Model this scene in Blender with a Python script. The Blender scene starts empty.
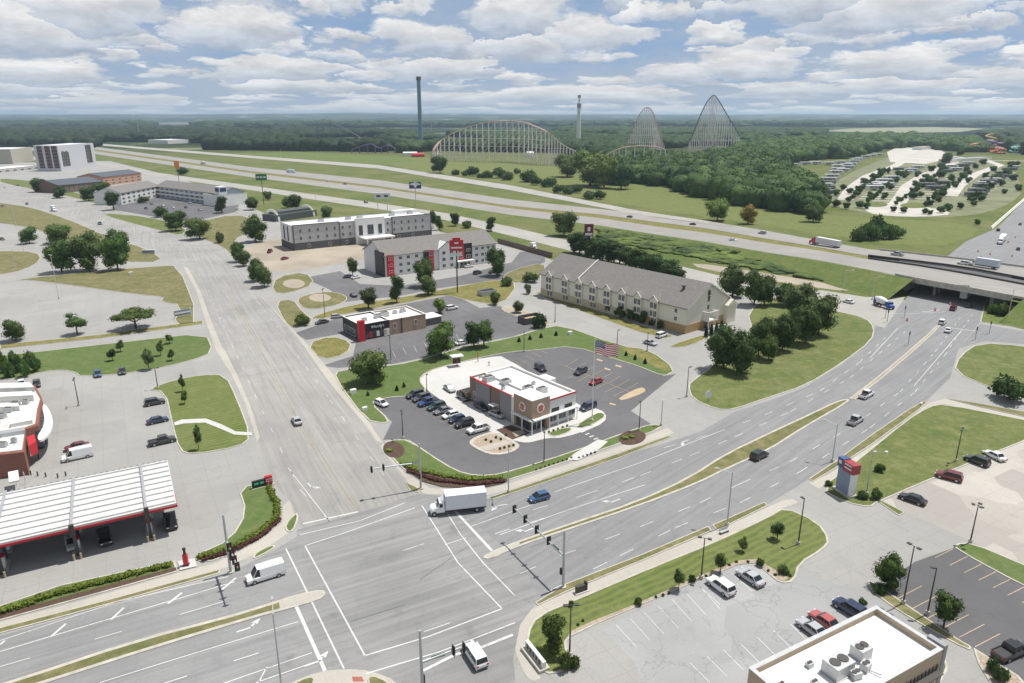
import bpy, bmesh, math, random
import numpy as np
from mathutils import Vector, Matrix, noise as mnoise
from mathutils.geometry import tessellate_polygon
random.seed(7); rng = np.random.default_rng(7)
S = bpy.context.scene; COL = S.collection
# ---------------------------------------------------------------- camera model (pixel of the photo -> metres on the ground)
F = 715.; CX = 512.; CY = 341.5; HOR = 116.; H = 70.
PT = math.atan((CY-HOR)/F); SP, CP = math.sin(PT), math.cos(PT)
def P(x, y, z=0.):
    u = (x-CX)/F; v = (y-CY)/F; t = (H-z)/(SP+v*CP)
    return Vector((u*t, (CP-v*SP)*t, z))
def PR(X, Y, z):
    zz = z-H; d = Y*CP-zz*SP
    return CX+F*X/d, CY-F*(zz*CP+Y*SP)/d
def ZH(x, y, yt):                      # height of a post standing at pixel (x,y) whose top shows at yt
    p = P(x, y); lo, hi = 0, 400
    for _ in range(40):
        m = (lo+hi)/2
        if PR(p.x, p.y, m)[1] > yt: lo = m
        else: hi = m
    return lo
# ---------------------------------------------------------------- materials
MATS = {}
def nmat(name):
    m = bpy.data.materials.new(name); m.use_nodes = True
    nt = m.node_tree; b = nt.nodes['Principled BSDF']
    MATS[name] = m
    return m, nt, b
def N(nt, t, **kw):
    n = nt.nodes.new(t)
    for k, v in kw.items():
        if hasattr(n, k): setattr(n, k, v)
        else: n.inputs[k.replace('_', ' ')].default_value = v
    return n
def mixc(nt, fac, a, b, typ='MIX'):
    m = nt.nodes.new('ShaderNodeMix'); m.data_type = 'RGBA'; m.blend_type = typ
    for sock, v in ((m.inputs[0], fac), (m.inputs[6], a), (m.inputs[7], b)):
        if isinstance(v, (int, float)): sock.default_value = v
        elif isinstance(v, (tuple, list)): sock.default_value = (*v, 1) if len(v) == 3 else v
        else: nt.links.new(v, sock)
    return m.outputs[2]
def ramp(nt, src, a, b, v0=0., v1=1.):
    r = nt.nodes.new('ShaderNodeMapRange'); r.inputs[1].default_value = a; r.inputs[2].default_value = b
    r.inputs[3].default_value = v0; r.inputs[4].default_value = v1; nt.links.new(src, r.inputs[0]); return r.outputs[0]
def wpos(nt, rot=0, scale=(1, 1, 1)):
    g = nt.nodes.new('ShaderNodeNewGeometry'); m = nt.nodes.new('ShaderNodeMapping')
    m.vector_type = 'TEXTURE'
    m.inputs['Rotation'].default_value = (0, 0, rot); m.inputs['Scale'].default_value = scale
    nt.links.new(g.outputs['Position'], m.inputs[0]); return m.outputs[0]
def noi(nt, vec, scale, detail=4, rough=.6):
    n = nt.nodes.new('ShaderNodeTexNoise'); n.inputs['Scale'].default_value = scale
    n.inputs['Detail'].default_value = detail; n.inputs['Roughness'].default_value = rough
    nt.links.new(vec, n.inputs['Vector']); return n.outputs[0]
def plain(name, c, rough=.7, metal=0., var=.12, emis=None, vscale=1.2):
    m, nt, b = nmat(name)
    b.inputs['Roughness'].default_value = rough; b.inputs['Metallic'].default_value = metal
    if var:
        n = noi(nt, wpos(nt), vscale, 5, .65)
        f = ramp(nt, n, .3, .7, 1-var, 1+var)
        mm = nt.nodes.new('ShaderNodeVectorMath'); mm.operation = 'SCALE'; mm.inputs[0].default_value = c
        nt.links.new(f, mm.inputs['Scale']); nt.links.new(mm.outputs[0], b.inputs['Base Color'])
    else: b.inputs['Base Color'].default_value = (*c, 1)
    if emis: b.inputs['Emission Color'].default_value = (*c, 1); b.inputs['Emission Strength'].default_value = emis
    return m
def paved(name, c, rot=0., streak=.0, joints=0., var=.14, patch=0., crack=.2, stain=.25):
    m, nt, b = nmat(name); b.inputs['Roughness'].default_value = .88
    w = wpos(nt)
    col = mixc(nt, ramp(nt, noi(nt, w, .035, 6, .62), .35, .65), tuple(x*(1-var) for x in c), tuple(x*(1+var) for x in c))
    col = mixc(nt, ramp(nt, noi(nt, w, 2.2, 4, .7), .3, .7, 0, .35), col, tuple(x*.72 for x in c))
    if patch:
        v = nt.nodes.new('ShaderNodeTexVoronoi'); v.distance = 'CHEBYCHEV'; v.inputs['Scale'].default_value = .085
        mp = wpos(nt, rot); nt.links.new(mp, v.inputs['Vector'])
        sp = nt.nodes.new('ShaderNodeSeparateColor'); nt.links.new(v.outputs['Color'], sp.inputs[0])
        col = mixc(nt, ramp(nt, sp.outputs[0], .25, .95, 0, patch), col, tuple(x*.66 for x in c))
    if streak:
        s = noi(nt, wpos(nt, rot, (22, 1.15, 1)), 1., 3, .55)
        col = mixc(nt, ramp(nt, s, .45, .72, 0, streak), col, tuple(x*.6 for x in c))
        s2 = noi(nt, wpos(nt, rot, (60, .8, 1)), 1., 3, .5)
        col = mixc(nt, ramp(nt, s2, .5, .7, 0, streak*.7), col, tuple(min(1, x*1.35) for x in c))
    if joints:
        for ang in (rot, rot+math.pi/2):
            wv = nt.nodes.new('ShaderNodeTexWave'); wv.inputs['Scale'].default_value = 1./joints*math.pi/3.14*.314
            wv.inputs['Distortion'].default_value = .0
            nt.links.new(wpos(nt, ang), wv.inputs['Vector'])
            col = mixc(nt, ramp(nt, wv.outputs['Fac'], .0, .012, .17, 0), col, tuple(x*.55 for x in c))
    if crack:
        v = nt.nodes.new('ShaderNodeTexVoronoi'); v.feature = 'DISTANCE_TO_EDGE'; v.inputs['Scale'].default_value = .11
        nn = nt.nodes.new('ShaderNodeTexNoise'); nn.inputs['Scale'].default_value = .35; nn.inputs['Detail'].default_value = 5
        nt.links.new(w, nn.inputs['Vector'])
        ad = nt.nodes.new('ShaderNodeVectorMath'); ad.operation = 'MULTIPLY_ADD'; ad.inputs[1].default_value = (7, 7, 7)
        nt.links.new(nn.outputs['Color'], ad.inputs[0]); nt.links.new(w, ad.inputs[2]); nt.links.new(ad.outputs[0], v.inputs['Vector'])
        col = mixc(nt, ramp(nt, v.outputs['Distance'], 0., .018, crack, 0), col, tuple(x*.5 for x in c))
    if stain:
        s = noi(nt, w, .22, 3, .5)
        col = mixc(nt, ramp(nt, s, .62, .75, 0, stain), col, tuple(x*.55 for x in c))
    nt.links.new(col, b.inputs['Base Color'])
    return m
def grassmat(name, g=(.095, .115, .035), dry=(.21, .185, .085), dryamt=.5, stripe=None):
    m, nt, b = nmat(name); b.inputs['Roughness'].default_value = .95; b.inputs['Specular IOR Level'].default_value = .15
    w = wpos(nt)
    col = mixc(nt, ramp(nt, noi(nt, w, .07, 8, .72), .36, .64, 0, dryamt), g, dry)
    col = mixc(nt, ramp(nt, noi(nt, w, .25, 6, .75), .46, .62, 0, dryamt), col, tuple(x*1.15 for x in dry))
    col = mixc(nt, ramp(nt, noi(nt, w, .55, 5, .7), .35, .7, 0, .55), col, tuple(x*.62 for x in g))
    col = mixc(nt, ramp(nt, noi(nt, w, 4.5, 3, .7), .35, .68, 0, .45), col, tuple(x*.55 for x in g))
    if stripe is not None:
        wv = nt.nodes.new('ShaderNodeTexWave'); wv.inputs['Scale'].default_value = .23; wv.inputs['Distortion'].default_value = 5.
        wv.inputs['Detail'].default_value = 3; wv.inputs['Detail Scale'].default_value = .6
        nt.links.new(wpos(nt, stripe), wv.inputs['Vector'])
        col = mixc(nt, ramp(nt, wv.outputs['Fac'], .3, .8, 0, .5), col, (g[0]*1.6, g[1]*1.35, g[2]*1.2))
    nt.links.new(col, b.inputs['Base Color']); return m
def objcol(name, rough=.35, metal=.0, coat=.0, flake=.0):
    m, nt, b = nmat(name); o = nt.nodes.new('ShaderNodeObjectInfo')
    col = o.outputs['Color']
    if flake: col = mixc(nt, ramp(nt, noi(nt, wpos(nt), 1.6, 5, .7), .3, .75, 0, flake), col, (.18, .17, .15))
    nt.links.new(col, b.inputs['Base Color'])
    b.inputs['Roughness'].default_value = rough; b.inputs['Metallic'].default_value = metal
    b.inputs['Coat Weight'].default_value = coat; b.inputs['Coat Roughness'].default_value = .08
    return m
def leafmat(name, c, c2, scale=.55):
    m, nt, b = nmat(name); out = nt.nodes['Material Output']
    o = nt.nodes.new('ShaderNodeObjectInfo')
    w = wpos(nt)
    col = mixc(nt, ramp(nt, noi(nt, w, scale, 3, .6), .35, .68), c, c2)
    col = mixc(nt, ramp(nt, noi(nt, w, scale*5, 2, .6), .35, .7, 0, .5), col, tuple(x*.5 for x in c))
    mu = nt.nodes.new('ShaderNodeVectorMath'); mu.operation = 'MULTIPLY'
    nt.links.new(col, mu.inputs[0]); nt.links.new(o.outputs['Color'], mu.inputs[1])
    nt.links.new(mu.outputs[0], b.inputs['Base Color']); b.inputs['Roughness'].default_value = .75
    b.inputs['Specular IOR Level'].default_value = .25
    tr = nt.nodes.new('ShaderNodeBsdfTranslucent'); nt.links.new(mu.outputs[0], tr.inputs[0])
    ms = nt.nodes.new('ShaderNodeMixShader'); ms.inputs[0].default_value = .22
    nt.links.new(b.outputs[0], ms.inputs[1]); nt.links.new(tr.outputs[0], ms.inputs[2]); nt.links.new(ms.outputs[0], out.inputs[0])
    return m
def ang(a, b):
    p, q = P(*a), P(*b); return math.atan2(q.y-p.y, q.x-p.x)
A1 = ang((0, 600), (512, 470)); A2 = ang((400, 480), (256, 292)); A1b = ang((700, 470), (930, 330)); AC = ang((0, 547), (177, 506))
ground_m, nt, b = nmat('ground'); b.inputs['Roughness'].default_value = 1; b.inputs['Specular IOR Level'].default_value = .05
w = wpos(nt)
near = mixc(nt, ramp(nt, noi(nt, w, .02, 8, .72), .36, .66), (.10, .14, .042), (.215, .20, .095))
near = mixc(nt, ramp(nt, noi(nt, w, .5, 5, .7), .35, .7, 0, .5), near, (.05, .08, .02))
far = mixc(nt, ramp(nt, noi(nt, w, .0011, 9, .72), .48, .64), (.014, .030, .016), (.075, .11, .045))
far = mixc(nt, ramp(nt, noi(nt, w, .0022, 6, .7), .56, .66, 0, .85), far, (.30, .29, .19))
sx = nt.nodes.new('ShaderNodeSeparateXYZ'); g_ = nt.nodes.new('ShaderNodeNewGeometry'); nt.links.new(g_.outputs['Position'], sx.inputs[0])
nt.links.new(mixc(nt, ramp(nt, sx.outputs[1], 1300, 1900), near, far), b.inputs['Base Color'])
PAVE = paved('light_concrete', (.335, .326, .306), AC, joints=4.6, patch=.25, var=.08)
PAVE2 = paved('bleached_concrete', (.44, .41, .365), ang((878, 501), (1024, 440)), joints=6., patch=.75, var=.1)
PAVE3 = paved('grey_lot', (.34, .34, .335), ang((620, 610), (768, 560)), patch=.35, crack=.5)
ROAD1 = paved('arterial_asphalt', (.250, .248, .245), A1, streak=.5, crack=.2, var=.16)
ROAD1B = paved('curving_asphalt', (.232, .232, .233), A1b, streak=.45, crack=.3, var=.1)
ROAD2 = paved('old_pale_road', (.325, .314, .294), A2, streak=.5, crack=.25, var=.14, patch=.3)
JUNC = paved('junction_asphalt', (.252, .249, .244), A1, streak=.5, crack=.2, stain=.6, var=.2)
ASPH = paved('dark_asphalt', (.125, .122, .125), AC, crack=.3, var=.18)
ASPH2 = paved('worn_asphalt', (.145, .142, .145), A2, crack=.6, var=.2, streak=.3)
HWY = paved('highway_concrete', (.30, .285, .262), ang((250, 173), (768, 247)), streak=.5, var=.1, crack=.1)
FRONT = paved('frontage_concrete', (.36, .345, .31), 0, var=.1, crack=.2)
DRIVE = paved('white_concrete', (.54, .53, .50), AC, joints=3.5, var=.06, crack=.1, stain=.2)
WALK = paved('sidewalk_concrete', (.44, .41, .355), A1, joints=1.8, var=.1, crack=.1)
TAN = paved('tan_soil', (.36, .31, .24), 0, var=.2, crack=0, stain=.3)
KERB = plain('kerb_concrete', (.45, .42, .36), .9, var=.2, vscale=.6)
PAINT = paved('road_paint', (.60, .60, .58), 0, var=.15, crack=.7, stain=.6)
PAINTY = paved('tan_paint', (.50, .38, .24), 0, var=.15, crack=.5, stain=.5)
MULCH = plain('mulch', (.085, .052, .035), 1, var=.4, vscale=2.5)
ROCK = plain('rock_mulch', (.36, .29, .22), 1, var=.35, vscale=2.5)
GR = grassmat('lawn_grass', (.112, .155, .044), (.25, .235, .105), .6); GRG = grassmat('watered_grass', (.105, .165, .045), (.19, .20, .09), .45)
GRS = grassmat('striped_grass', (.112, .155, .045), (.22, .21, .10), .5, A2+.1)
GRD = grassmat('dry_grass', (.13, .14, .042), (.30, .25, .11), .85, A1)
GRV = grassmat('verge_grass', (.135, .15, .055), (.29, .24, .13), .75)
GRSLOPE = grassmat('rough_grass', (.115, .175, .04), (.21, .21, .09), .6)
CARP = objcol('car_paint', .3, .0, .8); GLASS = plain('dark_glass', (.02, .025, .03), .08, var=0)
TYRE = plain('tyre_rubber', (.02, .02, .02), .85, var=0); RIM = plain('rim_metal', (.45, .45, .46), .35, .8, var=0)
HEADL = plain('headlight_lens', (.7, .7, .68), .15, var=0); TAILL = plain('taillight_lens', (.35, .01, .01), .25, var=0)
TRIM = plain('black_trim', (.03, .03, .032), .6, var=0)
WHITE = plain('white_paint', (.72, .72, .70), .55, var=.06, vscale=.5); ROOFW = plain('white_membrane', (.74, .74, .72), .7, var=.12, vscale=.35)
GALV = plain('galvanised_steel', (.48, .49, .49), .5, .5, var=.1); DKMET = plain('dark_bronze_metal', (.06, .055, .05), .55, var=.1)
BARK = plain('bark', (.10, .07, .05), .95, var=.3, vscale=3)
BODY = objcol('painted_wall', .8, flake=.12)
BROOF = plain('grey_shingle', (.19, .178, .165), .9, var=.14, vscale=.9)
RED = plain('red_panel', (.50, .018, .03), .5, var=.08); NAVY = plain('navy_panel', (.03, .05, .14), .5, var=.1); BLUE = plain('blue_panel', (.03, .10, .36), .5, var=.08)
GREEN = plain('green_sign', (.01, .16, .07), .5, var=.05); BLACK = plain('black_panel', (.02, .02, .022), .5, var=.1)
WIN = plain('window_glass', (.06, .07, .08), .12, var=.75, vscale=.9); CREAM = plain('cream_siding', (.72, .68, .57), .8, var=.05)
STONE = plain('tan_stone', (.42, .28, .13), .9, var=.3, vscale=2.2); TRIMW = plain('white_trim', (.74, .72, .66), .7, var=.04)
def brickmat(name, c, c2):
    m, nt, b = nmat(name); br = nt.nodes.new('ShaderNodeTexBrick'); br.inputs['Scale'].default_value = 2.
    br.inputs['Color1'].default_value = (*c, 1); br.inputs['Color2'].default_value = (*c2, 1); br.inputs['Mortar'].default_value = (.3, .26, .22, 1)
    tc = nt.nodes.new('ShaderNodeTexCoord'); mp = nt.nodes.new('ShaderNodeMapping'); mp.inputs['Rotation'].default_value = (math.pi/2, 0, 0)
    sp = nt.nodes.new('ShaderNodeSeparateXYZ'); cb = nt.nodes.new('ShaderNodeCombineXYZ'); ad = nt.nodes.new('ShaderNodeMath')
    nt.links.new(tc.outputs['Object'], sp.inputs[0]); nt.links.new(sp.outputs[0], ad.inputs[0]); nt.links.new(sp.outputs[1], ad.inputs[1])
    nt.links.new(ad.outputs[0], cb.inputs[0]); nt.links.new(sp.outputs[2], cb.inputs[1]); nt.links.new(cb.outputs[0], br.inputs['Vector'])
    col = mixc(nt, ramp(nt, noi(nt, wpos(nt), .8, 4, .6), .3, .7, 0, .3), br.outputs[0], tuple(x*.6 for x in c))
    nt.links.new(col, b.inputs['Base Color']); b.inputs['Roughness'].default_value = .9; return m
BRICK = brickmat('brown_brick', (.20, .125, .085), (.26, .16, .11)); BRICKT = brickmat('tan_brick', (.38, .26, .18), (.44, .31, .22)); BRICKR = brickmat('red_brick', (.22, .07, .045), (.28, .09, .06))
def panelmat(name, c, per=.35, k=.7, axis='Z'):   # ribbed metal or lap siding
    m, nt, b = nmat(name); tc = nt.nodes.new('ShaderNodeTexCoord'); sp = nt.nodes.new('ShaderNodeSeparateXYZ'); nt.links.new(tc.outputs['Object'], sp.inputs[0])
    mo = nt.nodes.new('ShaderNodeMath'); mo.operation = 'PINGPONG'; mo.inputs[1].default_value = per/2; nt.links.new(sp.outputs[axis], mo.inputs[0])
    col = mixc(nt, ramp(nt, mo.outputs[0], 0, per*.18, 1, 0), c, tuple(x*k for x in c))
    col = mixc(nt, ramp(nt, noi(nt, wpos(nt), .5, 5, .6), .3, .75, 0, .25), col, tuple(x*.75 for x in c))
    nt.links.new(col, b.inputs['Base Color']); b.inputs['Roughness'].default_value = .65; return m
SIDEG = panelmat('grey_metal_siding', (.24, .24, .245), .3); SIDEC = panelmat('cream_lap_siding', (.76, .72, .60), .4, .86); SIDEW = panelmat('white_lap_siding', (.72, .71, .69), .4, .85)
LEAF = leafmat('green_leaves', (.05, .095, .024), (.125, .185, .05)); LEAFY = leafmat('yellow_green_leaves', (.12, .17, .02), (.22, .27, .04), 1.2)
LEAFD = leafmat('dark_leaves', (.020, .042, .014), (.045, .078, .024)); LEAFF = leafmat('forest_leaves', (.018, .042, .014), (.085, .14, .035), .05)
CONIF = leafmat('conifer_needles', (.018, .045, .02), (.04, .075, .03), .8)
# ---------------------------------------------------------------- mesh builder
class MB:
    def __init__(s): s.v = []; s.f = []; s.m = []; s.sm = []
    def add(s, vs, fs, m=0, smooth=False):
        o = len(s.v); s.v += [tuple(v) for v in vs]
        for f in fs: s.f.append(tuple(i+o for i in f)); s.m.append(m); s.sm.append(smooth)
    def box(s, x0, x1, y0, y1, z0, z1, m=0, top=None):
        v = [(x0, y0, z0), (x1, y0, z0), (x1, y1, z0), (x0, y1, z0), (x0, y0, z1), (x1, y0, z1), (x1, y1, z1), (x0, y1, z1)]
        s.add(v, [(0, 3, 2, 1), (0, 1, 5, 4), (1, 2, 6, 5), (2, 3, 7, 6), (3, 0, 4, 7)], m)
        s.add(v, [(4, 5, 6, 7)], m if top is None else top); return s
    def rbox(s, c, sz, rz=0, m=0):
        a, b, d = sz[0]/2, sz[1]/2, sz[2]/2; cs, sn = math.cos(rz), math.sin(rz)
        v = [(c[0]+x*cs-y*sn, c[1]+x*sn+y*cs, c[2]+z) for z in (-d, d) for x, y in ((-a, -b), (a, -b), (a, b), (-a, b))]
        s.add(v, [(0, 3, 2, 1), (4, 5, 6, 7), (0, 1, 5, 4), (1, 2, 6, 5), (2, 3, 7, 6), (3, 0, 4, 7)], m); return s
    def tube(s, p0, p1, r0, r1=None, n=8, m=0, cap=True):
        r1 = r0 if r1 is None else r1; p0 = Vector(p0); p1 = Vector(p1); d = (p1-p0).normalized()
        a = d.orthogonal().normalized(); b = d.cross(a)
        vs = [p+(a*math.cos(t)+b*math.sin(t))*r for p, r in ((p0, r0), (p1, r1)) for t in [2*math.pi*i/n for i in range(n)]]
        s.add(vs, [(i, (i+1) % n, n+(i+1) % n, n+i) for i in range(n)], m, True)
        if cap: s.add(vs, [tuple(range(n, 2*n)), tuple(range(n-1, -1, -1))], m)
        return s
    def prism(s, pts, z0, z1, m=0, mt=None):
        n = len(pts); z0s = [z0]*n if not hasattr(z0, '__len__') else z0; z1s = [z1]*n if not hasattr(z1, '__len__') else z1
        area = sum(pts[i][0]*pts[(i+1) % n][1]-pts[(i+1) % n][0]*pts[i][1] for i in range(n))
        idx = list(range(n)) if area > 0 else list(range(n-1, -1, -1))
        pts = [pts[i] for i in idx]; z0s = [z0s[i] for i in idx]; z1s = [z1s[i] for i in idx]
        vs = [(p[0], p[1], z) for p, z in zip(pts, z0s)]+[(p[0], p[1], z) for p, z in zip(pts, z1s)]
        s.add(vs, [(i, (i+1) % n, n+(i+1) % n, n+i) for i in range(n)], m)
        tri = tessellate_polygon([[Vector((p[0], p[1], 0)) for p in pts]]); mt = m if mt is None else mt
        fs = []
        for t in tri:
            a, b, c = t; cr = (pts[b][0]-pts[a][0])*(pts[c][1]-pts[a][1])-(pts[b][1]-pts[a][1])*(pts[c][0]-pts[a][0])
            fs.append((a+n, b+n, c+n) if cr > 0 else (a+n, c+n, b+n))
        s.add(vs, fs, mt); return s
    def sphere(s, c, r, seg=8, rings=6, m=0, sq=(1, 1, 1)):
        vs = []; fs = []
        for i in range(rings+1):
            t = math.pi*i/rings
            for j in range(seg):
                a = 2*math.pi*j/seg; vs.append((c[0]+r*sq[0]*math.sin(t)*math.cos(a), c[1]+r*sq[1]*math.sin(t)*math.sin(a), c[2]+r*sq[2]*math.cos(t)))
        for i in range(rings):
            for j in range(seg): fs.append((i*seg+j, (i+1)*seg+j, (i+1)*seg+(j+1) % seg, i*seg+(j+1) % seg))
        s.add(vs, fs, m, True); return s
    def build(s, name, mats, parent=None):
        me = bpy.data.meshes.new(name); me.from_pydata(s.v, [], s.f)
        for m in (mats if isinstance(mats, (list, tuple)) else [mats]): me.materials.append(m)
        me.polygons.foreach_set('material_index', s.m); me.polygons.foreach_set('use_smooth', s.sm); me.update()
        o = bpy.data.objects.new(name, me); COL.objects.link(o)
        if parent is not None: o.parent = parent
        return o
def tag(o, label=None, cat=None, group=None, kind=None):
    if label: o['label'] = label
    if cat: o['category'] = cat
    if group: o['group'] = group
    if kind: o['kind'] = kind
    return o
def empty(name, loc=(0, 0, 0), rz=0, label=None, cat=None, group=None):
    o = bpy.data.objects.new(name, None); COL.objects.link(o); o.location = loc; o.rotation_euler = (0, 0, rz); o.empty_display_size = .5
    return tag(o, label, cat, group)
def dup(root, loc, rz=0, sc=None, label=None, group=None, color=None):
    def cp(o, par):
        c = o.copy(); COL.objects.link(c)
        if par is not None: c.parent = par
        if color is not None and c.type == 'MESH': c.color = color
        for ch in o.children: cp(ch, c)
        return c
    r = cp(root, None); r.location = loc; r.rotation_euler = (0, 0, rz)
    if sc is not None: r.scale = sc if hasattr(sc, '__len__') else (sc, sc, sc)
    if label: r['label'] = label
    if group: r['group'] = group
    return r
def text_obj(name, s, size, mat, parent, loc, rot, depth=.04):
    cu = bpy.data.curves.new(name, 'FONT'); cu.body = s; cu.size = size; cu.extrude = depth; cu.align_x = 'CENTER'; cu.align_y = 'CENTER'; cu.resolution_u = 2
    t = bpy.data.objects.new('tmp', cu); COL.objects.link(t); bpy.context.view_layer.update()
    me = bpy.data.meshes.new_from_object(t.evaluated_get(bpy.context.evaluated_depsgraph_get())); bpy.data.objects.remove(t); bpy.data.curves.remove(cu)
    me.materials.clear(); me.materials.append(mat)
    o = bpy.data.objects.new(name, me); COL.objects.link(o); o.parent = parent; o.location = loc; o.rotation_euler = rot; return o
# ---------------------------------------------------------------- ground surfaces
def smooth(pts, it=2):
    for _ in range(it):
        q = []
        for i in range(len(pts)):
            a, b = pts[i], pts[(i+1) % len(pts)]; q += [(a[0]*.75+b[0]*.25, a[1]*.75+b[1]*.25), (a[0]*.25+b[0]*.75, a[1]*.25+b[1]*.75)]
        pts = q
    return pts
def sheet(name, px, z, mat, sm=0, world=False, z3=None):
    pts = px if world else [P(x, y)[:2] for x, y in px]
    if sm: pts = smooth(pts, sm)
    mb = MB(); n = len(pts)
    tri = tessellate_polygon([[Vector((p[0], p[1], 0)) for p in pts]]); fs = []
    for a, b, c in tri:
        cr = (pts[b][0]-pts[a][0])*(pts[c][1]-pts[a][1])-(pts[b][1]-pts[a][1])*(pts[c][0]-pts[a][0])
        fs.append((a, b, c) if cr > 0 else (a, c, b))
    mb.add([(p[0], p[1], z) for p in pts], fs)
    return tag(mb.build(name, mat), kind='structure')
def inset(pts, d):
    n = len(pts); area = sum(pts[i][0]*pts[(i+1) % n][1]-pts[(i+1) % n][0]*pts[i][1] for i in range(n)); sg = 1 if area > 0 else -1
    out = []
    for i in range(n):
        a = Vector(pts[i-1][:2]); b = Vector(pts[i][:2]); c = Vector(pts[(i+1) % n][:2])
        e1 = (b-a); e2 = (c-b)
        if e1.length < 1e-6 or e2.length < 1e-6: out.append(tuple(b)); continue
        e1.normalize(); e2.normalize(); n1 = Vector((-e1.y, e1.x))*sg; n2 = Vector((-e2.y, e2.x))*sg
        m = n1+n2
        if m.length < .3: out.append(tuple(b+n1*d)); continue
        m.normalize(); k = d/max(.5, m.dot(n1)); out.append(tuple(b+m*k))
    return out
def island(px, mat=GR, sm=2, k=.3, h=.14, name='lawn', z0=0., kmat=None):
    pts = [P(x, y)[:2] for x, y in px]
    if sm: pts = smooth(pts, sm)
    q = []                                   # drop near-duplicate points
    for p in pts:
        if not q or (p[0]-q[-1][0])**2+(p[1]-q[-1][1])**2 > .04: q.append(p)
    pts = q; inn = inset(pts, k); n = len(pts); mb = MB()
    vs = [(p[0], p[1], z0) for p in pts]+[(p[0], p[1], z0+h) for p in pts]+[(p[0], p[1], z0+h) for p in inn]
    area = sum(pts[i][0]*pts[(i+1) % n][1]-pts[(i+1) % n][0]*pts[i][1] for i in range(n))
    fs = []
    for i in range(n):
        j = (i+1) % n
        for f in ((i, j, n+j, n+i), (n+i, n+j, 2*n+j, 2*n+i)): fs.append(f if area > 0 else f[::-1])
    mb.add(vs, fs)
    tag(mb.build('kerb', kmat or KERB), kind='structure')
    return sheet(name, inn, z0+h+.004, mat, 0, True)
def strip(name, e1, e2, zf, mat, sub=1):
    mb = MB(); vs = []
    for a, b in zip(e1, e2):
        za = zf(a[0]); vs += [P(a[0], a[1], za), P(b[0], b[1], zf(b[0]))]
    mb.add(vs, [(2*i, 2*i+1, 2*i+3, 2*i+2) for i in range(len(e1)-1)]); return tag(mb.build(name, mat), kind='structure')
# the base sheet
gm = MB(); gs = 30000
gm.add([(-gs, -3000, 0), (gs, -3000, 0), (gs, gs, 0), (-gs, gs, 0)], [(0, 1, 2, 3)]); tag(gm.build('ground', ground_m), kind='structure')
sheet('pavement', [(-600, 1000), (-600, 230), (-250, 182), (0, 163), (110, 161), (180, 178), (225, 196), (262, 212), (280, 222), (432, 222), (440, 232), (497, 242), (552, 260), (575, 256), (684, 279), (720, 287), (760, 301), (835, 313), (880, 300), (985, 300), (1150, 330), (1500, 700), (1500, 1000)], .02, PAVE)
R1N = [(-300, 720), (0, 636), (220, 577), (262, 556), (290, 540)]
sheet('road', [(-400, 745), (-300, 722), (0, 636), (220, 577), (262, 557), (297, 537), (300, 612), (292, 683), (330, 790), (-100, 860), (-400, 960)], .040, ROAD1)
sheet('road', [(184, 267), (175, 257), (120, 236), (70, 215), (30, 205), (0, 199), (-120, 185), (-120, 170), (0, 184), (60, 195), (110, 208), (150, 224), (195, 238), (228, 255), (245, 278), (256, 292), (271, 307), (301, 342), (331, 385), (365, 424), (380, 446), (418, 495), (355, 515), (300, 530), (293, 505), (271, 480), (258, 440), (247, 400), (236, 377), (222, 347), (212, 322), (198, 292)], .036, ROAD2)
sheet('road', [(297, 530), (355, 514), (418, 494), (470, 520), (520, 560), (540, 598), (520, 625), (513, 660), (520, 720), (460, 790), (330, 790), (280, 683), (300, 612)], .044, JUNC)
sheet('road', [(418, 494), (490, 500), (520, 490), (600, 463), (672, 441), (700, 432), (735, 412), (768, 401), (806, 387), (843, 364), (868, 340), (878, 322), (905, 300), (925, 275), (965, 242), (997, 228), (1024, 201), (1060, 175), (1160, 170), (1100, 200), (1060, 240), (1010, 283), (988, 302), (980, 322), (958, 350), (950, 378), (926, 402), (909, 412), (855, 453), (809, 479), (768, 504), (700, 535), (620, 566), (560, 590), (533, 603), (470, 560)], .040, ROAD1B)
sheet('road', [(960, 348), (980, 324), (1024, 331), (1160, 350), (1160, 366), (1024, 344), (985, 341)], .048, ROAD1B)
sheet('road', [(930, 398), (955, 372), (975, 384), (1040, 401), (1160, 440), (1160, 460), (1024, 416), (975, 404), (945, 397)], .028, PAVE)
sheet('parking_lot', [(584, 640), (568, 655), (560, 683), (540, 760), (760, 760), (860, 700), (880, 640), (880, 600), (810, 575), (755, 556), (700, 578), (660, 600)], .024, PAVE3)
sheet('parking_lot', [(584, 640), (568, 657), (560, 683), (560, 760), (668, 760), (636, 664), (604, 630)], .028, PAVE)
sheet('parking_lot', [(878, 503), (1024, 441), (1160, 384), (1300, 500), (1300, 680), (1100, 600), (968, 540), (905, 512)], .026, PAVE2)
sheet('parking_lot', [(956, 547), (1100, 627), (1160, 700), (1160, 780), (1040, 700), (968, 645), (884, 592), (890, 578), (915, 562)], .030, ASPH)
sheet('parking_lot', [(383, 399), (371, 403), (392, 422), (383, 440), (400, 439), (410, 440), (446, 465), (467, 475), (489, 476), (515, 470), (561, 456), (632, 431), (651, 424), (640, 417), (631, 411), (655, 391), (676, 374), (664, 376), (640, 366), (617, 359), (572, 345), (542, 349), (512, 350), (489, 355), (430, 380)], .032, ASPH, 0)
sheet('driveway', [(632, 431), (651, 424), (640, 417), (631, 411), (655, 391), (680, 371), (700, 362), (716, 352), (735, 345), (715, 365), (692, 384), (688, 394), (717, 410), (738, 411), (700, 432), (672, 441)], .033, PAVE)
sheet('driveway', [(505, 356), (489, 357), (449, 365), (427, 372), (419, 381), (428, 391), (441, 400), (461, 417), (495, 434), (515, 441), (527, 443), (536, 441), (548, 438), (563, 438), (597, 427), (608, 418), (601, 409), (575, 405)], .036, DRIVE, 1)
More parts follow.
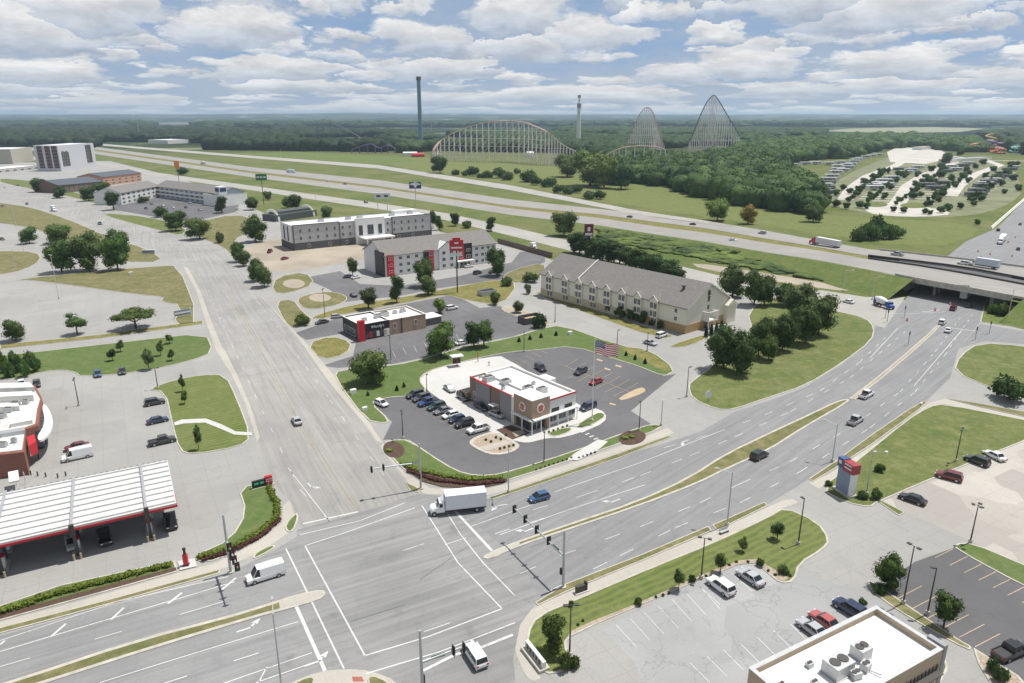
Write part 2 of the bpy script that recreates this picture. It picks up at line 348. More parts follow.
sheet('parking_lot', [(295, 333), (341, 317), (400, 305), (446, 296), (458, 297), (480, 308), (500, 306), (522, 318), (548, 325), (512, 337), (463, 345), (428, 357), (393, 364), (338, 368), (321, 366), (353, 356), (356, 342), (340, 334), (306, 340)], .028, ASPH2)
sheet('driveway', [(304, 278), (340, 271), (360, 284), (400, 286), (460, 276), (512, 262), (520, 252), (545, 250), (545, 262), (500, 280), (440, 288), (400, 296), (345, 302), (330, 290)], .028, ASPH2)
sheet('parking_lot', [(108, 209), (150, 192), (240, 203), (236, 212), (190, 222), (150, 216)], .028, ASPH)
sheet('construction_yard', [(238, 246), (300, 235), (420, 235), (440, 245), (352, 262), (275, 274), (258, 264)], .03, TAN, 1)
# highway
def sst(t): t = max(0, min(1, t)); return t*t*(3-2*t)
def ZHW(x): return .25+6.4*sst((x-650)/(885-650))
WBU = [(-200, 134), (0, 142), (92, 146.4), (250, 167), (378, 180), (512, 199.5), (600, 209), (660, 216), (704, 220.5), (768, 231), (820, 240.5), (868, 249), (915, 254), (963, 259.5), (1024, 267.5), (1150, 286), (1400, 330)]
WBL = [(-200, 137), (0, 144.2), (92, 149), (250, 171), (378, 186), (512, 206), (600, 214.5), (660, 222.5), (704, 228), (768, 239), (820, 247.5), (868, 256), (915, 261.5), (963, 267.5), (1024, 279), (1150, 300), (1400, 350)]
EBU = [(-200, 140.5), (0, 146.2), (92, 150.6), (250, 173), (378, 188), (512, 208.5), (600, 218), (660, 227), (704, 232.5), (768, 243), (820, 250.5), (868, 259), (915, 265.5), (963, 273.5), (1024, 285), (1150, 308), (1400, 362)]
EBL = [(-200, 144), (0, 149), (92, 153.6), (250, 177), (378, 194), (512, 215), (600, 225.5), (660, 235), (704, 241.5), (768, 252.5), (820, 260.5), (868, 269.5), (915, 279.5), (963, 288), (1024, 299.5), (1150, 323), (1400, 378)]
strip('highway', WBU, WBL, ZHW, HWY); strip('highway', EBU, EBL, ZHW, HWY)
strip('highway', [(95, 143.2), (256, 156), (378, 165), (512, 185.5), (640, 211), (712, 221.5)], [(95, 145), (256, 158.5), (378, 168.5), (512, 190.5), (640, 215), (712, 224)], lambda x: ZHW(x)-.02, FRONT)
# grass median between the carriageways and side slopes down to the ground
strip('median_gutter', WBL[11:16], EBU[11:16], lambda x: ZHW(x)-.5, ASPH)
strip('median_grass', WBL[:12], EBU[:12], lambda x: ZHW(x)-.12, GRD)
def slope(edge, side, i0, i1, mat=GRSLOPE, k=2.2):
    mb = MB(); vs = []
    pts = [P(x, y, ZHW(x)-.03) for x, y in edge]
    for i in range(i0, i1+1):
        a = pts[max(0, i-1)]; c = pts[min(len(pts)-1, i+1)]; d = Vector((c.x-a.x, c.y-a.y)).normalized(); n = Vector((d.y, -d.x))*side
        z = pts[i].z; p = pts[i]; vs += [p, (p.x+n.x*1.5, p.y+n.y*1.5, z-.05), (p.x+n.x*(2+k*z), p.y+n.y*(2+k*z), .005)]
    fs = []
    for i in range(i1-i0):
        for j in (0, 1):
            f = (3*i+j, 3*i+j+1, 3*i+4+j, 3*i+3+j); fs.append(f)
    mb.add(vs, fs); tag(mb.build('embankment', mat), kind='structure')
slope(EBL, 1, 0, 12); slope(EBL, 1, 14, 16); slope(WBU, -1, 0, 12); slope(WBU, -1, 15, 16)
FRU = [(-100, 147), (95, 161), (160, 173), (250, 185.5), (340, 198), (378, 203), (445, 213), (512, 227), (575, 242), (684, 267), (717, 275), (760, 284), (828, 291), (866, 297), (905, 297)]
FRL = [(-100, 151), (95, 164), (160, 177), (250, 190), (340, 203.5), (378, 209), (445, 220), (512, 236), (575, 252), (684, 278), (717, 286), (760, 297), (828, 306), (850, 318), (885, 328)]
strip('frontage_road', FRU, FRL, lambda x: .05, FRONT)
sheet('tan_bank', [(690, 262), (760, 272), (828, 284), (870, 288), (850, 292), (790, 284), (700, 269)], .03, TAN, 1)
# bridge deck, parapets, piers: one thing
def off(p, q, t): return p+(q-p)*t
br = empty('overpass_bridge', P(963, 290, 0), 0, 'concrete highway overpass carrying two carriageways above the wide road', 'bridge')
bl = Vector(br.location)
def edge_pts(E, x0, x1, n=7):
    xs = [x0+(x1-x0)*i/(n-1) for i in range(n)]; X = [e[0] for e in E]; Y = [e[1] for e in E]
    return [(x, float(np.interp(x, X, Y))) for x in xs]
for U, L, nm in ((WBU, WBL, 'deck'), (EBU, EBL, 'deck')):
    mb = MB(); u = edge_pts(U, 900, 1012); l = edge_pts(L, 900, 1012); vs = []
    for a, b_ in zip(u, l):
        p = P(a[0], a[1], ZHW(a[0]))-bl; q = P(b_[0], b_[1], ZHW(b_[0]))-bl
        vs += [(p.x, p.y, p.z-.02), (q.x, q.y, q.z-.02), (q.x, q.y, q.z-1.5), (p.x, p.y, p.z-1.5)]
    fs = [(4*i+j, 4*i+(j+1) % 4, 4*i+4+(j+1) % 4, 4*i+4+j) for i in range(len(u)-1) for j in (1, 2, 3)]
    fs += [(0, 1, 2, 3), tuple(4*(len(u)-1)+k for k in (3, 2, 1, 0))]
    mb.add(vs, fs); mb.build(nm, KERB, br)
def rail(E, x0, x1, h=.9, n=9, thick=.3, mat=KERB, name='parapet', par=br):
    mb = MB(); e = edge_pts(E, x0, x1, n); ps = [P(x, y, ZHW(x))-Vector(par.location) for x, y in e]
    for a, c in zip(ps[:-1], ps[1:]):
        d = (c-a); L = math.hypot(d.x, d.y); m_ = (a+c)/2; zc = (a.z+c.z)/2
        mb.rbox((m_.x, m_.y, zc+h/2-.05), (L+.05, thick, h), math.atan2(d.y, d.x))
    mb.build(name, mat, par)
rail(WBU, 880, 1080); rail(WBL, 868, 1080, .8, mat=DKMET); rail(EBU, 868, 1080, .8, mat=DKMET); rail(EBL, 895, 1080, .9)
pa = lambda x, y, z=0: P(x, y, z)-bl
dv = P(1024, 250)-P(935, 292); dv.z = 0; dv.normalize()
for (x, y) in ((932, 296), (962, 301)):
    a = P(x, y)-bl
    for t in (2, 8, 14, 22, 29):
        mb = MB(); c = a+dv*t; mb.tube((c.x, c.y, 0), (c.x, c.y, 5.2), .55, n=10); mb.build('pier', KERB, br)
for (x, y, w_) in ((906, 290, 1), (992, 306, 1)):
    mb = MB(); a = P(x, y)-bl; c = a+dv*36; m_ = (a+c)/2; mb.rbox((m_.x, m_.y, 2.7), (40, 1.2, 5.4), math.atan2(dv.y, dv.x)); mb.build('abutment', KERB, br)
sg = MB(); a = pa(962, 289, 5.9); sg.rbox((a.x, a.y-.4, a.z+.6), (4.2, .15, 2.0), -.5); sg.build('road_sign', GREEN, br)
# ---------------------------------------------------------------- lawns and islands
island([(12, 281), (47, 276), (160, 266), (179, 266), (201, 322), (172, 326), (182, 305), (160, 302), (164, 297), (140, 295), (75, 286), (30, 280)], GRV, 1)
island([(0, 345), (100, 335), (203, 321), (203, 324), (100, 338.5), (0, 349)], GRD, 0, .2)
island([(30, 353), (125, 342), (206, 333), (214, 352), (192, 361), (137, 373), (80, 377), (76, 373), (62, 370), (42, 372), (20, 379), (-60, 385), (-60, 362)], GRG, 1)
island([(146, 390), (175, 380), (202, 375), (226, 375), (238, 400), (252, 437), (240, 447), (192, 455), (179, 451), (172, 425), (165, 392)], GRS, 1, name='striped_lawn')
island([(238, 488), (246, 513), (230, 540), (196, 555), (196, 562), (216, 562), (256, 541), (281, 522), (280, 504), (270, 482)], GRG, 1)
island([(-60, 622), (0, 606), (62, 585), (175, 561), (178, 572), (88, 597), (0, 621), (-60, 638)], GRG, 0)
sheet('planting_bed', [(-60, 630), (0, 615), (88, 591), (176, 568), (177, 571), (88, 596), (0, 620), (-60, 637)], .149, MULCH)
sheet('sidewalk', [(-60, 640), (0, 622), (88, 599), (178, 573), (216, 563), (256, 543), (282, 523), (283, 506), (290, 500), (296, 522), (293, 530), (262, 551), (220, 570), (0, 628), (-60, 645)], .03, WALK, 0)
island([(-60, 646), (0, 628), (112, 599), (222, 569), (219, 574), (112, 604), (0, 634), (-60, 652)], GRV, 0, .25)
island([(284, 525), (297, 512), (299, 518), (294, 531), (287, 533)], GRG, 1)
island([(255, 553), (272, 545), (277, 547), (262, 556), (252, 560)], GRG, 1)
island([(-200, 745), (7, 683), (137, 640), (230, 616), (256, 608), (300, 594), (322, 590), (327, 594), (318, 601), (279, 612), (256, 618), (150, 650), (45, 684), (-150, 745)], GRV, 1, .6, .15, 'median')
sheet('median_nose', [(279, 601), (302, 595), (320, 592), (325, 594.5), (316, 599.5), (280, 610)], .158, WALK)
island([(481, 558), (494, 551), (512, 543.5), (562, 526.5), (637, 501.5), (687, 478.5), (724, 454.5), (768, 433.5), (806, 416), (835, 402), (849, 398.5), (848, 403), (806, 427), (768, 451.5), (727, 469.5), (697, 484.5), (637, 507.5), (562, 532.5), (517, 547.5), (490, 560)], GRV, 1, .5, .15, 'median')
sheet('median_nose', [(484, 557.5), (500, 549), (520, 543), (519, 546), (492, 558.5)], .158, WALK)
island([(849, 399), (880, 375), (908, 351.5), (928, 334), (944, 318), (945, 321), (932, 335), (912, 353), (884, 377), (855, 400)], TAN, 0, .3, .15, 'median')
GB = [(383, 424), (365, 420), (334, 378), (338, 370), (393, 366), (428, 358), (463, 347), (512, 338), (540, 329), (562, 325), (620, 346), (650, 350), (677, 370), (664, 377), (640, 367), (617, 360), (572, 346), (542, 350), (512, 352), (489, 356), (449, 365), (427, 372), (419, 380), (428, 391), (420, 395), (407, 397), (396, 397), (383, 399), (371, 403), (391, 421)]
island(GB, GRG, 1, .35)
sheet('dry_lawn', [(622, 347), (648, 351), (674, 370), (664, 372), (640, 358), (624, 352)], .152, GRD, 1)
island([(383, 443), (394, 440), (409, 440), (446, 465), (465, 474), (489, 476), (515, 470), (572, 452), (632, 430), (652, 424), (667, 427), (612, 447), (512, 480), (480, 487), (430, 485), (403, 470), (390, 456)], GRG, 1, .35)
sheet('planting_bed', [(402, 468), (408, 467), (440, 477), (480, 481), (507, 478), (508, 483), (480, 489), (430, 487)], .152, MULCH, 1)
def oval(cx, cy, rx, ry, n=18, r=0): return [(cx+rx*math.cos(t)*math.cos(r)-ry*math.sin(t)*math.sin(r), cy+rx*math.cos(t)*math.sin(r)+ry*math.sin(t)*math.cos(r)) for t in [2*math.pi*i/n for i in range(n)]]
sheet('planting_bed', oval(394, 450, 11, 8, r=.3), .153, MULCH); sheet('planting_bed', oval(632, 438, 14, 7, r=-.12), .153, MULCH)
sheet('sidewalk', [(567, 460), (576, 453), (598, 440), (608, 442), (600, 449), (578, 461)], .16, DRIVE)
sheet('sidewalk', [(383, 443), (390, 456), (404, 472), (430, 488), (480, 490), (512, 483), (612, 449.5), (668, 428), (674, 433), (612, 455), (512, 489), (484, 496), (425, 494), (400, 478), (378, 450)], .034, WALK)
island([(486, 499), (512, 490), (560, 474), (620, 453), (668, 436), (672, 437.5), (620, 458), (560, 478), (512, 494), (492, 500)], GRV, 0, .2)
island([(404, 482), (420, 489), (419, 493), (410, 491)], GRV, 0, .2)
sheet('sidewalk', [(256, 295), (262, 297), (305, 342), (338, 380), (370, 424), (383, 443), (376, 441), (360, 424), (331, 384), (300, 345)], .034, WALK)
island([(688, 388), (690, 382), (714, 366), (711, 358), (738, 343), (752, 330), (747, 312), (770, 296), (835, 311), (866, 318), (875, 328), (872, 341), (843, 363), (806, 386), (768, 398), (734, 410), (717, 410), (692, 399)], GR, 1, .35)
island([(953, 372), (959, 356), (978, 343), (1024, 346), (1160, 368), (1160, 430), (1050, 402), (1024, 396), (993, 389)], GR, 1, .35)
island([(980, 322), (984, 304), (1024, 303), (1160, 318), (1160, 350), (1024, 329)], GRSLOPE, 0, .35)
island([(819, 489), (854, 463), (905, 421), (928, 407), (943, 404), (1024, 420), (1060, 428), (1024, 441), (878, 502), (870, 508), (846, 503)], GR, 1, .3)
island([(878, 502), (882, 501), (905, 513), (899, 516)], GR, 0, .2)
island([(809, 479), (836, 461), (870, 436), (908, 410), (924, 401), (927, 403), (918, 411), (870, 446), (830, 472), (813, 482)], GRV, 0, .2)
island([(948, 399), (975, 403), (1024, 412), (1100, 430), (1100, 436), (1024, 417), (975, 406)], GRV, 0, .2)
sheet('sidewalk', [(809, 483), (830, 473.5), (870, 447), (918, 412), (928, 403), (945, 399), (975, 406.5), (1024, 417.5), (1100, 437), (1100, 441), (1024, 420.5), (943, 404), (928, 407), (905, 421), (854, 463), (819, 489)], .034, WALK)
island([(526, 634), (536, 616), (574, 600), (662, 563), (712, 543), (768, 517), (784, 507), (818, 522), (831, 541), (822, 551), (800, 564), (795, 582), (780, 584), (768, 574), (752, 560), (700, 580), (672, 592), (574, 634), (564, 645), (577, 663), (562, 673), (544, 675), (528, 657)], GRS, 1, .35, name='striped_lawn')
sheet('planting_bed', [(566, 638), (574, 629), (640, 603), (700, 576), (752, 556), (775, 571), (790, 578), (782, 583), (768, 573), (752, 560), (700, 579), (640, 605), (574, 633)], .152, ROCK, 1)
sheet('sidewalk', [(518, 660), (513, 640), (517, 622), (535, 606), (567, 593), (660, 553), (711, 533), (768, 507), (790, 498), (800, 503), (784, 507), (768, 517), (712, 543), (662, 563), (574, 600), (536, 616), (526, 634), (528, 657), (544, 677), (530, 683)], .034, WALK, 1)
island([(535, 603), (566, 584), (640, 555.5), (708, 526.5), (712, 531), (640, 562), (567, 592), (538, 606)], GRV, 0, .2)
island([(712, 525.5), (764, 502.5), (768, 506), (717, 531)], GRV, 0, .2)
island([(866, 580), (874, 583), (890, 594), (905, 604), (930, 621), (960, 641), (973, 648), (968, 651), (930, 630), (896, 610), (872, 592)], GRV, 1, .25)
island([(938, 651), (949, 665), (945, 677), (934, 692), (926, 690)], GRG, 1)
island([(973, 648), (1018, 676), (1040, 700), (1000, 700), (978, 664)], ROCK, 0)
island([(954, 544), (972, 543), (1024, 565), (1100, 598), (1100, 622), (1024, 587), (956, 550)], GRG, 1, .3)
island([(306, 344), (331, 336), (352, 342), (348, 354), (321, 361)], GRD, 1)
island([(295, 300), (306, 295), (331, 291), (350, 297), (341, 305), (306, 311)], GRV, 2); sheet('bare_soil', oval(320, 298, 11, 4), .155, TAN)
island([(275, 302), (293, 299), (303, 312), (316, 322), (293, 329), (284, 322)], GRV, 1)
island([(311, 316), (361, 303), (400, 298), (451, 288), (500, 279), (519, 284), (502, 306), (470, 301), (446, 295), (431, 298), (341, 315), (318, 320)], GRD, 1)
island([(276, 277), (306, 272), (316, 284), (288, 294), (271, 292)], GRV, 1); sheet('bare_soil', oval(294, 284, 11, 4.5), .155, TAN)
island([(500, 279), (512, 270), (545, 262), (545, 276), (520, 284)], GRV, 1)
island([(506, 305), (525, 310), (552, 322), (548, 327), (520, 318), (500, 310)], TAN, 1)
island([(0, 203), (30, 207), (70, 220), (108, 237), (150, 250), (165, 262), (120, 262), (85, 250), (48, 244), (45, 230), (0, 223), (-100, 210), (-100, 190)], GRV, 1)
island([(0, 251), (37, 252), (42, 260), (25, 270), (0, 275), (-80, 280), (-80, 252)], GRV, 1)
island([(100, 213), (150, 217), (187, 228), (182, 236), (162, 231), (115, 219)], GR, 1); island([(190, 224), (235, 214), (262, 222), (256, 230), (232, 240), (240, 255), (250, 262), (238, 262), (222, 246), (200, 238)], GRV, 1)
island([(0, 178), (40, 182), (100, 200), (108, 207), (60, 194), (0, 183)], GR, 1)
island([(545, 300), (660, 337), (676, 345), (700, 337), (760, 318), (742, 312), (700, 348), (672, 343), (560, 298)], GRV, 0, .2) if False else None
sheet('planting_bed', [(540, 292), (556, 297), (640, 325), (672, 336), (666, 338), (640, 332), (556, 302), (536, 293)], .05, GRD)
island([(668, 346), (706, 334), (712, 336), (690, 346), (674, 348)], GRD, 1, .2)
island([(546, 433), (569, 427), (573, 430), (563, 435), (552, 437)], GRG, 1, .25); island([(576, 426), (589, 417), (600, 412), (607, 416), (595, 424), (580, 429)], GRG, 1, .25)
island([(468, 443), (475, 437), (495, 431), (520, 444), (518, 450), (504, 455), (489, 455), (474, 448)], ROCK, 1, .8)
sheet('sidewalk', [(478, 448), (505, 441), (513, 443), (488, 451)], .155, WALK)
sheet('hatched_paving', [(496, 430), (511, 425), (531, 433), (512, 440)], .042, MULCH); sheet('tan_paving', [(512, 432), (522, 430), (526, 433), (516, 437)], .046, TAN)
sheet('sidewalk', [(174, 423), (182, 420), (206, 419), (222, 425), (236, 432), (252, 433), (252, 436), (234, 435), (220, 429), (205, 423), (184, 424), (175, 426)], .155, DRIVE)
sheet('sidewalk', [(183, 266), (188, 268), (200, 290), (211, 320), (222, 347), (226, 352), (238, 377), (250, 405), (260, 437), (257, 442), (246, 405), (231, 374), (216, 350), (206, 322), (196, 290)], .040, WALK)
sheet('concrete_pad', [(178, 562), (195, 559), (197, 567), (180, 571)], .17, DRIVE)
# RV park and far surfaces
RVR = paved('campground_road', (.50, .47, .42), 0, crack=0)
def ribbon(name, px, wid, z, mat):
    ps = [P(x, y)[:2] for x, y in px]; L = []; R = []
    for i, p in enumerate(ps):
        a = Vector(ps[max(0, i-1)]); c = Vector(ps[min(len(ps)-1, i+1)]); d = (c-a).normalized(); n = Vector((-d.y, d.x))*wid/2
        L.append((p[0]+n.x, p[1]+n.y)); R.append((p[0]-n.x, p[1]-n.y))
    mb = MB(); vs = []
    for a, c in zip(L, R): vs += [(*a, z), (*c, z)]
    mb.add(vs, [(2*i, 2*i+1, 2*i+3, 2*i+2) for i in range(len(L)-1)]); return tag(mb.build(name, mat), kind='structure')
sheet('campground_lawn', [(818, 198), (845, 175), (880, 160), (905, 152), (1010, 162), (1024, 190), (1010, 205), (965, 218), (880, 216), (830, 206)], .02, paved('campground_soil', (.17, .18, .09), 0, var=.3, crack=0, stain=.6), 1)
ribbon('campground_road', [(845, 200), (852, 188), (868, 176), (895, 166), (912, 156), (900, 150)], 13, .05, RVR)
ribbon('campground_road', [(890, 214), (900, 200), (908, 186), (924, 175), (950, 165), (962, 158)], 13, .06, RVR)
ribbon('campground_road', [(950, 196), (958, 186), (974, 175), (1000, 165), (985, 160), (950, 156)], 12, .05, RVR)
sheet('campground_road', [(862, 205), (880, 202), (905, 205), (935, 208), (955, 214), (925, 217), (885, 216), (868, 213)], .04, RVR, 1)
sheet('parking_lot', [(887, 152), (900, 146), (940, 150), (955, 158), (925, 164), (890, 162)], .04, RVR)
ribbon('entrance_road', [(925, 161), (970, 160), (1024, 161), (1100, 163)], 12, .06, RVR)
for c, rx, ry in (((877, 204.5), 11, 2.6), ((915, 205.5), 15, 2.8)): sheet('lawn', oval(c[0], c[1], rx, ry), .08, GR)
for i, (x, y) in enumerate([(853+i*3.1, 199-i*2.25) for i in range(9)]+[(866+i*3, 201-i*2.4) for i in range(9)]+[(907+i*3.4, 199-i*2.5) for i in range(10)]+[(962+i*4, 196-i*2.6) for i in range(10)]):
    a = P(x, y); tag(MB().rbox((a.x+14, a.y, .09), (18, 4.2, .04)).build('camping_pad', RVR), kind='structure')
sheet('field', [(380, 158), (420, 157), (560, 166), (640, 182), (700, 196), (760, 205), (820, 214), (870, 218), (960, 222), (985, 232), (930, 250), (780, 228), (700, 216), (640, 207), (512, 184), (380, 164)], .015, grassmat('meadow', (.135, .175, .05), (.25, .24, .10), .55), 1)
sheet('field', [(225, 153), (300, 152), (390, 156), (420, 160), (380, 165), (256, 155.5)], .03, GRSLOPE)
PALE = plain('pale_field', (.24, .24, .15), 1, var=.15, vscale=.01)
sheet('field', [(822, 131), (850, 128.5), (930, 127), (985, 128.5), (960, 132), (880, 133)], .03, PALE); sheet('field', [(690, 122.3), (760, 122), (770, 122.8), (700, 123)], .03, PALE)
sheet('field', [(45, 120.5), (110, 120.2), (115, 121.4), (50, 121.6)], .03, PALE)
sheet('lake', [(150, 127), (185, 126.6), (183, 128), (155, 128.2)], .04, plain('lake_water', (.35, .38, .4), .3, var=0))
# ---------------------------------------------------------------- road markings
def line(px, wid, mat=PAINT, z=.062, dash=None, name='road_marking'):
    mb = MB(); ps = [P(x, y) for x, y in px]; wid *= .82
    seg = []
    for a, c in zip(ps[:-1], ps[1:]):
        d = c-a; L = d.length; u = d/L
        if dash:
            t = 0
            while t < L: seg.append((a+u*t, a+u*min(L, t+dash[0]))); t += dash[1]
        else: seg.append((a, c))
    for a, c in seg:
        d = (c-a); 
        if d.length < .05: continue
        d.normalize(); n = Vector((-d.y, d.x, 0))*wid/2
        mb.add([(a-n).to_tuple(), (c-n).to_tuple(), (c+n).to_tuple(), (a+n).to_tuple()], [(0, 1, 2, 3)])
    for i, v in enumerate(mb.v): mb.v[i] = (v[0], v[1], z)
    return tag(mb.build(name, mat), kind='structure')
sheet('sidewalk', [(270, 700), (288, 684), (318, 672), (345, 669), (372, 671), (398, 682), (405, 700)], .06, WALK, 1)
island([(366, 676), (380, 677), (398, 690), (372, 694)], GRV, 1, .2); island([(286, 690), (300, 680), (316, 676), (312, 690)], GRV, 1, .2)
sheet('ramp_pad', [(352, 677), (362, 677), (364, 682), (353, 682)], .064, plain('red_tactile', (.35, .12, .09), .9, var=.1))
line([(286, 549), (305, 588), (344, 669)], .28); line([(305, 546), (365, 656)], .28); line([(305, 546), (345, 533), (415, 508)], .24)
line([(303, 524), (358, 512)], .5); line([(300, 535), (360, 521), (405, 503)], .22)
line([(422, 506), (458, 563), (502, 609)], .24); line([(441, 503), (460, 534), (483, 563), (515, 596)], .24); line([(365, 656), (428, 637), (502, 609)], .28)
line([(366, 674), (440, 652), (515, 623)], .26); line([(453, 509), (492, 551)], .6); line([(296, 606), (325, 671)], .6); line([(423, 671), (455, 655), (478, 649), (513, 635)], .55)
line([(445, 545), (466, 538)], .2, z=.064); line([(403, 551), (424, 544)], .2); line([(424, 632), (450, 623)], .2)

# left arm of the arterial
line([(0, 641), (118, 602), (228, 577)], .2); line([(0, 652), (100, 622), (168, 602), (235, 582)], .22)
for a, c in (((0, 645), (5, 641)), ((51, 637), (66, 624)), ((111, 620), (124, 608)), ((168, 604), (182, 593)), ((222, 590), (236, 578))): line([a, c], .45, z=.066)
line([(0, 667), (200, 609), (262, 590)], .18, dash=(3.4, 11)); line([(100, 683), (180, 658), (298, 622)], .2); line([(160, 685), (300, 640)], .2, dash=(3.2, 9)); line([(220, 685), (312, 653)], .2); line([(256, 683), (316, 662)], .2); line([(258, 684), (267, 667)], .2)
# right arm
line([(470, 527), (495, 518), (545, 500)], .2); line([(495, 534), (530, 523), (548, 517)], .18, dash=(3, 9)); line([(555, 492), (640, 463), (716, 433)], .2, dash=None); line([(500, 535), (560, 513), (645, 485)], .2)
line([(533, 510), (585, 495), (640, 476), (690, 456), (735, 437), (790, 412), (850, 378), (905, 332)], .18, z=.066, dash=(3.2, 9.5)); line([(664, 448), (716, 433), (765, 415), (820, 391), (860, 362), (888, 335)], .18, z=.066, dash=(3.2, 9.5))
line([(520, 574), (560, 556), (640, 527), (700, 503), (740, 484), (790, 462), (850, 428), (900, 392), (935, 352), (960, 318)], .18, dash=(3.2, 9.5), z=.066)
line([(548, 592), (620, 556), (675, 528), (740, 503), (800, 472), (870, 428), (915, 392), (945, 355), (972, 315)], .18, dash=(3.2, 9.5), z=.066)
line([(914, 386), (962, 330)], .22); line([(870, 358), (898, 328)], .22); line([(922, 312), (940, 310)], .5); line([(950, 328), (975, 331)], .5)
line([(878, 313), (905, 314), (945, 312)], .3)
# R2 lane lines
TANL = paved('faded_yellow_paint', (.48, .40, .26), 0, var=.2, crack=.5, stain=.4)
line([(233, 300), (260, 345), (300, 420), (357, 508)], .14, TANL); line([(228, 292), (200, 262)], .14, TANL); line([(230, 300), (256, 345), (296, 420), (353, 508)], .14, TANL, z=.063)
line([(245, 285), (283, 335), (330, 400), (380, 470), (400, 497)], .14, dash=(3, 12)); line([(208, 290), (232, 345), (262, 410), (300, 490), (330, 522)], .15, dash=(3, 12))
line([(288, 468), (330, 522)], .2)
# turn arrows
def arrow(px, py, fx, fy, turn=1, s=1.):
    a = P(px, py); d = (P(fx, fy)-a); th = math.atan2(d.y, d.x); mb = MB()
    pts = [((-1.6, -.12), (.4, -.12), (.4, .12), (-1.6, .12)), ((.2, -.12), (.8, .5*turn), (.6, .75*turn), (.0, .12)), ((.35, .85*turn), (.95, .25*turn), (1.5, 1.15*turn), (1.4, 1.2*turn))]
    cs, sn = math.cos(th), math.sin(th)
    for q in pts:
        vs = [(a.x+s*(x*cs-y*sn), a.y+s*(x*sn+y*cs), .068) for x, y in q]
        mb.add(vs, [(0, 1, 2, 3)] if turn > 0 or q is pts[0] else [(3, 2, 1, 0)])
    tag(mb.build('turn_arrow', PAINT), kind='structure')
for a in ((613, 502, 600, 507, -1), (527, 531, 515, 536, -1), (683, 442, 668, 447, 1), (250, 628, 262, 624, 1), (311, 487, 320, 497, 1), (498, 506, 485, 508, 1), (318, 662, 330, 658, 1)): arrow(*a, s=1.15)
# parking bays
def bays(p0, p1, n, d, wid=.14, mat=PAINT, z=.05):
    for i in range(n):
        t = i/(n-1); x = p0[0]+(p1[0]-p0[0])*t; y = p0[1]+(p1[1]-p0[1])*t; line([(x, y), (x+d[0], y+d[1])], wid, mat, z, name='parking_line')
bays((616, 625), (700, 587), 7, (20, 22)); bays((700, 587), (748, 567), 4, (20, 18)); bays((690, 663), (790, 624), 7, (20, 20))
bays((953, 549), (1040, 594), 7, (-18, 9), .16, PAINTY); bays((922, 586), (1000, 634), 6, (-25, 13), .16, PAINTY)
line([(560, 364), (607, 383), (630, 392)], .16, PAINTY, z=.05)
bays((566, 366), (626, 390), 8, (12, -7), .13, PAINTY); bays((580, 372), (626, 390), 6, (-12, 6), .13, PAINTY); bays((520, 366), (548, 354), 5, (-8, -4), .13, PAINTY)
sheet('painted_island', [(618, 398), (640, 387), (646, 389), (644, 393), (622, 401)], .052, PAINTY, 1)
for q in ((608, 369), (619, 366), (613, 404), (600, 360)): sheet('painted_mark', [(q[0]-3, q[1]-1.3), (q[0]+3, q[1]+.6), (q[0]+2, q[1]+1.6), (q[0]-4, q[1])], .054, PAINTY)
for i in range(5): line([(577+i*4.2, 430+i*2.4), (581+i*4.2, 428.6+i*2.4)], .5, PAINT, .056)
bays((404, 400), (470, 440), 10, (14, -4), .12, PAINTY, .05)
bays((385, 360), (470, 338), 9, (-3, -6), .12, PAINT, .05); pass
# skid-marked tar lines on the junction
TAR = plain('tar_seal', (.09, .09, .09), .8, var=.2)
for l in ([(530, 548), (566, 533)], [(350, 622), (405, 605)], [(262, 343), (268, 352)], [(420, 580), (470, 545)]): line(l, .12, TAR, .059, name='tar_seal')
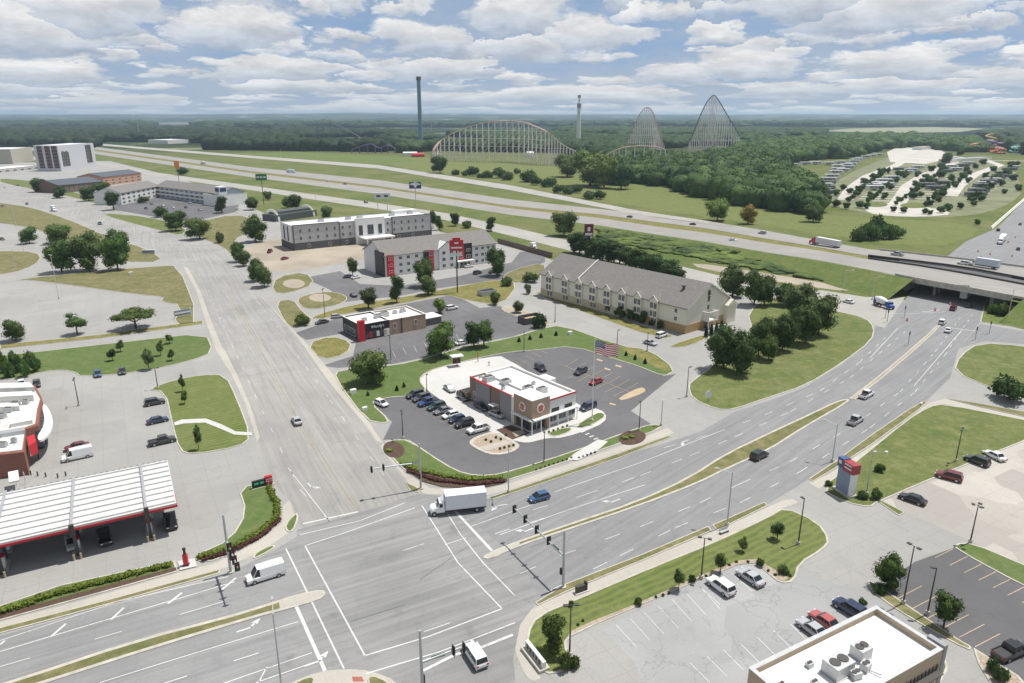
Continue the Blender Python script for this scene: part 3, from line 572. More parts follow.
# ================================================================ vehicles
def loft(mb, sts, m=0):
    # sts: list of rings (each list of points); closed ends
    n = len(sts[0]); vs = [p for r in sts for p in r]
    fs = [(i*n+j, i*n+(j+1) % n, (i+1)*n+(j+1) % n, (i+1)*n+j) for i in range(len(sts)-1) for j in range(n)]
    mb.add(vs, fs, m); mb.add(vs, [tuple(range(n-1, -1, -1)), tuple(range((len(sts)-1)*n, len(sts)*n))], m)
def ring(x, w, zb, zt):
    return [(x, -w*.9, zb), (x, -w, zb+.22), (x, -w, zt-.16), (x, -w*.86, zt), (x, w*.86, zt), (x, w, zt-.16), (x, w, zb+.22), (x, w*.9, zb)]
SPEC = {
 'sedan': dict(L=4.8, W=1.84, top=[(-2.4, .72), (-2.3, .92), (-1.5, 1.0), (1.0, .96), (1.9, .84), (2.3, .72), (2.4, .6)], cab=(-1.75, 1.15, -1.05, .35, .95, 1.46), wb=(1.45, -1.4), r=.33),
 'hatch': dict(L=4.2, W=1.8, top=[(-2.1, .75), (-2.03, .98), (-1.5, 1.0), (.9, .98), (1.7, .86), (2.03, .72), (2.1, .6)], cab=(-2.0, 1.15, -1.6, .25, .95, 1.52), wb=(1.3, -1.3), r=.33),
 'suv': dict(L=4.8, W=1.95, top=[(-2.4, .85), (-2.35, 1.1), (-1.5, 1.12), (1.0, 1.12), (1.9, 1.02), (2.3, .9), (2.4, .7)], cab=(-2.32, 1.2, -2.0, .4, 1.08, 1.78), wb=(1.5, -1.45), r=.38),
 'minivan': dict(L=5.0, W=1.98, top=[(-2.5, .85), (-2.42, 1.08), (-1.5, 1.08), (1.2, 1.05), (1.9, .95), (2.4, .8), (2.5, .6)], cab=(-2.42, 1.75, -2.15, .75, 1.04, 1.8), wb=(1.6, -1.5), r=.36),
 'pickup': dict(L=5.7, W=2.0, top=[(-2.85, 1.0), (-2.8, 1.02), (-.8, 1.02), (-.7, 1.15), (1.2, 1.15), (2.3, 1.05), (2.75, .95), (2.85, .7)], cab=(-.85, 1.55, -.65, .8, 1.12, 1.88), wb=(1.9, -1.75), r=.42),
 'van': dict(L=5.9, W=2.05, top=[(-2.95, 1.0), (-2.9, 1.15), (1.4, 1.15), (2.2, 1.1), (2.85, .95), (2.95, .7)], cab=(-2.88, 2.1, -2.85, 1.3, 1.1, 2.35), wb=(1.9, -1.8), r=.37)}
def make_vehicle(kind):
    s = SPEC[kind]; w = s['W']/2; root = empty({'sedan': 'parked_car', 'hatch': 'parked_car', 'suv': 'parked_car', 'minivan': 'minivan', 'pickup': 'pickup_truck', 'van': 'cargo_van'}[kind], (0, -500, 0))
    mb = MB(); n = len(s['top']); sts = []
    for i, (x, z) in enumerate(s['top']): sts.append(ring(x, w*(.9 if i in (0, n-1) else .97 if i in (1, n-2) else 1), .3, z))
    loft(mb, sts)
    x0, x1, r0, r1, zb, zt = s['cab']; wr = w*.78
    if kind == 'van':
        loft(mb, [[(x0, -w*.97, zb-.1), (x0, -w*.85, zt), (x0, w*.85, zt), (x0, w*.97, zb-.1)], [(.9, -w*.97, zb-.1), (.95, -w*.85, zt), (.95, w*.85, zt), (.9, w*.97, zb-.1)]])
        mb.box(-2.6, .2, -w*.72, -w*.66, zt+.1, zt+.16); mb.box(-2.6, .2, w*.66, w*.72, zt+.1, zt+.16)
        for xx in (-2.3, -1.2, 0): mb.box(xx-.05, xx+.05, -w*.72, w*.72, zt, zt+.11)
        x0 = .85; r0 = .9
    if kind == 'pickup':
        mb.box(-2.7, -.85, -w*.8, w*.8, 1.025, 1.03, 1)
        for yy in (-1, 1): mb.box(-2.75, -.8, yy*w*.93-.07, yy*w*.93+.07, 1., 1.12)
    # roof skin and pillars
    loft(mb, [[(r0-.04, -wr, zt-.02), (r0-.04, wr, zt-.02), (r0-.02, wr, zt+.03), (r0-.02, -wr, zt+.03)], [(r1, -wr, zt-.02), (r1, wr, zt-.02), (r1, wr, zt+.03), (r1, -wr, zt+.03)]])
    for yy in (-1, 1):
        mb.tube((x0+.05, yy*w*.9, zb), (r0, yy*wr, zt), .05, n=4); mb.tube((x1-.05, yy*w*.9, zb), (r1, yy*wr, zt), .045, n=4)
        if kind != 'van': mb.tube(((x0+x1)/2-.1, yy*w*.9, zb), ((r0+r1)/2, yy*(wr+.01), zt), .045, n=4)
        mb.box(x1-.35, x1-.15, min(yy*w*.98, yy*w*1.12), max(yy*w*.98, yy*w*1.12), zb, zb+.16)
    mb.box(-s['L']/2-.03, s['L']/2+.03, -w*.82, w*.82, .34, .5, 1)
    mb.build('body', [CARP, TRIM], root)
    g = MB(); loft(g, [[(x0, -w*.88, zb-.02), (x0, w*.88, zb-.02), (r0, wr*.98, zt-.01), (r0, -wr*.98, zt-.01)], [(x1, -w*.88, zb-.02), (x1, w*.88, zb-.02), (r1, wr*.98, zt-.01), (r1, -wr*.98, zt-.01)]])
    g.build('windows', GLASS, root)
    for xx in s['wb']:
        for yy in (-1, 1):
            t = MB(); r = s['r']; t.tube((xx, yy*(w-.22), r), (xx, yy*(w+.02), r), r, n=14); t.tube((xx, yy*(w+.0), r), (xx, yy*(w+.03), r), r*.6, n=10, m=1); t.build('wheel', [TYRE, RIM], root)
    zh = .68 if kind in ('sedan', 'hatch') else .82
    for yy in (-1, 1):
        MB().rbox((s['L']/2-.06, yy*w*.68, zh), (.14, .4, .15)).build('headlight', HEADL, root)
        MB().rbox((-s['L']/2+.03, yy*w*.74, zh+.05), (.14, .3, .2)).build('taillight', TAILL, root)
    return root
VEH = {k: make_vehicle(k) for k in SPEC}; USED = set()
COLS = dict(white=(.78, .78, .77), silver=(.42, .43, .44), grey=(.16, .165, .17), black=(.014, .014, .016), navy=(.018, .03, .07), blue=(.04, .10, .20), red=(.28, .012, .02), maroon=(.16, .012, .02), pink=(.42, .10, .09), dark=(.035, .037, .04), green=(.03, .055, .05), charcoal=(.06, .06, .065), jeep=(.02, .045, .16), purple=(.13, .02, .05))
def car(kind, x, y, fx, fy, col, label, group=None, z=0., sc=1.):
    p = P(x, y, z); q = P(fx, fy, z); th = math.atan2(q.y-p.y, q.x-p.x); z += .045
    src = VEH[kind]
    cat = {'pickup': 'pickup truck', 'van': 'van', 'minivan': 'minivan', 'suv': 'SUV'}.get(kind, 'car')
    if kind not in USED:
        USED.add(kind); src.location = (p.x, p.y, z); src.rotation_euler = (0, 0, th); r = src
        for c in src.children: c.color = (*COLS[col], 1)
        r['label'] = label
        if group: r['group'] = group
    else:
        r = dup(src, (p.x, p.y, z), th, None, label, None, (*COLS[col], 1))
        if group: r['group'] = group
        elif 'group' in r: del r['group']
    r['category'] = cat
    return r
def wheels(root, xs, w, r=.5, dual=False):
    for x in xs:
        for yy in (-1, 1):
            t = MB(); t.tube((x, yy*(w-.3), r), (x, yy*w, r), r, n=12); t.tube((x, yy*w-.01, r), (x, yy*(w+.02), r), r*.5, n=8, m=1); t.build('wheel', [TYRE, RIM], root)
def truck(name, px, fpx, label, cat, z=0., kind='box', cabcol=(.8, .8, .8), boxcol=(.72, .72, .76), L=7.6, group=None):
    p = P(*px, z); q = P(*fpx, z); th = math.atan2(q.y-p.y, q.x-p.x)
    r = empty(name, (p.x, p.y, z+.045), th, label, cat, group)
    if kind == 'box':
        xb = L/2-1.2; b = MB(); b.box(-L+xb, xb, -1.25, 1.25, 1.15, 3.95); b.box(-L+xb-.02, xb+.02, -1.28, 1.28, 3.9, 4.0); b.box(-L+xb-.02, xb+.02, -1.28, 1.28, 1.1, 1.2); 
        for i in range(9): b.box(-L+xb+.2+i*(L-.4)/8-.03, -L+xb+.2+i*(L-.4)/8+.03, -1.27, 1.27, 1.2, 3.9)
        o = b.build('cargo_box', BODY, r); o.color = (*boxcol, 1)
        MB().box(-L+xb, xb+.2, -.9, .9, .6, 1.1).build('chassis', TRIM, r)
        c = MB(); c.box(xb+.15, xb+1.7, -1.15, 1.15, .7, 1.7); loft(c, [[(xb+.15, -1.1, 1.7), (xb+.15, 1.1, 1.7), (xb+.2, 1.02, 2.65), (xb+.2, -1.02, 2.65)], [(xb+1.5, -1.1, 1.7), (xb+1.5, 1.1, 1.7), (xb+1.05, 1.02, 2.65), (xb+1.05, -1.02, 2.65)]])
        loft(c, [ring(xb+1.5, 1.05, .6, 1.75), ring(xb+2.5, .95, .6, 1.6), ring(xb+2.75, .85, .6, 1.35)])
        for yy in (-1, 1): c.tube((xb+2.1, yy*.95, .75), (xb+2.1, yy*1.12, .75), .62, n=10)
        loft(c, [[(xb+.1, -.9, 2.65), (xb+.1, .9, 2.65), (xb+.1, .9, 3.3), (xb+.1, -.9, 3.3)], [(xb+.9, -.85, 2.65), (xb+.9, .85, 2.65), (xb+.3, .85, 3.3), (xb+.3, -.85, 3.3)]])
        o = c.build('cab', CARP, r); o.color = (*cabcol, 1)
        g = MB(); g.box(xb+.5, xb+1.1, -1.13, 1.13, 1.75, 2.4); g.build('side_windows', GLASS, r); MB().rbox((xb+1.3, 0, 2.12), (.25, 1.8, .6)).build('windscreen', GLASS, r)
        wheels(r, (xb+2.1, -L+xb+1.8), 1.2)
        for yy in (-1, 1): MB().rbox((xb+2.72, yy*.65, 1.), (.12, .3, .25)).build('headlight', HEADL, r)
    else:
        b = MB()
        b.box(-11, 3.6, -1.28, 1.28, 1.15, 4.05)
        for i in range(16): b.box(-10.8+i*.95, -10.74+i*.95, -1.3, 1.3, 1.25, 3.95)
        o = b.build('trailer', BODY, r); o.color = (*boxcol, 1)
        MB().box(-10.8, 5.5, -.5, .5, .75, 1.12).build('chassis', TRIM, r)
        c = MB(); c.box(4.0, 6.3, -1.2, 1.2, .8, 2.9); loft(c, [[(4., -1.15, 2.9), (4., 1.15, 2.9), (4., 1.0, 3.9), (4., -1., 3.9)], [(6.2, -1.1, 2.9), (6.2, 1.1, 2.9), (5.1, .9, 3.7), (5.1, -.9, 3.7)]])
        loft(c, [ring(6.3, 1.1, .7, 2.0), ring(7.8, .95, .7, 1.75), ring(8.1, .85, .7, 1.4)])
        o = c.build('cab', CARP, r); o.color = (*cabcol, 1)
        MB().rbox((6.28, 0, 2.45), (.12, 2.0, .7)).build('windscreen', GLASS, r); MB().box(5.3, 6.1, -1.22, 1.22, 2.1, 2.7).build('side_windows', GLASS, r)
        wheels(r, (7.3, 4.9, 3.8, -8.7, -9.9), 1.25)
    return r
# ================================================================ trees
def crown_mesh(mb, lobes, n, ls, seed, core=True, flat=.0, mi=0):
    rs = np.random.default_rng(seed)
    tot = sum(l[3]**2 for l in lobes)
    for (cx, cy, cz, r, sq) in lobes:
        k = int(n*r*r/tot)
        d = rs.normal(size=(k, 3)); d /= np.linalg.norm(d, axis=1)[:, None]
        bump = np.array([mnoise.noise(Vector((x*2.3+seed, y*2.3, z*2.3+cx))) for x, y, z in d])
        rad = r*(.80+.20*rs.random(k)**.6+.34*bump)
        c = d*rad[:, None]*np.array([1, 1, sq])+np.array([cx, cy, cz])
        nr = d+rs.normal(size=(k, 3))*.55; nr /= np.linalg.norm(nr, axis=1)[:, None]
        t = np.cross(nr, rs.normal(size=(k, 3))); t /= np.linalg.norm(t, axis=1)[:, None]; bt = np.cross(nr, t)
        s = ls*(.6+.8*rs.random(k))[:, None]
        vs = np.stack([c-t*s, c+bt*s*.75, c+t*s, c-bt*s*.75], 1).reshape(-1, 3)
        mb.add(vs.tolist(), [(4*i, 4*i+1, 4*i+2, 4*i+3) for i in range(k)], mi)
        if core:
            seg, rg = 8, 6; vv = []
            for i in range(rg+1):
                th = math.pi*i/rg
                for j in range(seg):
                    a = 2*math.pi*j/seg; dd = Vector((math.sin(th)*math.cos(a), math.sin(th)*math.sin(a), math.cos(th)))
                    q = r*(.70+.35*mnoise.noise(Vector((dd.x*2.3+seed, dd.y*2.3, dd.z*2.3+cx)))); vv.append((cx+dd.x*q, cy+dd.y*q, cz+dd.z*q*sq))
            mb.add(vv, [(i*seg+j, (i+1)*seg+j, (i+1)*seg+(j+1) % seg, i*seg+(j+1) % seg) for i in range(rg) for j in range(seg)], mi)
def make_tree(seed, kind='round', n=1500):
    # unit tree: height 1, built at z 0..1
    rs = random.Random(seed); root = empty({'round': 'broadleaf_tree', 'oval': 'broadleaf_tree', 'spread': 'spreading_tree', 'conifer': 'conifer_tree', 'bush': 'shrub', 'loose': 'young_tree'}[kind], (0, -500, 0)); mb = MB(); tr = MB(); L = []
    mat = LEAF
    if kind in ('round', 'oval', 'loose'):
        cz, R, sq = (.50, .36, 1.2) if kind == 'round' else (.50, .23, 1.85) if kind == 'oval' else (.56, .25, 1.3)
        for i in range(9):
            a = i*2.4+rs.random(); rr = R*rs.uniform(.35, .72); L.append((math.cos(a)*rr, math.sin(a)*rr, cz+rs.uniform(-.95, .85)*R*sq*.72, R*rs.uniform(.42, .66), 1.))
        L.append((0, 0, cz, R*.75, sq)); L.append((R*.3, 0, cz-R*.75, R*.5, .8)); L.append((-R*.35, R*.2, cz-R*.7, R*.5, .8))
        ls = .021; tr.tube((0, 0, 0), (0, 0, .34), .022, .016, 7)
        for i in range(5): a = i*1.3; tr.tube((0, 0, .26+.03*i), (math.cos(a)*R*.6, math.sin(a)*R*.6, .5+.05*i), .011, .004, 5)
    elif kind == 'spread':
        for i in range(11):
            a = i*2.4; rr = .42*math.sqrt((i+.5)/11)*1.1; L.append((math.cos(a)*rr, math.sin(a)*rr, .70+rs.uniform(-.1, .12)-.25*rr, .2*rs.uniform(.8, 1.15), .75))
        ls = .022; tr.tube((0, 0, 0), (0, 0, .4), .03, .022, 7)
        for i in range(6): a = i*1.05; tr.tube((0, 0, .3), (math.cos(a)*.35, math.sin(a)*.35, .66), .014, .005, 5)
    elif kind == 'conifer':
        mat = CONIF; ls = .022
        for i in range(9):
            z = .14+.8*i/9; rr = .22*(1-i/9)**.9+.02
            for j in range(4 if i < 7 else 1):
                a = j*1.57+i*.9; L.append((math.cos(a)*rr*.55, math.sin(a)*rr*.55, z, rr*.62+.012, .75))
        tr.tube((0, 0, 0), (0, 0, .5), .02, .01, 6)
    else:
        for i in range(8):
            a = i*2.4; rr = .42*math.sqrt(i/8); L.append((math.cos(a)*rr, math.sin(a)*rr, .42+rs.uniform(-.08, .14)-rr*.25, .30*rs.uniform(.8, 1.2), .95))
        ls = .055; n = int(n*.6); tr.tube((0, 0, 0), (0, 0, .3), .03, .02, 5)
    crown_mesh(mb, L, n, ls, seed)
    tr.build('trunk', BARK, root); mb.build('crown', mat, root); return root
TP = {'round': [make_tree(1, 'round', 2400), make_tree(2, 'round', 2400), make_tree(3, 'round', 2400)], 'oval': [make_tree(4, 'oval', 1900), make_tree(5, 'oval', 1900)], 'spread': [make_tree(6, 'spread', 2200)],
      'loose': [make_tree(8, 'loose', 1100), make_tree(9, 'loose', 1100)], 'conifer': [make_tree(10, 'conifer', 1500), make_tree(11, 'conifer', 1500)], 'bush': [make_tree(12, 'bush'), make_tree(13, 'bush')]}
TC = dict.fromkeys(TP, 0); TUSED = set()
def tree(kind, x, y, ytop, wpx, label, tint=(1, 1, 1), group=None, cat=None, z=0.):
    p = P(x, y, z); h = ZH(x, y, ytop)*1.02; i = TC[kind] % len(TP[kind]); TC[kind] += 1; src = TP[kind][i]
    scale_px = F/((p.y)*CP+(H)*SP); wid = wpx/scale_px
    base = {'round': .80, 'oval': .50, 'spread': 1.05, 'loose': .58, 'conifer': .5, 'bush': 1.3}[kind]
    k = wid/base
    g_v = random.uniform(.85, 1.3); tint = (tint[0]*g_v*random.uniform(.85, 1.2), tint[1]*g_v, tint[2]*g_v*random.uniform(.8, 1.2))
    if kind == 'bush': h = h/.8
    if (kind, i) not in TUSED:
        TUSED.add((kind, i)); r = src; r.location = p; r.rotation_euler = (0, 0, random.uniform(0, 6.28)); r.scale = (k, k, h)
        for c in r.children: c.color = (*tint, 1)
        r['label'] = label
    else: r = dup(src, p, random.uniform(0, 6.28), (k, k, h), label, None, (*tint, 1))
    if group: r['group'] = group
    elif 'group' in r: del r['group']
    r['category'] = cat or ('shrub' if kind == 'bush' else 'tree')
    if kind == 'bush': pass
    return r
def hedge(px, w, h, label, mat=LEAFY, n=None, z=.15, name='hedge', ls=.16):
    ps = [P(x, y) for x, y in px]; mb = MB(); o = ps[0]; L = []
    for a, c in zip(ps[:-1], ps[1:]):
        d = (c-a); k = max(1, int(d.length/(w*.55)))
        for i in range(k):
            q = a+d*(i/k)-o; L.append((q.x+random.uniform(-.1, .1)*w, q.y+random.uniform(-.1, .1)*w, z+h*.45, w*.5*random.uniform(.85, 1.15), h/w))
    crown_mesh(mb, L, n or 70*len(L), ls, 5)
    r = mb.build(name, mat); r.location = (o.x, o.y, 0); return tag(r, label, 'hedge' if name == 'hedge' else 'plants')
def forest(name, poly, label, seed=1, hmin=9, hmax=15, dens=1., col=(1, 1, 1), leafy=False, mat=None, sp0=11.):
    rs = random.Random(seed); xs = [p[0] for p in poly]; ys = [p[1] for p in poly]
    wp = [P(x, y) for x, y in poly]; X0, X1 = min(p.x for p in wp), max(p.x for p in wp); Y0, Y1 = min(p.y for p in wp), max(p.y for p in wp)
    def inside(x, y):
        c = False; n = len(wp)
        for i in range(n):
            a, b_ = wp[i], wp[i-1]
            if (a.y > y) != (b_.y > y) and x < (b_.x-a.x)*(y-a.y)/(b_.y-a.y)+a.x: c = not c
        return c
    V = []; Fc = []; base = 0; ico = bpy.data.meshes.new('t'); bm = bmesh.new(); bmesh.ops.create_icosphere(bm, subdivisions=2, radius=1); bm.to_mesh(ico); bm.free()
    iv = np.array([v.co[:] for v in ico.vertices]); fi = np.array([f.vertices[:] for f in ico.polygons]); bpy.data.meshes.remove(ico)
    LV = []; y = Y0; cnt = 0
    while y < Y1:
        sp_ = max(sp0, y/85.)/dens; x = X0+rs.uniform(0, sp_)
        while x < X1:
            xx = x+rs.uniform(-.4, .4)*sp_; yy = y+rs.uniform(-.4, .4)*sp_
            if inside(xx, yy) and not (yy > 1650 and not leafy and mnoise.noise(Vector((xx*.0035+seed, yy*.0022, 1.5))) > .16):
                R = sp_*rs.choice((.55, .7, .85, 1.05)); h = rs.uniform(hmin, hmax)*(1+.12*mnoise.noise(Vector((xx*.01, yy*.01, 3))))
                ph = rs.uniform(0, 99); q = iv*1.0
                bump = np.sin(iv[:, 0]*5+ph)*np.cos(iv[:, 1]*5.3+ph*2)*.12+np.sin(iv[:, 2]*7+ph*3+iv[:, 0]*4)*.1+np.random.default_rng(cnt).normal(size=len(iv))*.06
                hr = min(h*.55, R*1.05); q = iv*(1+bump)[:, None]*np.array([R, R, hr])+np.array([xx, yy, h-hr*.9]); q[:, 2] = np.where((iv[:, 2] < -.3), q[:, 2]-(h-hr*1.6), q[:, 2]); V.append(q); Fc.append(fi+base); base += len(iv)
                if leafy:
                    g = np.random.default_rng(cnt+9); k = 110; d = g.normal(size=(k, 3)); d[:, 2] = abs(d[:, 2])*.9+d[:, 2]*.1; d /= np.linalg.norm(d, axis=1)[:, None]
                    c = d*(1.02+.12*g.random(k))[:, None]*np.array([R, R, hr])+np.array([xx, yy, h-hr*.9]); t = g.normal(size=(k, 3)); t /= np.linalg.norm(t, axis=1)[:, None]; u = np.cross(t, g.normal(size=(k, 3))); u /= np.linalg.norm(u, axis=1)[:, None]
                    s = .7*(.6+g.random(k))[:, None]; LV.append(np.stack([c-t*s, c+u*s, c+t*s, c-u*s], 1).reshape(-1, 3))
                cnt += 1
            x += sp_
        y += sp_*.9
    if not V: return
    V = np.concatenate(V); Fc = np.concatenate(Fc); nt_ = len(Fc); nq = 0
    loops = Fc.reshape(-1); starts = np.arange(nt_)*3; tot = np.full(nt_, 3)
    if LV:
        LV = np.concatenate(LV); nq = len(LV)//4; loops = np.concatenate([loops, np.arange(len(LV))+len(V)]); starts = np.concatenate([starts, nt_*3+np.arange(nq)*4]); tot = np.concatenate([tot, np.full(nq, 4)]); V = np.concatenate([V, LV])
    me = bpy.data.meshes.new(name); me.vertices.add(len(V)); me.vertices.foreach_set('co', V.reshape(-1)); me.loops.add(len(loops)); me.loops.foreach_set('vertex_index', loops.astype(np.int32)); me.polygons.add(nt_+nq); me.polygons.foreach_set('loop_start', starts.astype(np.int32)); me.polygons.foreach_set('loop_total', tot.astype(np.int32)); me.update(calc_edges=True)
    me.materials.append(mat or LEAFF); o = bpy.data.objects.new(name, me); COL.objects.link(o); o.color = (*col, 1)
    return tag(o, label, 'woods', None, 'stuff')
# ================================================================ street furniture
def lamp(x, y, yt, label, style='double', col=None, arm=None, group='light poles', xt=None):
    p = P(x, y); h = ZH(x, y, yt); m = col or DKMET; r = empty('light_pole', p, arm if arm is not None else random.uniform(0, 3), label, 'light pole', group)
    b = MB(); b.tube((0, 0, 0), (0, 0, .7), .32, .30, 10); b.build('base', KERB, r)
    b = MB(); b.tube((0, 0, .7), (0, 0, h), .13, .075, 8); b.build('pole', m, r)
    if style == 'street':
        b = MB(); b.tube((0, 0, h-.3), (2.4, 0, h+.35), .06, .05, 6); b.build('arm', m, r); b = MB(); b.rbox((2.7, 0, h+.36), (.8, .32, .16)); b.build('lamp_head', m, r)
    elif style == 'top':
        b = MB(); b.rbox((.45, 0, h), (.7, .4, .16)); b.rbox((.1, 0, h), (.25, .1, .1)); b.build('lamp_head', m, r)
    else:
        for s_ in ((-1, 1) if style == 'double' else (0, 1, 2)):
            a = s_*math.pi/2 if style == 'double' else s_*2.09; c, sn = math.cos(a) if style != 'double' else 0, math.sin(a) if style != 'double' else s_
            b = MB(); b.tube((0, 0, h-.05), (c*.5, sn*.5, h), .04, n=5); b.rbox((c*.75, sn*.75, h), (.45, .6, .18), 0 if style == 'double' else a); b.build('lamp_head', m, r)
    return r
def signal(x, y, h, L, th, label, nh=4, lamp_h=None, armz=6.2):
    p = P(x, y); r = empty('traffic_signal', p, th, label, 'traffic signal', 'traffic signals at the junction')
    MB().tube((0, 0, 0), (0, 0, .3), .5, n=10).build('base', KERB, r)
    MB().tube((0, 0, .3), (0, 0, h), .24, .16, 10).build('pole', GALV, r); b = MB(); b.tube((0, 0, armz-.4), (L, 0, armz), .19, .11, 8); b.build('mast_arm', GALV, r)
    for i in range(nh):
        xx = L*(1-i*.235)-.3; s = MB(); s.rbox((xx, 0, armz-.15), (.34, .42, 1.15)); s.rbox((xx, .0, armz-.15), (.06, .75, 1.5)); hd = s.build('signal_head', BLACK, r)
        for k, c in enumerate((TAILL, MATS['tan_paint'], GREEN)):
            t = MB(); t.tube((xx+.16, 0, armz+.2-k*.35), (xx+.24, 0, armz+.2-k*.35), .12, n=8); t.build('lens', c, hd)
    s = MB(); s.rbox((.25, .25, 3.0), (.35, .35, 1.1)); s.build('signal_head', BLACK, r)
    if lamp_h: b = MB(); b.tube((0, 0, h-.2), (2.6, .2, h+.3), .06, n=6); b.rbox((2.8, .2, h+.3), (.8, .3, .16)); b.build('lamp_arm', GALV, r)
    b = MB(); b.rbox((2.2, 0, armz-.25), (1.8, .06, .5)); b.build('street_sign', GREEN, r)
    return r
# ================================================================ building helpers
def frame(A, B, z=0):
    a, b_ = P(*A, z), P(*B, z); th = math.atan2(b_.y-a.y, b_.x-a.x); return Vector((a.x, a.y, 0)), th, (Vector((b_.x, b_.y))-Vector((a.x, a.y))).length
def window(par, x, z, w, h, y=0., face='front', name='window', m=None, fr=.08, fm=None, L=0):
    # face front: plane y=const facing -y; back +y; left: plane x=const facing -x; right +x
    b = MB(); g = MB(); e = .05
    def bx(mb, u0, u1, z0, z1, d0, d1, m_=0):
        if face == 'front': mb.box(u0, u1, y-d1, y-d0, z0, z1, m_)
        elif face == 'back': mb.box(u0, u1, y+d0, y+d1, z0, z1, m_)
        elif face == 'left': mb.box(y-d1, y-d0, u0, u1, z0, z1, m_)
        else: mb.box(y+d0, y+d1, u0, u1, z0, z1, m_)
    bx(b, x-w/2-fr, x+w/2+fr, z+h, z+h+fr, -.02, .09); bx(b, x-w/2-fr, x+w/2+fr, z-fr, z, -.02, .12); bx(b, x-w/2-fr, x-w/2, z, z+h, -.02, .09); bx(b, x+w/2, x+w/2+fr, z, z+h, -.02, .09)
    bx(b, x-.03, x+.03, z, z+h, -.02, .07)
    f = b.build(name, fm or TRIMW, par); bx(g, x-w/2, x+w/2, z, z+h, -.03, .04); g.build('pane', m or WIN, f); return f
def hvac(par, x, y, z, s=(2.2, 1.6, 1.3), rz=0):
    b = MB(); b.rbox((x, y, z+s[2]/2+.15), s, rz); b.rbox((x, y, z+.08), (s[0]*1.1, s[1]*1.1, .16), rz)
    b.tube((x-s[0]*.22, y, z+s[2]+.15), (x-s[0]*.22, y, z+s[2]+.25), s[1]*.3, n=12, m=1); b.tube((x+s[0]*.22, y, z+s[2]+.15), (x+s[0]*.22, y, z+s[2]+.25), s[1]*.3, n=12, m=1)
    return b.build('rooftop_unit', [GALV, DKMET], par)
def parapet_box(root, x0, x1, y0, y1, h, wm, rm, t=.35, ph=.8, cap=None, name='wall', capw=.12):
    b = MB(); b.box(x0, x1, y0, y1, 0, h-ph); w = b
    b.box(x0, x1, y0, y0+t, h-ph, h); b.box(x0, x1, y1-t, y1, h-ph, h); b.box(x0, x0+t, y0+t, y1-t, h-ph, h); b.box(x1-t, x1, y0+t, y1-t, h-ph, h)
    o = b.build(name, wm, root)
    r = MB(); r.box(x0+t, x1-t, y0+t, y1-t, h-ph+.003, h-ph+.05); ro = r.build('roof', rm, root)
    if cap:
        c = MB(); e = .07
        c.box(x0-e, x1+e, y0-e, y0+t+e, h, h+capw); c.box(x0-e, x1+e, y1-t-e, y1+e, h, h+capw); c.box(x0-e, x0+t+e, y0+t+e, y1-t-e, h, h+capw); c.box(x1-t-e, x1+e, y0+t+e, y1-t-e, h, h+capw); c.build('coping', cap, root)
    return o, ro
def gable(root, x0, x1, y0, y1, h, rise, wm, rm, over=.5, axis='x', name='wall'):
    b = MB(); ym = (y0+y1)/2; b.box(x0, x1, y0, y1, 0, h)
    if axis == 'x':
        for xx, s in ((x0, 1), (x1, -1)): b.add([(xx, y0, h), (xx, y1, h), (xx, ym, h+rise)], [(0, 2, 1) if s > 0 else (0, 1, 2)])
    w = b.build(name, wm, root); r = MB(); k = rise/((y1-y0)/2); th = .25
    xa, xb = x0-over, x1+over
    for sgn in (-1, 1):
        ye = (y0-over) if sgn < 0 else (y1+over); ze = h-k*over
        a = [(xa, ye, ze), (xb, ye, ze), (xb, ym, h+rise), (xa, ym, h+rise)]; t_ = [(p[0], p[1], p[2]+th) for p in a]
        r.add(a+t_, [(4, 5, 6, 7) if sgn < 0 else (7, 6, 5, 4), (0, 1, 5, 4), (1, 2, 6, 5), (3, 0, 4, 7), (0, 3, 2, 1)])
    ro = r.build('roof', rm, root); return w, ro
# ================================================================ BURGER RESTAURANT
o, th, L = frame((532, 432), (575, 417)); W_, D_ = 13.8, 24.5
r = empty('burger_restaurant', o, th, 'brown brick burger restaurant with white roof, red trim and round burger logos at its corner', 'restaurant'); r.location.z = .06
HB = 6.6; HT = 7.9
parapet_box(r, 4.6, W_, 0, D_, HB, [SIDEW, BRICK], ROOFW, .3, .55, TRIMW)
MB().box(4.92, W_+.1, -.14, -.02, HB-.25, HB+.14).build('red_coping', RED, r)
b = MB(); b.box(-.003, 4.597, 6.0, D_, 0, HB-.5); b.box(0, .3, 6.0, D_, HB-.5, HB-.03); b.box(.3, 4.6, D_-.3, D_, HB-.5, HB-.03); b.build('wall', BRICK, r)
MB().box(.3, 4.6, 6.0, D_-.3, HB-.497, HB-.45).build('roof', ROOFW, r)
b = MB(); b.box(-.28, -.003, 7.2, 11.6, 0, HB+.1); b.build('panel', SIDEG, r); b = MB(); b.box(-.28, -.003, 15.8, 21.6, 0, HB-.1); b.build('panel', SIDEG, r)
b = MB(); b.box(-.36, .1, 6.1, 7.18, 0, HB+.12); b.build('white_pier', TRIMW, r)
b = MB(); b.box(-.06, .25, 6.0, D_, HB-.03, HB+.12); b.box(-.35, -.02, 7.2, 11.6, HB+.1, HB+.26); b.box(-.35, -.02, 15.8, 21.6, HB-.1, HB+.08); b.build('red_coping', RED, r)
b = MB(); b.box(-.6, 4.6, -.6, 6.0, 3.4, HT); b.box(-.6, -.1, 5.2, 6.0, 0, 3.4); b.box(4.0, 4.9, -.62, .2, 0, HT+.01); b.build('corner_tower', [BRICKT], r)
b = MB(); b.box(-.1, 4., .6, 6., 0, 3.35); b.build('entrance_glass', WIN, r)
b = MB(); b.box(-1.2, 5.0, -1.6, -.6, 3.1, 3.4); b.box(-1.4, -.6, -1.6, 6.2, 3.1, 3.4)
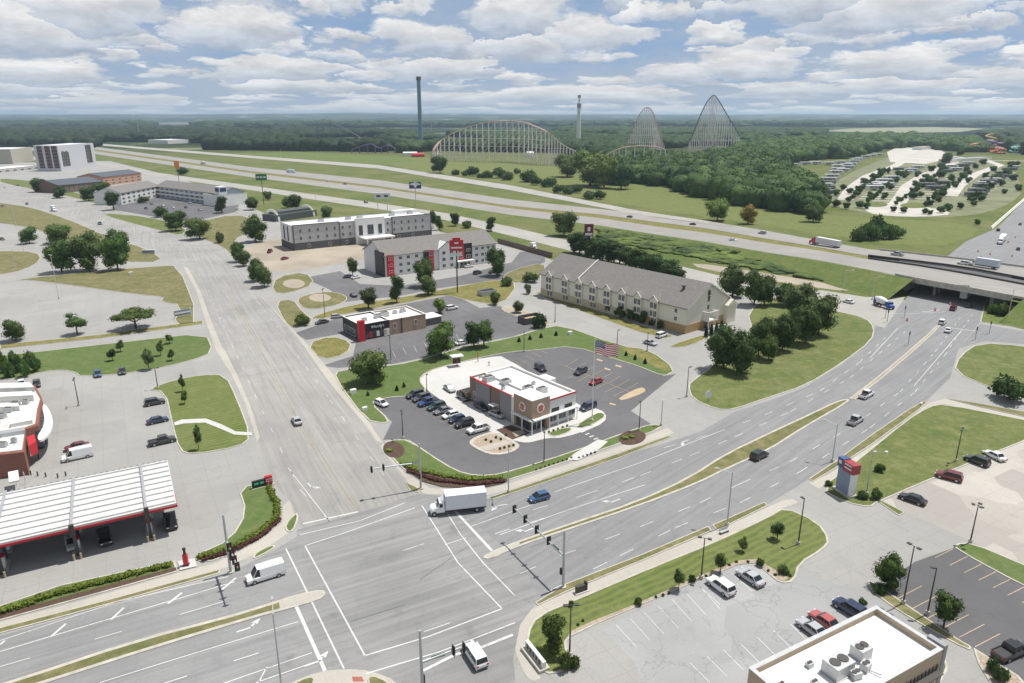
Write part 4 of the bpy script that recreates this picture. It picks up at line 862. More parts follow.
for xx, yy in ((-1.2, -1.4), (1.6, -1.4), (4.2, -1.4), (-1.2, 2.2), (-1.2, 5.8)): b.box(xx-.09, xx+.09, yy-.09, yy+.09, 0, 3.1)
b.build('canopy', WHITE, r)
b = MB(); b.box(-.6, 4.6, -.6, 6., HT, HT+.1, 0); b.build('roof', ROOFW, r)
b = MB()
for xx in (.6, 1.9, 3.2): b.box(xx-.05, xx+.05, .52, .6, 0, 3.3)
b.box(-.1, 4., .5, .6, 2.2, 2.35); b.build('door_frame', TRIMW, r)
b = MB(); b.box(4.9, W_, -1.2, -.05, 2.9, 3.15)
for xx in (7.2, 10.4, 13.4): b.box(xx-.08, xx+.08, -1.15, -1.0, 0, 2.9)
b.build('awning', WHITE, r)
for i in range(3): window(r, 6.4+i*3.0, .9, 2.5, 1.8, 0, 'front')
for i in range(2): window(r, 7.2+i*4.2, 3.4, 2.2, .7, 0, 'front', m=BLACK, fm=BLACK)
window(r, 13.5, 1.0, 1.6, 1.3, -.0, 'left', 'drive_through_window'); window(r, 22.5, 1.0, 1.0, 2.1, -.0, 'left', 'window')
b = MB(); b.box(-1.8, -.05, 12.4, 14.4, 2.6, 2.8); b.build('window_awning', WHITE, r)
def burger_logo(par, x, y, z, rot):
    e = empty('round_logo', (x, y, z), 0); e.rotation_euler = rot; e.parent = par
    d = MB(); d.tube((0, 0, 0), (0, 0, .12), 1.15, n=28); d.build('logo_disc', WHITE, e)
    for s_, y0 in ((1, .22), (-1, -.22)):
        m = MB(); n = 14; pts = [(.8*math.cos(math.pi*i/n), s_*(.12+.55*math.sin(math.pi*i/n)) + s_*.16) for i in range(n+1)]; m.prism(pts, .125, .17); m.build('bun', plain('bun_orange', (.5, .16, .08), .5, var=0) if 'bun_orange' not in MATS else MATS['bun_orange'], e)
    text_obj('lettering', 'BURGER', .40, RED, e, (0, .19-.02, .18), (0, 0, 0), .02); text_obj('lettering', 'KING', .40, RED, e, (0, -.17, .18), (0, 0, 0), .02)
def mat_(): return (math.pi/2, 0, 0)
for x, y, rz in ((2.0, -.61, 0), (-.61, 2.7, -math.pi/2)):
    burger_logo(r, x, y, 5.6, (math.pi/2, 0, rz))
for x, y, s_ in ((2.6, 20, (2.6, 2.0, 1.2)), (4.5, 15.5, (2.2, 2.2, 1.1)), (5.6, 8.2, (2.0, 2.0, 1.3)), (7.8, 5.6, (2.4, 1.7, 1.2)), (1.8, 13, (.8, .7, .7)), (2.2, 23, (.6, .6, .6)), (9.8, 11, (.8, .8, .5))): hvac(r, x, y, HB-.46, s_)
b = MB(); b.box(W_, W_+2.2, 9.5, 13.5, 0, HB+.2); b.build('rear_annex', ROOFW, r)
b = MB(); b.box(-.9, 2.2, D_+.1, D_+3.4, 0, 2.2); b.box(-.7, 2.0, D_+.3, D_+3.2, 2.2, 2.21, 1); b.build('bin_enclosure', [BRICK, TRIM], r)
# menu board and order canopy in the drive-through
o2 = P(457, 366); q = empty('menu_board', o2, .4, 'small green and white order canopy with red post beside the drive-through lane', 'menu board')
b = MB(); b.box(-1.6, 1.6, -.1, .1, 2.8, 3.1); b.box(-.08, .08, -.08, .08, 0, 2.8); b.build('post', RED, q); MB().box(-1.8, 1.8, -1.2, 1.2, 3.1, 3.3).build('roof', WHITE, q); MB().box(-1.2, 1.2, .2, .3, .7, 2.4).build('board', BLACK, q)
for k, (x, y) in enumerate(((478, 362), (489, 366))):
    q = empty('clearance_post', P(x, y), 0, ['red clearance bar post at the rear corner of the burger restaurant', 'short red and white post beside the drive-through entrance'][k], 'post'); MB().tube((0, 0, 0), (0, 0, 3. if k == 0 else 1.4), .12, n=8).build('post', RED, q)
    MB().box(-.5, .5, -.05, .05, 1.1, 1.3).build('plate', WHITE, q)
# ================================================================ FLAG
r = empty('flagpole', P(592, 421), 0, 'tall white flagpole standing in the grass before the burger restaurant', 'flagpole')
MB().tube((0, 0, 0), (0, 0, 20.5), .15, .08, 10).build('pole', WHITE, r); MB().sphere((0, 0, 20.65), .2).build('finial', MATS['tan_paint'], r); MB().tube((0, 0, 0), (0, 0, .5), .5, .4, 12).build('base', KERB, r)
fl = MB(); nx, ny, FW, FH = 30, 26, 5.8, 3.1
def fp(i, j):
    u = i/nx; v = j/ny; return (.15+FW*u*.93, .55*math.sin(u*8+v*1.4)*u**.5, 20.2-FH*v-1.1*u**1.3+.18*math.sin(u*9))
vs = [fp(i, j) for j in range(ny+1) for i in range(nx+1)]
for j in range(ny):
    for i in range(nx):
        f = (j*(nx+1)+i, (j+1)*(nx+1)+i, (j+1)*(nx+1)+i+1, j*(nx+1)+i+1); stripe = j//2
        fl.f.append(f); fl.m.append(2 if (i < 12 and j < 14) else (0 if stripe % 2 == 0 else 1)); fl.sm.append(True)
fl.v = vs
for rr in range(9):
    for cc in range(6 if rr % 2 == 0 else 5):
        u = (1+cc*2+(rr % 2))/nx; v = (1+rr*1.45)/ny*.92+.01; c = Vector(fp(u*nx, v*ny)); c.y -= .03
        pts = []
        for k in range(10): a = math.pi/2+k*math.pi/5; q_ = .12 if k % 2 == 0 else .05; pts.append((c.x+q_*math.cos(a), c.y, c.z+q_*math.sin(a)))
        o_ = len(fl.v); fl.v += pts; fl.f.append(tuple(range(o_, o_+10))); fl.m.append(1); fl.sm.append(False)
f_ = fl.build('national_flag', [plain('flag_red', (.55, .02, .04), .8, var=.05), plain('flag_white', (.8, .8, .8), .8, var=0), plain('flag_blue', (.02, .03, .16), .8, var=0)]); f_.location = P(592, 421)
tag(f_, 'striped red and white flag with starred blue canton flying from the tall white pole', 'flag')
# ================================================================ CENTRAL HOTEL
o, th, L = frame((685, 334), (731, 320)); r = empty('cream_hotel', o, th, 'long three storey cream hotel with gabled dormers and tan stone base beside the tree grove', 'hotel')
W_, D_ = 24.0, 72.; HE = 9.0; RI = 6.6
b = MB(); b.box(0, W_, 0, D_, 2.9, HE); b.add([(0, 0, HE), (W_, 0, HE), (W_/2, 0, HE+RI), (0, D_, HE), (W_, D_, HE), (W_/2, D_, HE+RI)], [(0, 1, 2), (4, 3, 5)]); b.build('wall', SIDEC, r)
b = MB(); b.box(-.12, W_+.12, -.12, 23, 0, 2.95); b.build('stone_base', STONE, r); b = MB(); b.box(-.1, W_+.1, 23, D_+.1, 0, 2.93); b.build('lower_wall', plain('sand_render', (.52, .44, .30), .9), r)
rf = MB(); k = RI/(W_/2); ov = .7
for s_ in (0, 1):
    xe = -ov if s_ == 0 else W_+ov; ze = HE-k*ov; a = [(xe, -ov, ze), (xe, D_+ov, ze), (W_/2, D_+ov, HE+RI), (W_/2, -ov, HE+RI)]; t_ = [(p[0], p[1], p[2]+.28) for p in a]
    rf.add(a+t_, [(4, 7, 6, 5) if s_ == 0 else (5, 6, 7, 4), (0, 4, 5, 1), (0, 3, 7, 4), (1, 5, 6, 2), (0, 1, 2, 3)])
rf.build('roof', BROOF, r)
b = MB()
for s_ in (-1, 1):
    x0_, x1_ = (-ov, W_/2) if s_ < 0 else (W_/2, W_+ov); z0_, z1_ = (HE-k*ov, HE+RI) if s_ < 0 else (HE+RI, HE-k*ov)
    b.add([(x0_, -ov-.05, z0_-.15), (x1_, -ov-.05, z1_-.15), (x1_, -ov-.05, z1_+.32), (x0_, -ov-.05, z0_+.32)], [(0, 1, 2, 3)])
b.build('barge_board', TRIMW, r)
ys = [13.3+i*7.3 for i in range(6)]+[57.5, 66.5]
for i, y in enumerate(ys):
    d = MB(); d.box(-.9, .6, y-1.7, y+1.7, 3., HE+.3); d.add([(-.9, y-1.7, HE+.3), (-.9, y+1.7, HE+.3), (-.9, y, HE+1.7)], [(0, 2, 1)]); bay = d.build('dormer_bay', SIDEC, r)
    q = MB()
    for s_ in (-1, 1):
        a = [(-1.2, y+s_*2.0, HE+.1), (3.2, y+s_*2.0, HE+.1), (4.2, y, HE+1.95), (-1.2, y, HE+1.95)]; t_ = [(p[0], p[1], p[2]+.16) for p in a]; q.add(a+t_, [(4, 5, 6, 7) if s_ > 0 else (7, 6, 5, 4), (0, 1, 5, 4), (3, 0, 4, 7), (0, 3, 2, 1)])
    q.build('dormer_roof', BROOF, bay); q = MB()
    for s_ in (-1, 1): q.tube((-1.25, y+s_*2.0, HE+.15), (-1.25, y, HE+2.05), .17, n=4)
    q.build('dormer_trim', TRIMW, bay)
    for z in (3.5, 6.4):
        for yy in (-.8, .8): window(r, y+yy, z, 1.25, 2.0, -.9, 'left')
    for yy in (-.8, .8): window(r, y+yy, .9, 1.2, 1.6, -.12, 'left')
for z in (3.8, 6.6): window(r, 4.3, z, 1.1, 1.4, 0, 'left')
for z in (3.8, 6.6): window(r, 52., z, 1.1, 1.4, 0, 'left')
b = MB(); b.box(-.25, .1, 48.6, 49.0, 0, HE); b.box(-.2, .1, 12, 12.3, 0, HE); b.build('downpipe', TRIMW, r)
b = MB(); b.add([(W_/2-12.3, D_-20.3, HE+.5), (W_/2, D_-20.3, HE+RI+.7), (W_/2, D_-19.8, HE+RI+.7), (W_/2-12.3, D_-19.8, HE+.5)], [(0, 1, 2, 3)]); b.build('fire_wall_cap', TRIMW, r)
for z in (6.5, 9.3): window(r, 12, z, 1.3, 1.6, 0, 'front')
window(r, 12, 3.2, 1.6, 2.2, 0, 'front', m=BLACK)
b = MB(); b.box(9.3, 14.7, -2.6, -.1, 2.9, 3.3); b.box(9.4, 9.8, -2.5, -2.1, 0, 2.9); b.box(14.2, 14.6, -2.5, -2.1, 0, 2.9); b.box(9.3, 9.6, -2.6, 0, 3.3, 6.2); b.box(14.4, 14.7, -2.6, 0, 3.3, 6.2); b.box(9.3, 14.7, -2.7, -2.4, 6.0, 6.4); b.build('entrance_porch', TRIMW, r)
b = MB(); b.box(10.2, 13.8, -.2, -.05, .1, 2.6); b.build('door', WIN, r)
e = MB(); e.tube((12, -.05, 12.2), (12, -.15, 12.2), .8, n=16); e.box(11.2, 12.8, -.16, -.06, 10.9, 11.2); e.box(11.4, 12.6, -.16, -.06, 12.9, 13.3); e.build('gable_emblem', DKMET, r)
gb = MB(); gb.box(21.5, W_+2.8, -1.6, 8, 0, 6.6); gb.add([(21.2, -2., 6.6), (W_+3.2, -2., 6.6), ((W_+24.4)/2, -2., 8.6), (21.2, 8.4, 6.6), (W_+3.2, 8.4, 6.6), ((W_+24.4)/2, 8.4, 8.6)], [(0, 1, 2), (4, 3, 5), (2, 1, 4, 5), (0, 2, 5, 3)]); gb.build('side_porch', SIDEC, r)
v = MB(); v.tube((7, 7, HE+3), (7, 7, HE+5.2), .45, n=10); v.rbox((7, 7, HE+5.3), (1.2, 1.2, .3)); v.build('roof_vent', DKMET, r)
# ================================================================ RED AND WHITE HOTEL (behind the sign)
o, th, L = frame((385, 277), (496, 262)); r = empty('red_trimmed_hotel', o, th, 'three storey white hotel with grey shingle roof and red and black wall panels', 'hotel'); L = 61
D_ = 22; HE = 9.6
gable(r, 0, L, 0, D_, HE, 5.2, SIDEW, BROOF, .6)
b = MB(); b.box(1.2, 4.6, -.5, -.01, 0, HE+.3); b.build('red_panel', RED, r); b = MB(); b.box(-.7, -.02, -.5, 8.5, 0, HE+1.6); b.build('black_panel', BLACK, r)
b = MB(); b.box(22.5, 25.4, -.5, -.01, 0, HE+.4); b.box(39.4, 42., -.7, -.01, 3, HE+1.2); b.build('red_panel', RED, r)
b = MB(); b.box(20.0, 22.48, -.45, -.01, 0, HE+.4); b.box(42.02, 46.5, -.7, -.01, 3, HE+1.6); b.build('black_panel', BLACK, r)
b = MB(); b.box(28, 37, -1.2, -.01, 0, HE+.3); b.add([(28, -1.2, HE+.3), (37, -1.2, HE+.3), (32.5, -1.2, HE+3.4), (28, 4, HE+.3), (37, 4, HE+.3), (32.5, 6, HE+3.4)], [(0, 1, 2), (1, 4, 5, 2), (3, 0, 2, 5)]); b.build('gabled_bay', SIDEW, r)
b = MB(); b.add([(27.6, -1.4, HE+.2), (32.5, -1.4, HE+3.4), (32.5, -1.4, HE+3.9), (27.6, -1.4, HE+.7)], [(0, 1, 2, 3)]); b.add([(32.5, -1.4, HE+3.4), (37.4, -1.4, HE+.2), (37.4, -1.4, HE+.7), (32.5, -1.4, HE+3.9)], [(0, 1, 2, 3)]); b.build('blue_trim', NAVY, r)
b = MB(); b.box(37.2, 46.4, -3.2, -.7, 2.9, 3.4); b.box(37.4, 37.8, -3.1, -2.7, 0, 2.9); b.box(45.8, 46.2, -3.1, -2.7, 0, 2.9); b.build('entrance_canopy', WHITE, r)
for z in (1.1, 4.2, 7.3):
    for x in (8.2, 12.2, 16.5, 49.5, 53, 56.3, 59.3): window(r, x, z, 1.5, 1.3, 0, 'front')
    for x in (30.4, 34.6): window(r, x, z, 1.6, 1.5, -1.2, 'front')
for z in (1.6, 4.6, 7.6): window(r, 2.9, z, 1.8, 1.1, -.5, 'front', fm=WHITE, m=MATS['flag_red'])
for z in (4.4, 7.4):
    window(r, 24, z, 1.6, 1.2, -.5, 'front'); window(r, 44.3, z, 2.2, 1.2, -.7, 'front'); window(r, 40.4, z, 1.4, 1.1, -.7, 'front')
for x in (39, 41, 43, 45): window(r, x, .6, 1.3, 1.9, 0, 'front')
# ================================================================ GREY AND WHITE HOTEL
Hz = 13.5
o, th, L = frame((292, 226), (431, 214), Hz); r = empty('grey_flat_roof_hotel', o, th, 'long four storey grey hotel with white flat roof and dark brick ground floor', 'hotel')
D_ = 20; print('hampton L', L)
L = min(L, 96)
b = MB(); b.box(0, L, 0, D_, 4., Hz-.6); b.box(0, L, 0, .3, Hz-.6, Hz); b.box(0, L, D_-.3, D_, Hz-.6, Hz); b.box(0, .3, .3, D_-.3, Hz-.6, Hz); b.box(L-.3, L, .3, D_-.3, Hz-.6, Hz); b.build('wall', panelmat('grey_wall_panels', (.46, .46, .47), 3.1, .85), r)
b = MB(); b.box(-.1, L+.1, -.1, D_+.1, 0, 4.); b.build('dark_base', plain('charcoal_brick', (.10, .10, .105), .9, var=.15), r)
MB().box(.3, L-.3, .3, D_-.3, Hz-.597, Hz-.5).build('roof', ROOFW, r)
b = MB()
for x in (0, L*.31, L*.69, L-.5): b.box(x, x+.5, -.2, 0, 0, Hz+.2)
b.box(-.1, L*.31, -.25, .35, Hz, Hz+.35); b.box(L*.69, L+.1, -.25, .35, Hz, Hz+.35); b.build('pilaster', DKMET, r)
b = MB(); b.box(-.3, -.02, 1, D_-1, 4., Hz+.2); b.build('white_end_panel', WHITE, r)
b = MB(); b.box(-.4, -.31, 6, 8, 4.5, Hz-1); b.box(-.4, -.31, 12, 14, 4.5, Hz-1); b.build('stair_window', NAVY, r)
b = MB(); b.box(L*.42, L*.63, -1.4, -.02, 0, Hz+1.2); b.build('white_entrance_bay', WHITE, r)
for x in (L*.455, L*.525, L*.595):
    for z in (5.2,): window(r, x, z, 3.6 if x == L*.525 else 2.2, 5.4, -1.4, 'front', fm=DKMET)
b = MB(); b.box(L*.44, L*.66, -9.5, -1.5, 3.6, 4.3); 
for x in (L*.46, L*.64): b.box(x-.4, x+.4, -9, -8.2, 0, 3.6)
b.build('porte_cochere', WHITE, r)
for z in (5.4, 9.3):
    for x in [L*t for t in (.05, .11, .165, .225, .28, .335, .385, .66, .71, .765, .82, .875, .93)]: window(r, x, z, 1.2, 2.0, 0, 'front', fm=TRIMW)
for x in (L*.1, L*.24, L*.36, L*.74, L*.85): window(r, x, 1.2, 1.6, 1.6, -.1, 'front')
for x, y in ((20, 10), (36, 9), (L*.52, 12), (L*.75, 10), (L*.9, 11)): hvac(r, x, y, Hz-.5, (3, 2.2, 1.6))
b = MB(); b.box(L*.8, L*.97, D_-6, D_-1, Hz-.5, Hz+1.6); b.build('roof_penthouse', WHITE, r)
# ================================================================ BLACK AND RED RESTAURANT
o, th, L = frame((361, 341), (422, 329)); r = empty('black_red_restaurant', o, th, 'single storey black and brick restaurant with white roof and tall red blade wall', 'restaurant'); L, D_ = 24.5, 13.5
HB = 5.4
parapet_box(r, 10.6, L, 0, D_, HB-.2, BRICKT, ROOFW, .3, .5, TRIMW); parapet_box(r, 0, 10.597, 0, D_, HB, BLACK, ROOFW, .3, .5, TRIMW)
b = MB(); b.box(-.9, 1.2, -1.1, .3, 0, HB+1.6); b.build('blade_wall', RED, r)
window(r, 5.2, .5, 7.2, 2.2, 0, 'front', fm=BLACK); window(r, 8, .5, 8, 2.4, 0, 'left', fm=WHITE)
b = MB(); b.box(8.4, 10.4, -.15, -.01, .2, 2.6); b.build('white_window_panel', WHITE, r)
text_obj('lettering', "Wendy's", 1.35, WHITE, r, (6.2, -.06, 3.95), (math.pi/2, 0, 0)); 
for x in (12.5, 20.5): window(r, x, 2.2, .8, 1.6, 0, 'front')
MB().box(14.9, 15.3, -.2, -.01, 0, HB).build('downpipe', DKMET, r)
for x, y, s_ in ((4, 5, (1.6, 1.3, .9)), (9.6, 6, (2.6, 2., 1.2)), (12.6, 7, (2.4, 2., 1.2)), (17, 8, (1.4, 1.2, .7)), (20, 8, (2., 1.2, .9))): hvac(r, x, y, HB-.5, s_)
b = MB(); b.box(L+.5, L+7.5, 2, 8, 0, 2.6); b.build('rear_store', [plain('green_grey_wall', (.12, .13, .11), .8)], r); MB().box(L+.3, L+7.7, 1.8, 8.2, 2.6, 2.8).build('store_roof', ROOFW, r)
for k in range(3):
    MB().rbox((3.6+k*2.6, -.12, 1.5), (1., .08, 1.7)).build('poster', [RED, WHITE, MATS['tan_paint']][k], r)
# ================================================================ LOWER RIGHT RESTAURANT
o, th, L = frame((749, 668), (876, 606), 6.); r = empty('white_roof_restaurant', o, th, 'low tan restaurant with broad white roof and dark coping at the lower right corner', 'restaurant'); L = 24.0; D_ = 9.4
parapet_box(r, 0, L, -D_, 0, 6., plain('tan_stucco', (.46, .36, .25), .9, var=.08), ROOFW, .45, .9, GALV, capw=.07)
b = MB(); b.box(L-.02, L+.7, -9.5, -7.2, 0, 6.4); b.build('coping_tower', plain('grey_stucco', (.30, .30, .31), .9), r)
def loc_(px, py, z):
    v_ = P(px, py, z)-o; c_, n_ = math.cos(-th), math.sin(-th); return v_.x*c_-v_.y*n_, v_.x*n_+v_.y*c_
for px, py, s_, rz in ((838, 667, (3.2, 2.3, 1.7), 0), (861, 651, (2.0, 1.8, 1.5), 0), (866, 664, (1.2, 1., .9), .2), (856, 672, (1.2, 1., .8), -.2), (810, 661, (.8, .7, .5), 0), (815, 680, (.9, .7, .6), 0), (781, 682, (1.2, .7, .5), 0)):
    lx, ly = loc_(px, py, 6.); hvac(r, lx, ly, 5.15, s_, rz)
lx, ly = loc_(866, 664, 6.); b = MB(); b.tube((lx, ly, 5.3), (lx+.6, ly-1.8, 5.5), .09, n=5); b.build('roof_pipe', GALV, r)
for k in range(9):
    MB().rbox((L-.8-k*.75, -D_-.06, 3.6), (.36, .14, .7)).build('wall_lamp', DKMET, r)
for k in range(5): mw = MB(); mw.box(L-2.6-k*2.2, L-1.1-k*2.2, -D_-.08, -D_-.01, .6, 2.8); mw.build('window', WIN, r)
b = MB(); b.box(L-11, L-.6, -D_-.9, -D_-.02, 2.95, 3.1); b.build('awning', DKMET, r)
for k in range(2): window(r, -2.5-k*3.4, 1.0, 1.6, 1.6, 0, 'left')
# ================================================================ GAS STATION CANOPY
o, th, L = frame((177, 507), (0, 548), 5.3); L = 34.; D_ = 18.6
r = empty('fuel_canopy', o, th, 'long white ribbed fuel canopy with thin red edge over dark pump bays', 'canopy')
zt = 6.1
b = MB(); b.box(0, L, -D_, 0, 5.3, zt); b.build('canopy_deck', paved('weathered_canopy_white', (.60, .60, .58), AC, var=.15, crack=.0, stain=.4, streak=.35), r)
ribs = MB()
for i in range(9): y = -D_+.9+i*(D_-1.6)/8; ribs.box(.1, L-.1, y-.14, y+.14, zt, zt+.24)
ribs.build('roof_rib', plain('weathered_white_steel', (.53, .53, .51), .7, var=.15), r)
for x in (4.7, 15.7, 26.2): MB().box(x-.22, x+.22, -D_, .12, zt+.25, zt+.42).build('cross_gutter', GALV, r)
b = MB(); b.box(-.08, L, .002, .1, 5.35, 5.75); b.box(-.1, -.002, -D_*.25, .1, 5.35, 5.75); b.build('red_edge_strip', RED, r)
b = MB()
for i in range(34): b.box(.1+i, .5+i, -D_-.12, -D_-.01, 5.4, zt+.25)
b.box(0, L, -D_-.2, -D_-.13, 5.9, 6.05); b.build('rear_edge_teeth', GALV, r)
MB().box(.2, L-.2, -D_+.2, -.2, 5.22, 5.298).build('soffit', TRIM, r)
for x in (4.7, 15.7, 26.2):
    MB().box(x-.35, x+.35, -.1, .45, 4.6, zt+.5).build('column_cap', DKMET, r)
    for y in (-1.2, -6.5, -12, -17.2):
        MB().rbox((x, y, 2.65), (.5, .5, 5.2)).build('column', DKMET, r)
    for y in (-3.4, -9.2, -14.8):
        p_ = MB(); p_.rbox((x, y, 1.1), (.8, 1.1, 1.9)); p_.rbox((x, y, 2.15), (.9, 1.2, .3), 0, 1); p_.rbox((x, y, .08), (1.6, 3.4, .16), 0, 2); p_.build('fuel_pump', [WHITE, RED, KERB], r)
for k, x in enumerate((4.2, 15.2, 25.7)):
    for dx in (0, 1.0): MB().tube((x+dx, .1, 0), (x+dx, .1, 1.1), .16, n=8).build('bollard', MATS['tan_paint'], r)
# ================================================================ CONVENIENCE STORE
def ext(px, z): 
    return [P(x, y, z)[:2] for x, y in px]
DUST = plain('dusty_roof', (.56, .56, .54), .9, var=.2, vscale=.5)
o = P(30, 470); r = empty('convenience_store', o, 0, 'low red brick convenience store with stepped white roofs and curved white entrance canopy', 'store')
def lp(px, z): return [(x-o.x, y-o.y) for x, y in ext(px, z)]
b = MB(); b.prism(lp([(-160, 425), (-160, 392), (35, 385), (42, 398), (40, 410), (38, 425), (18, 432), (-160, 448)], 5.6), 0, 5.6); b.build('front_block', BRICKR, r)
b = MB(); b.prism(lp([(-158, 424), (-158, 394), (33, 387), (40, 399), (37, 410), (35, 424), (17, 430), (-158, 446)], 5.66), 5.6, 5.72); b.build('front_roof', DUST, r)
b = MB(); b.prism(lp([(-160, 470), (-160, 448), (18, 432), (26, 428), (24, 452), (-160, 474)], 5.2), 0, 5.2); b.build('brick_block', BRICKR, r)
b = MB(); b.prism(lp([(-160, 468), (-160, 450), (17, 433), (25, 430), (22, 450), (-160, 471)], 5.25), 5.2, 5.32); b.build('side_roof', DUST, r)
for (px, py, sx_) in ((8, 398, 2.2), (22, 396, 1.5), (-12, 408, 2.4), (26, 404, 1.2), (3, 445, 1.4), (14, 441, .9)):
    q = P(px, py, 5.7)-o; hvac(r, q.x, q.y, 5.7 if py < 425 else 5.3, (sx_, sx_*.7, .9), .15)
for px, z in (([(-160, 404), (-160, 399), (32, 391), (33, 395)], 7.2), ([(-160, 414), (-160, 410), (18, 403), (19, 406)], 6.9), ([(10, 424), (13, 412), (33, 409), (32, 420)], 6.6)):
    b = MB(); b.prism(lp(px, z), 5.7, z); b.build('roof_screen', TRIMW, r)
cc = [(44, 403), (49, 409), (53, 419), (52, 429), (46, 437), (39, 441), (37, 436), (43, 428), (45, 418), (42, 408)]
b = MB(); b.prism(smooth(lp(cc, 4.8), 2), 4.3, 4.8); b.build('curved_canopy', WHITE, r)
b = MB(); b.prism(lp([(36, 412), (42, 410), (44, 420), (41, 430), (35, 432)], 4.3), 0, 4.3); b.build('entrance_glass', WIN, r)
b = MB(); b.prism(lp([(27, 437), (34, 434), (36, 441), (29, 446)], 4.9), 2.4, 4.9); b.build('red_sign_box', RED, r)
for (x, y) in ((48, 428), (46, 444)): q = P(x, y)-o; MB().tube((q.x, q.y, 0), (q.x, q.y, 4.3), .15, n=8).build('column', DKMET, r)
b = MB(); b.prism(lp([(-160, 395), (-160, 389), (30, 382), (34, 387)], 6.9), 5.7, 6.9); b.build('roof_screen', DUST, r); b = MB(); b.prism(lp([(0, 434), (0, 431), (24, 427), (25, 430)], 6.2), 5.3, 6.2); b.build('roof_screen', GALV, r)
b = MB(); b.prism(lp([(-10, 463), (-10, 458), (15, 450), (17, 454)], 3.4), 3.1, 3.4); b.build('side_awning', WHITE, r)
for k in range(5): q = P(6+k*8, 462-k*1.5, 5.3)-o; hvac(r, P(-5+k*7, 424-k*6, 5.7).x-o.x, P(-5+k*7, 424-k*6, 5.7).y-o.y, 5.7, (1.6, 1.2, 1.)) if k < 4 else None
b = MB(); b.prism([(x-P(15, 487).x+0, y-P(15, 487).y) for x, y in ext([(8, 472), (18, 470), (19, 480), (9, 482)], 3.0)], 2.7, 3.0); 
for dx, dy in ((0, 0), (1.4, .6)): b.tube((dx, dy+.6, 0), (dx, dy+.6, 2.7), .08, n=6)
q = b.build('white_kiosk', WHITE); q.location = P(15, 487); tag(q, 'small white topped kiosk between the brick store and the fuel canopy', 'kiosk')
# bollards and planters on the forecourt
for k, (x, y) in enumerate(((39, 459), (31, 475), (38, 476), (46, 477), (58, 478), (66, 476))):
    q = MB().tube((0, 0, 0), (0, 0, 1.), .14, n=8).build('bollard', DKMET); q.location = P(x, y); tag(q, ['short dark bollard beside the round drain near the brick store', 'first bollard behind the fuel canopy counted from the store', 'second bollard behind the fuel canopy counted from the store', 'third bollard behind the fuel canopy counted from the store', 'fourth bollard behind the fuel canopy counted from the store', 'last bollard behind the fuel canopy nearest the white van'][k], 'bollard', 'bollards behind the fuel canopy')
# ================================================================ FAR BUILDINGS
def simple(name, A, B, D, h, wall, roof, label, cat='building', z=0, floors=0, gab=0, nw=10, L=None, fh=3.1, wm=None):
    o, th, L_ = frame(A, B, z); L = L or L_; r = empty(name, o, th, label, cat)
    if gab: gable(r, 0, L, 0, D, h, gab, wall, roof, .6)
    else: parapet_box(r, 0, L, 0, D, h, wall, roof, .3, .5, TRIMW)
    for f in range(floors):
        for i in range(nw): window(r, (i+.5)*L/nw, 1.1+f*fh, L/nw*.42, 1.5, 0, 'front', m=wm)
    return r, L
r, L = simple('white_tower_hotel', (57, 145.5), (93, 143), 31, 33, plain('pale_grey_wall', (.52, .53, .56), .8, var=.08), ROOFW, 'white six storey hotel with dark vertical panels at the far left', 'hotel', z=33)
for x0, x1 in ((.03, .30), (.66, .84)): pass
b = MB(); b.box(L*.07, L*.26, -.3, -.01, 6, 24); b.box(L*.74, L*.9, -.3, -.01, 7, 31); b.build('dark_panel', DKMET, r)
for f in range(5):
    for x in (.11, .2, .78): window(r, L*x, 7+f*4.2, L*.05, 1.6, -.3, 'front')
for y in (6, 15, 25): b = MB(); b.box(-.35, -.01, y-4.5, y+2, 4, 32); b.build('dark_panel', plain('maroon_panel', (.09, .03, .03), .8, var=.1) if 'maroon_panel' not in MATS else MATS['maroon_panel'], r); [window(r, y-1+dy, 5.5+f*4.4, 1.5, 1.7, -.35, 'left') for f in range(6) for dy in (-1.8, 1.4)]
simple('beige_hotel', (13, 164), (34, 161), 60, 22, plain('beige_stucco', (.42, .39, .33), .9), ROOFW, 'plain beige block with curved white roof left of the tall white hotel', 'hotel', floors=0)
simple('low_shop', (-20, 175), (40, 169), 30, 5, plain('pale_shop_wall', (.5, .48, .44), .9), ROOFW, 'low pale shop building in front of the beige block', 'shop', floors=1, nw=8)
BR_ = plain('brown_siding', (.16, .11, .08), .9, var=.15); DR = plain('dark_slate_roof', (.09, .10, .12), .9, var=.12)
SAL = plain('salmon_wall', (.46, .26, .18), .9, var=.1)
r, L = simple('brown_motel', (60, 193.5), (103, 189), 34, 7.5, BR_, DR, 'dark brown two storey motel with slate roof below the white tower hotel', 'motel', floors=2, nw=9, gab=4, fh=3.2)
r, L = simple('salmon_motel', (104, 186), (142, 181), 30, 9, SAL, DR, 'salmon walled motel wing with dark roof right of the brown motel', 'motel', floors=2, nw=6, gab=3.5, fh=3.4)
SK = plain('pale_blue_wall', (.42, .50, .56), .85, var=.06)
r, L = simple('white_motel', (122, 205), (161, 196.5), 22, 9.6, plain('white_motel_wall', (.66, .66, .64), .85, var=.06), BROOF, 'white gabled wing of the long motel with open balconies', 'motel', floors=3, nw=8, gab=4.4)
r, L = simple('pale_blue_motel', (157, 197), (222, 206), 22, 9.6, SK, BROOF, 'pale blue motel wing with long balconies and grey roof', 'motel', floors=3, nw=13, gab=4.4)
for z in (3.1, 6.2): b = MB(); b.box(0, L, -1.6, -.02, z-.2, z); b.box(0, L, -1.6, -1.5, z, z+1.); b.build('balcony', TRIMW, r)
r, L = simple('white_motel_office', (222, 207), (248, 204), 24, 9, WHITE, BROOF, 'white motel office block with square roof tower beside the blue wing', 'motel')
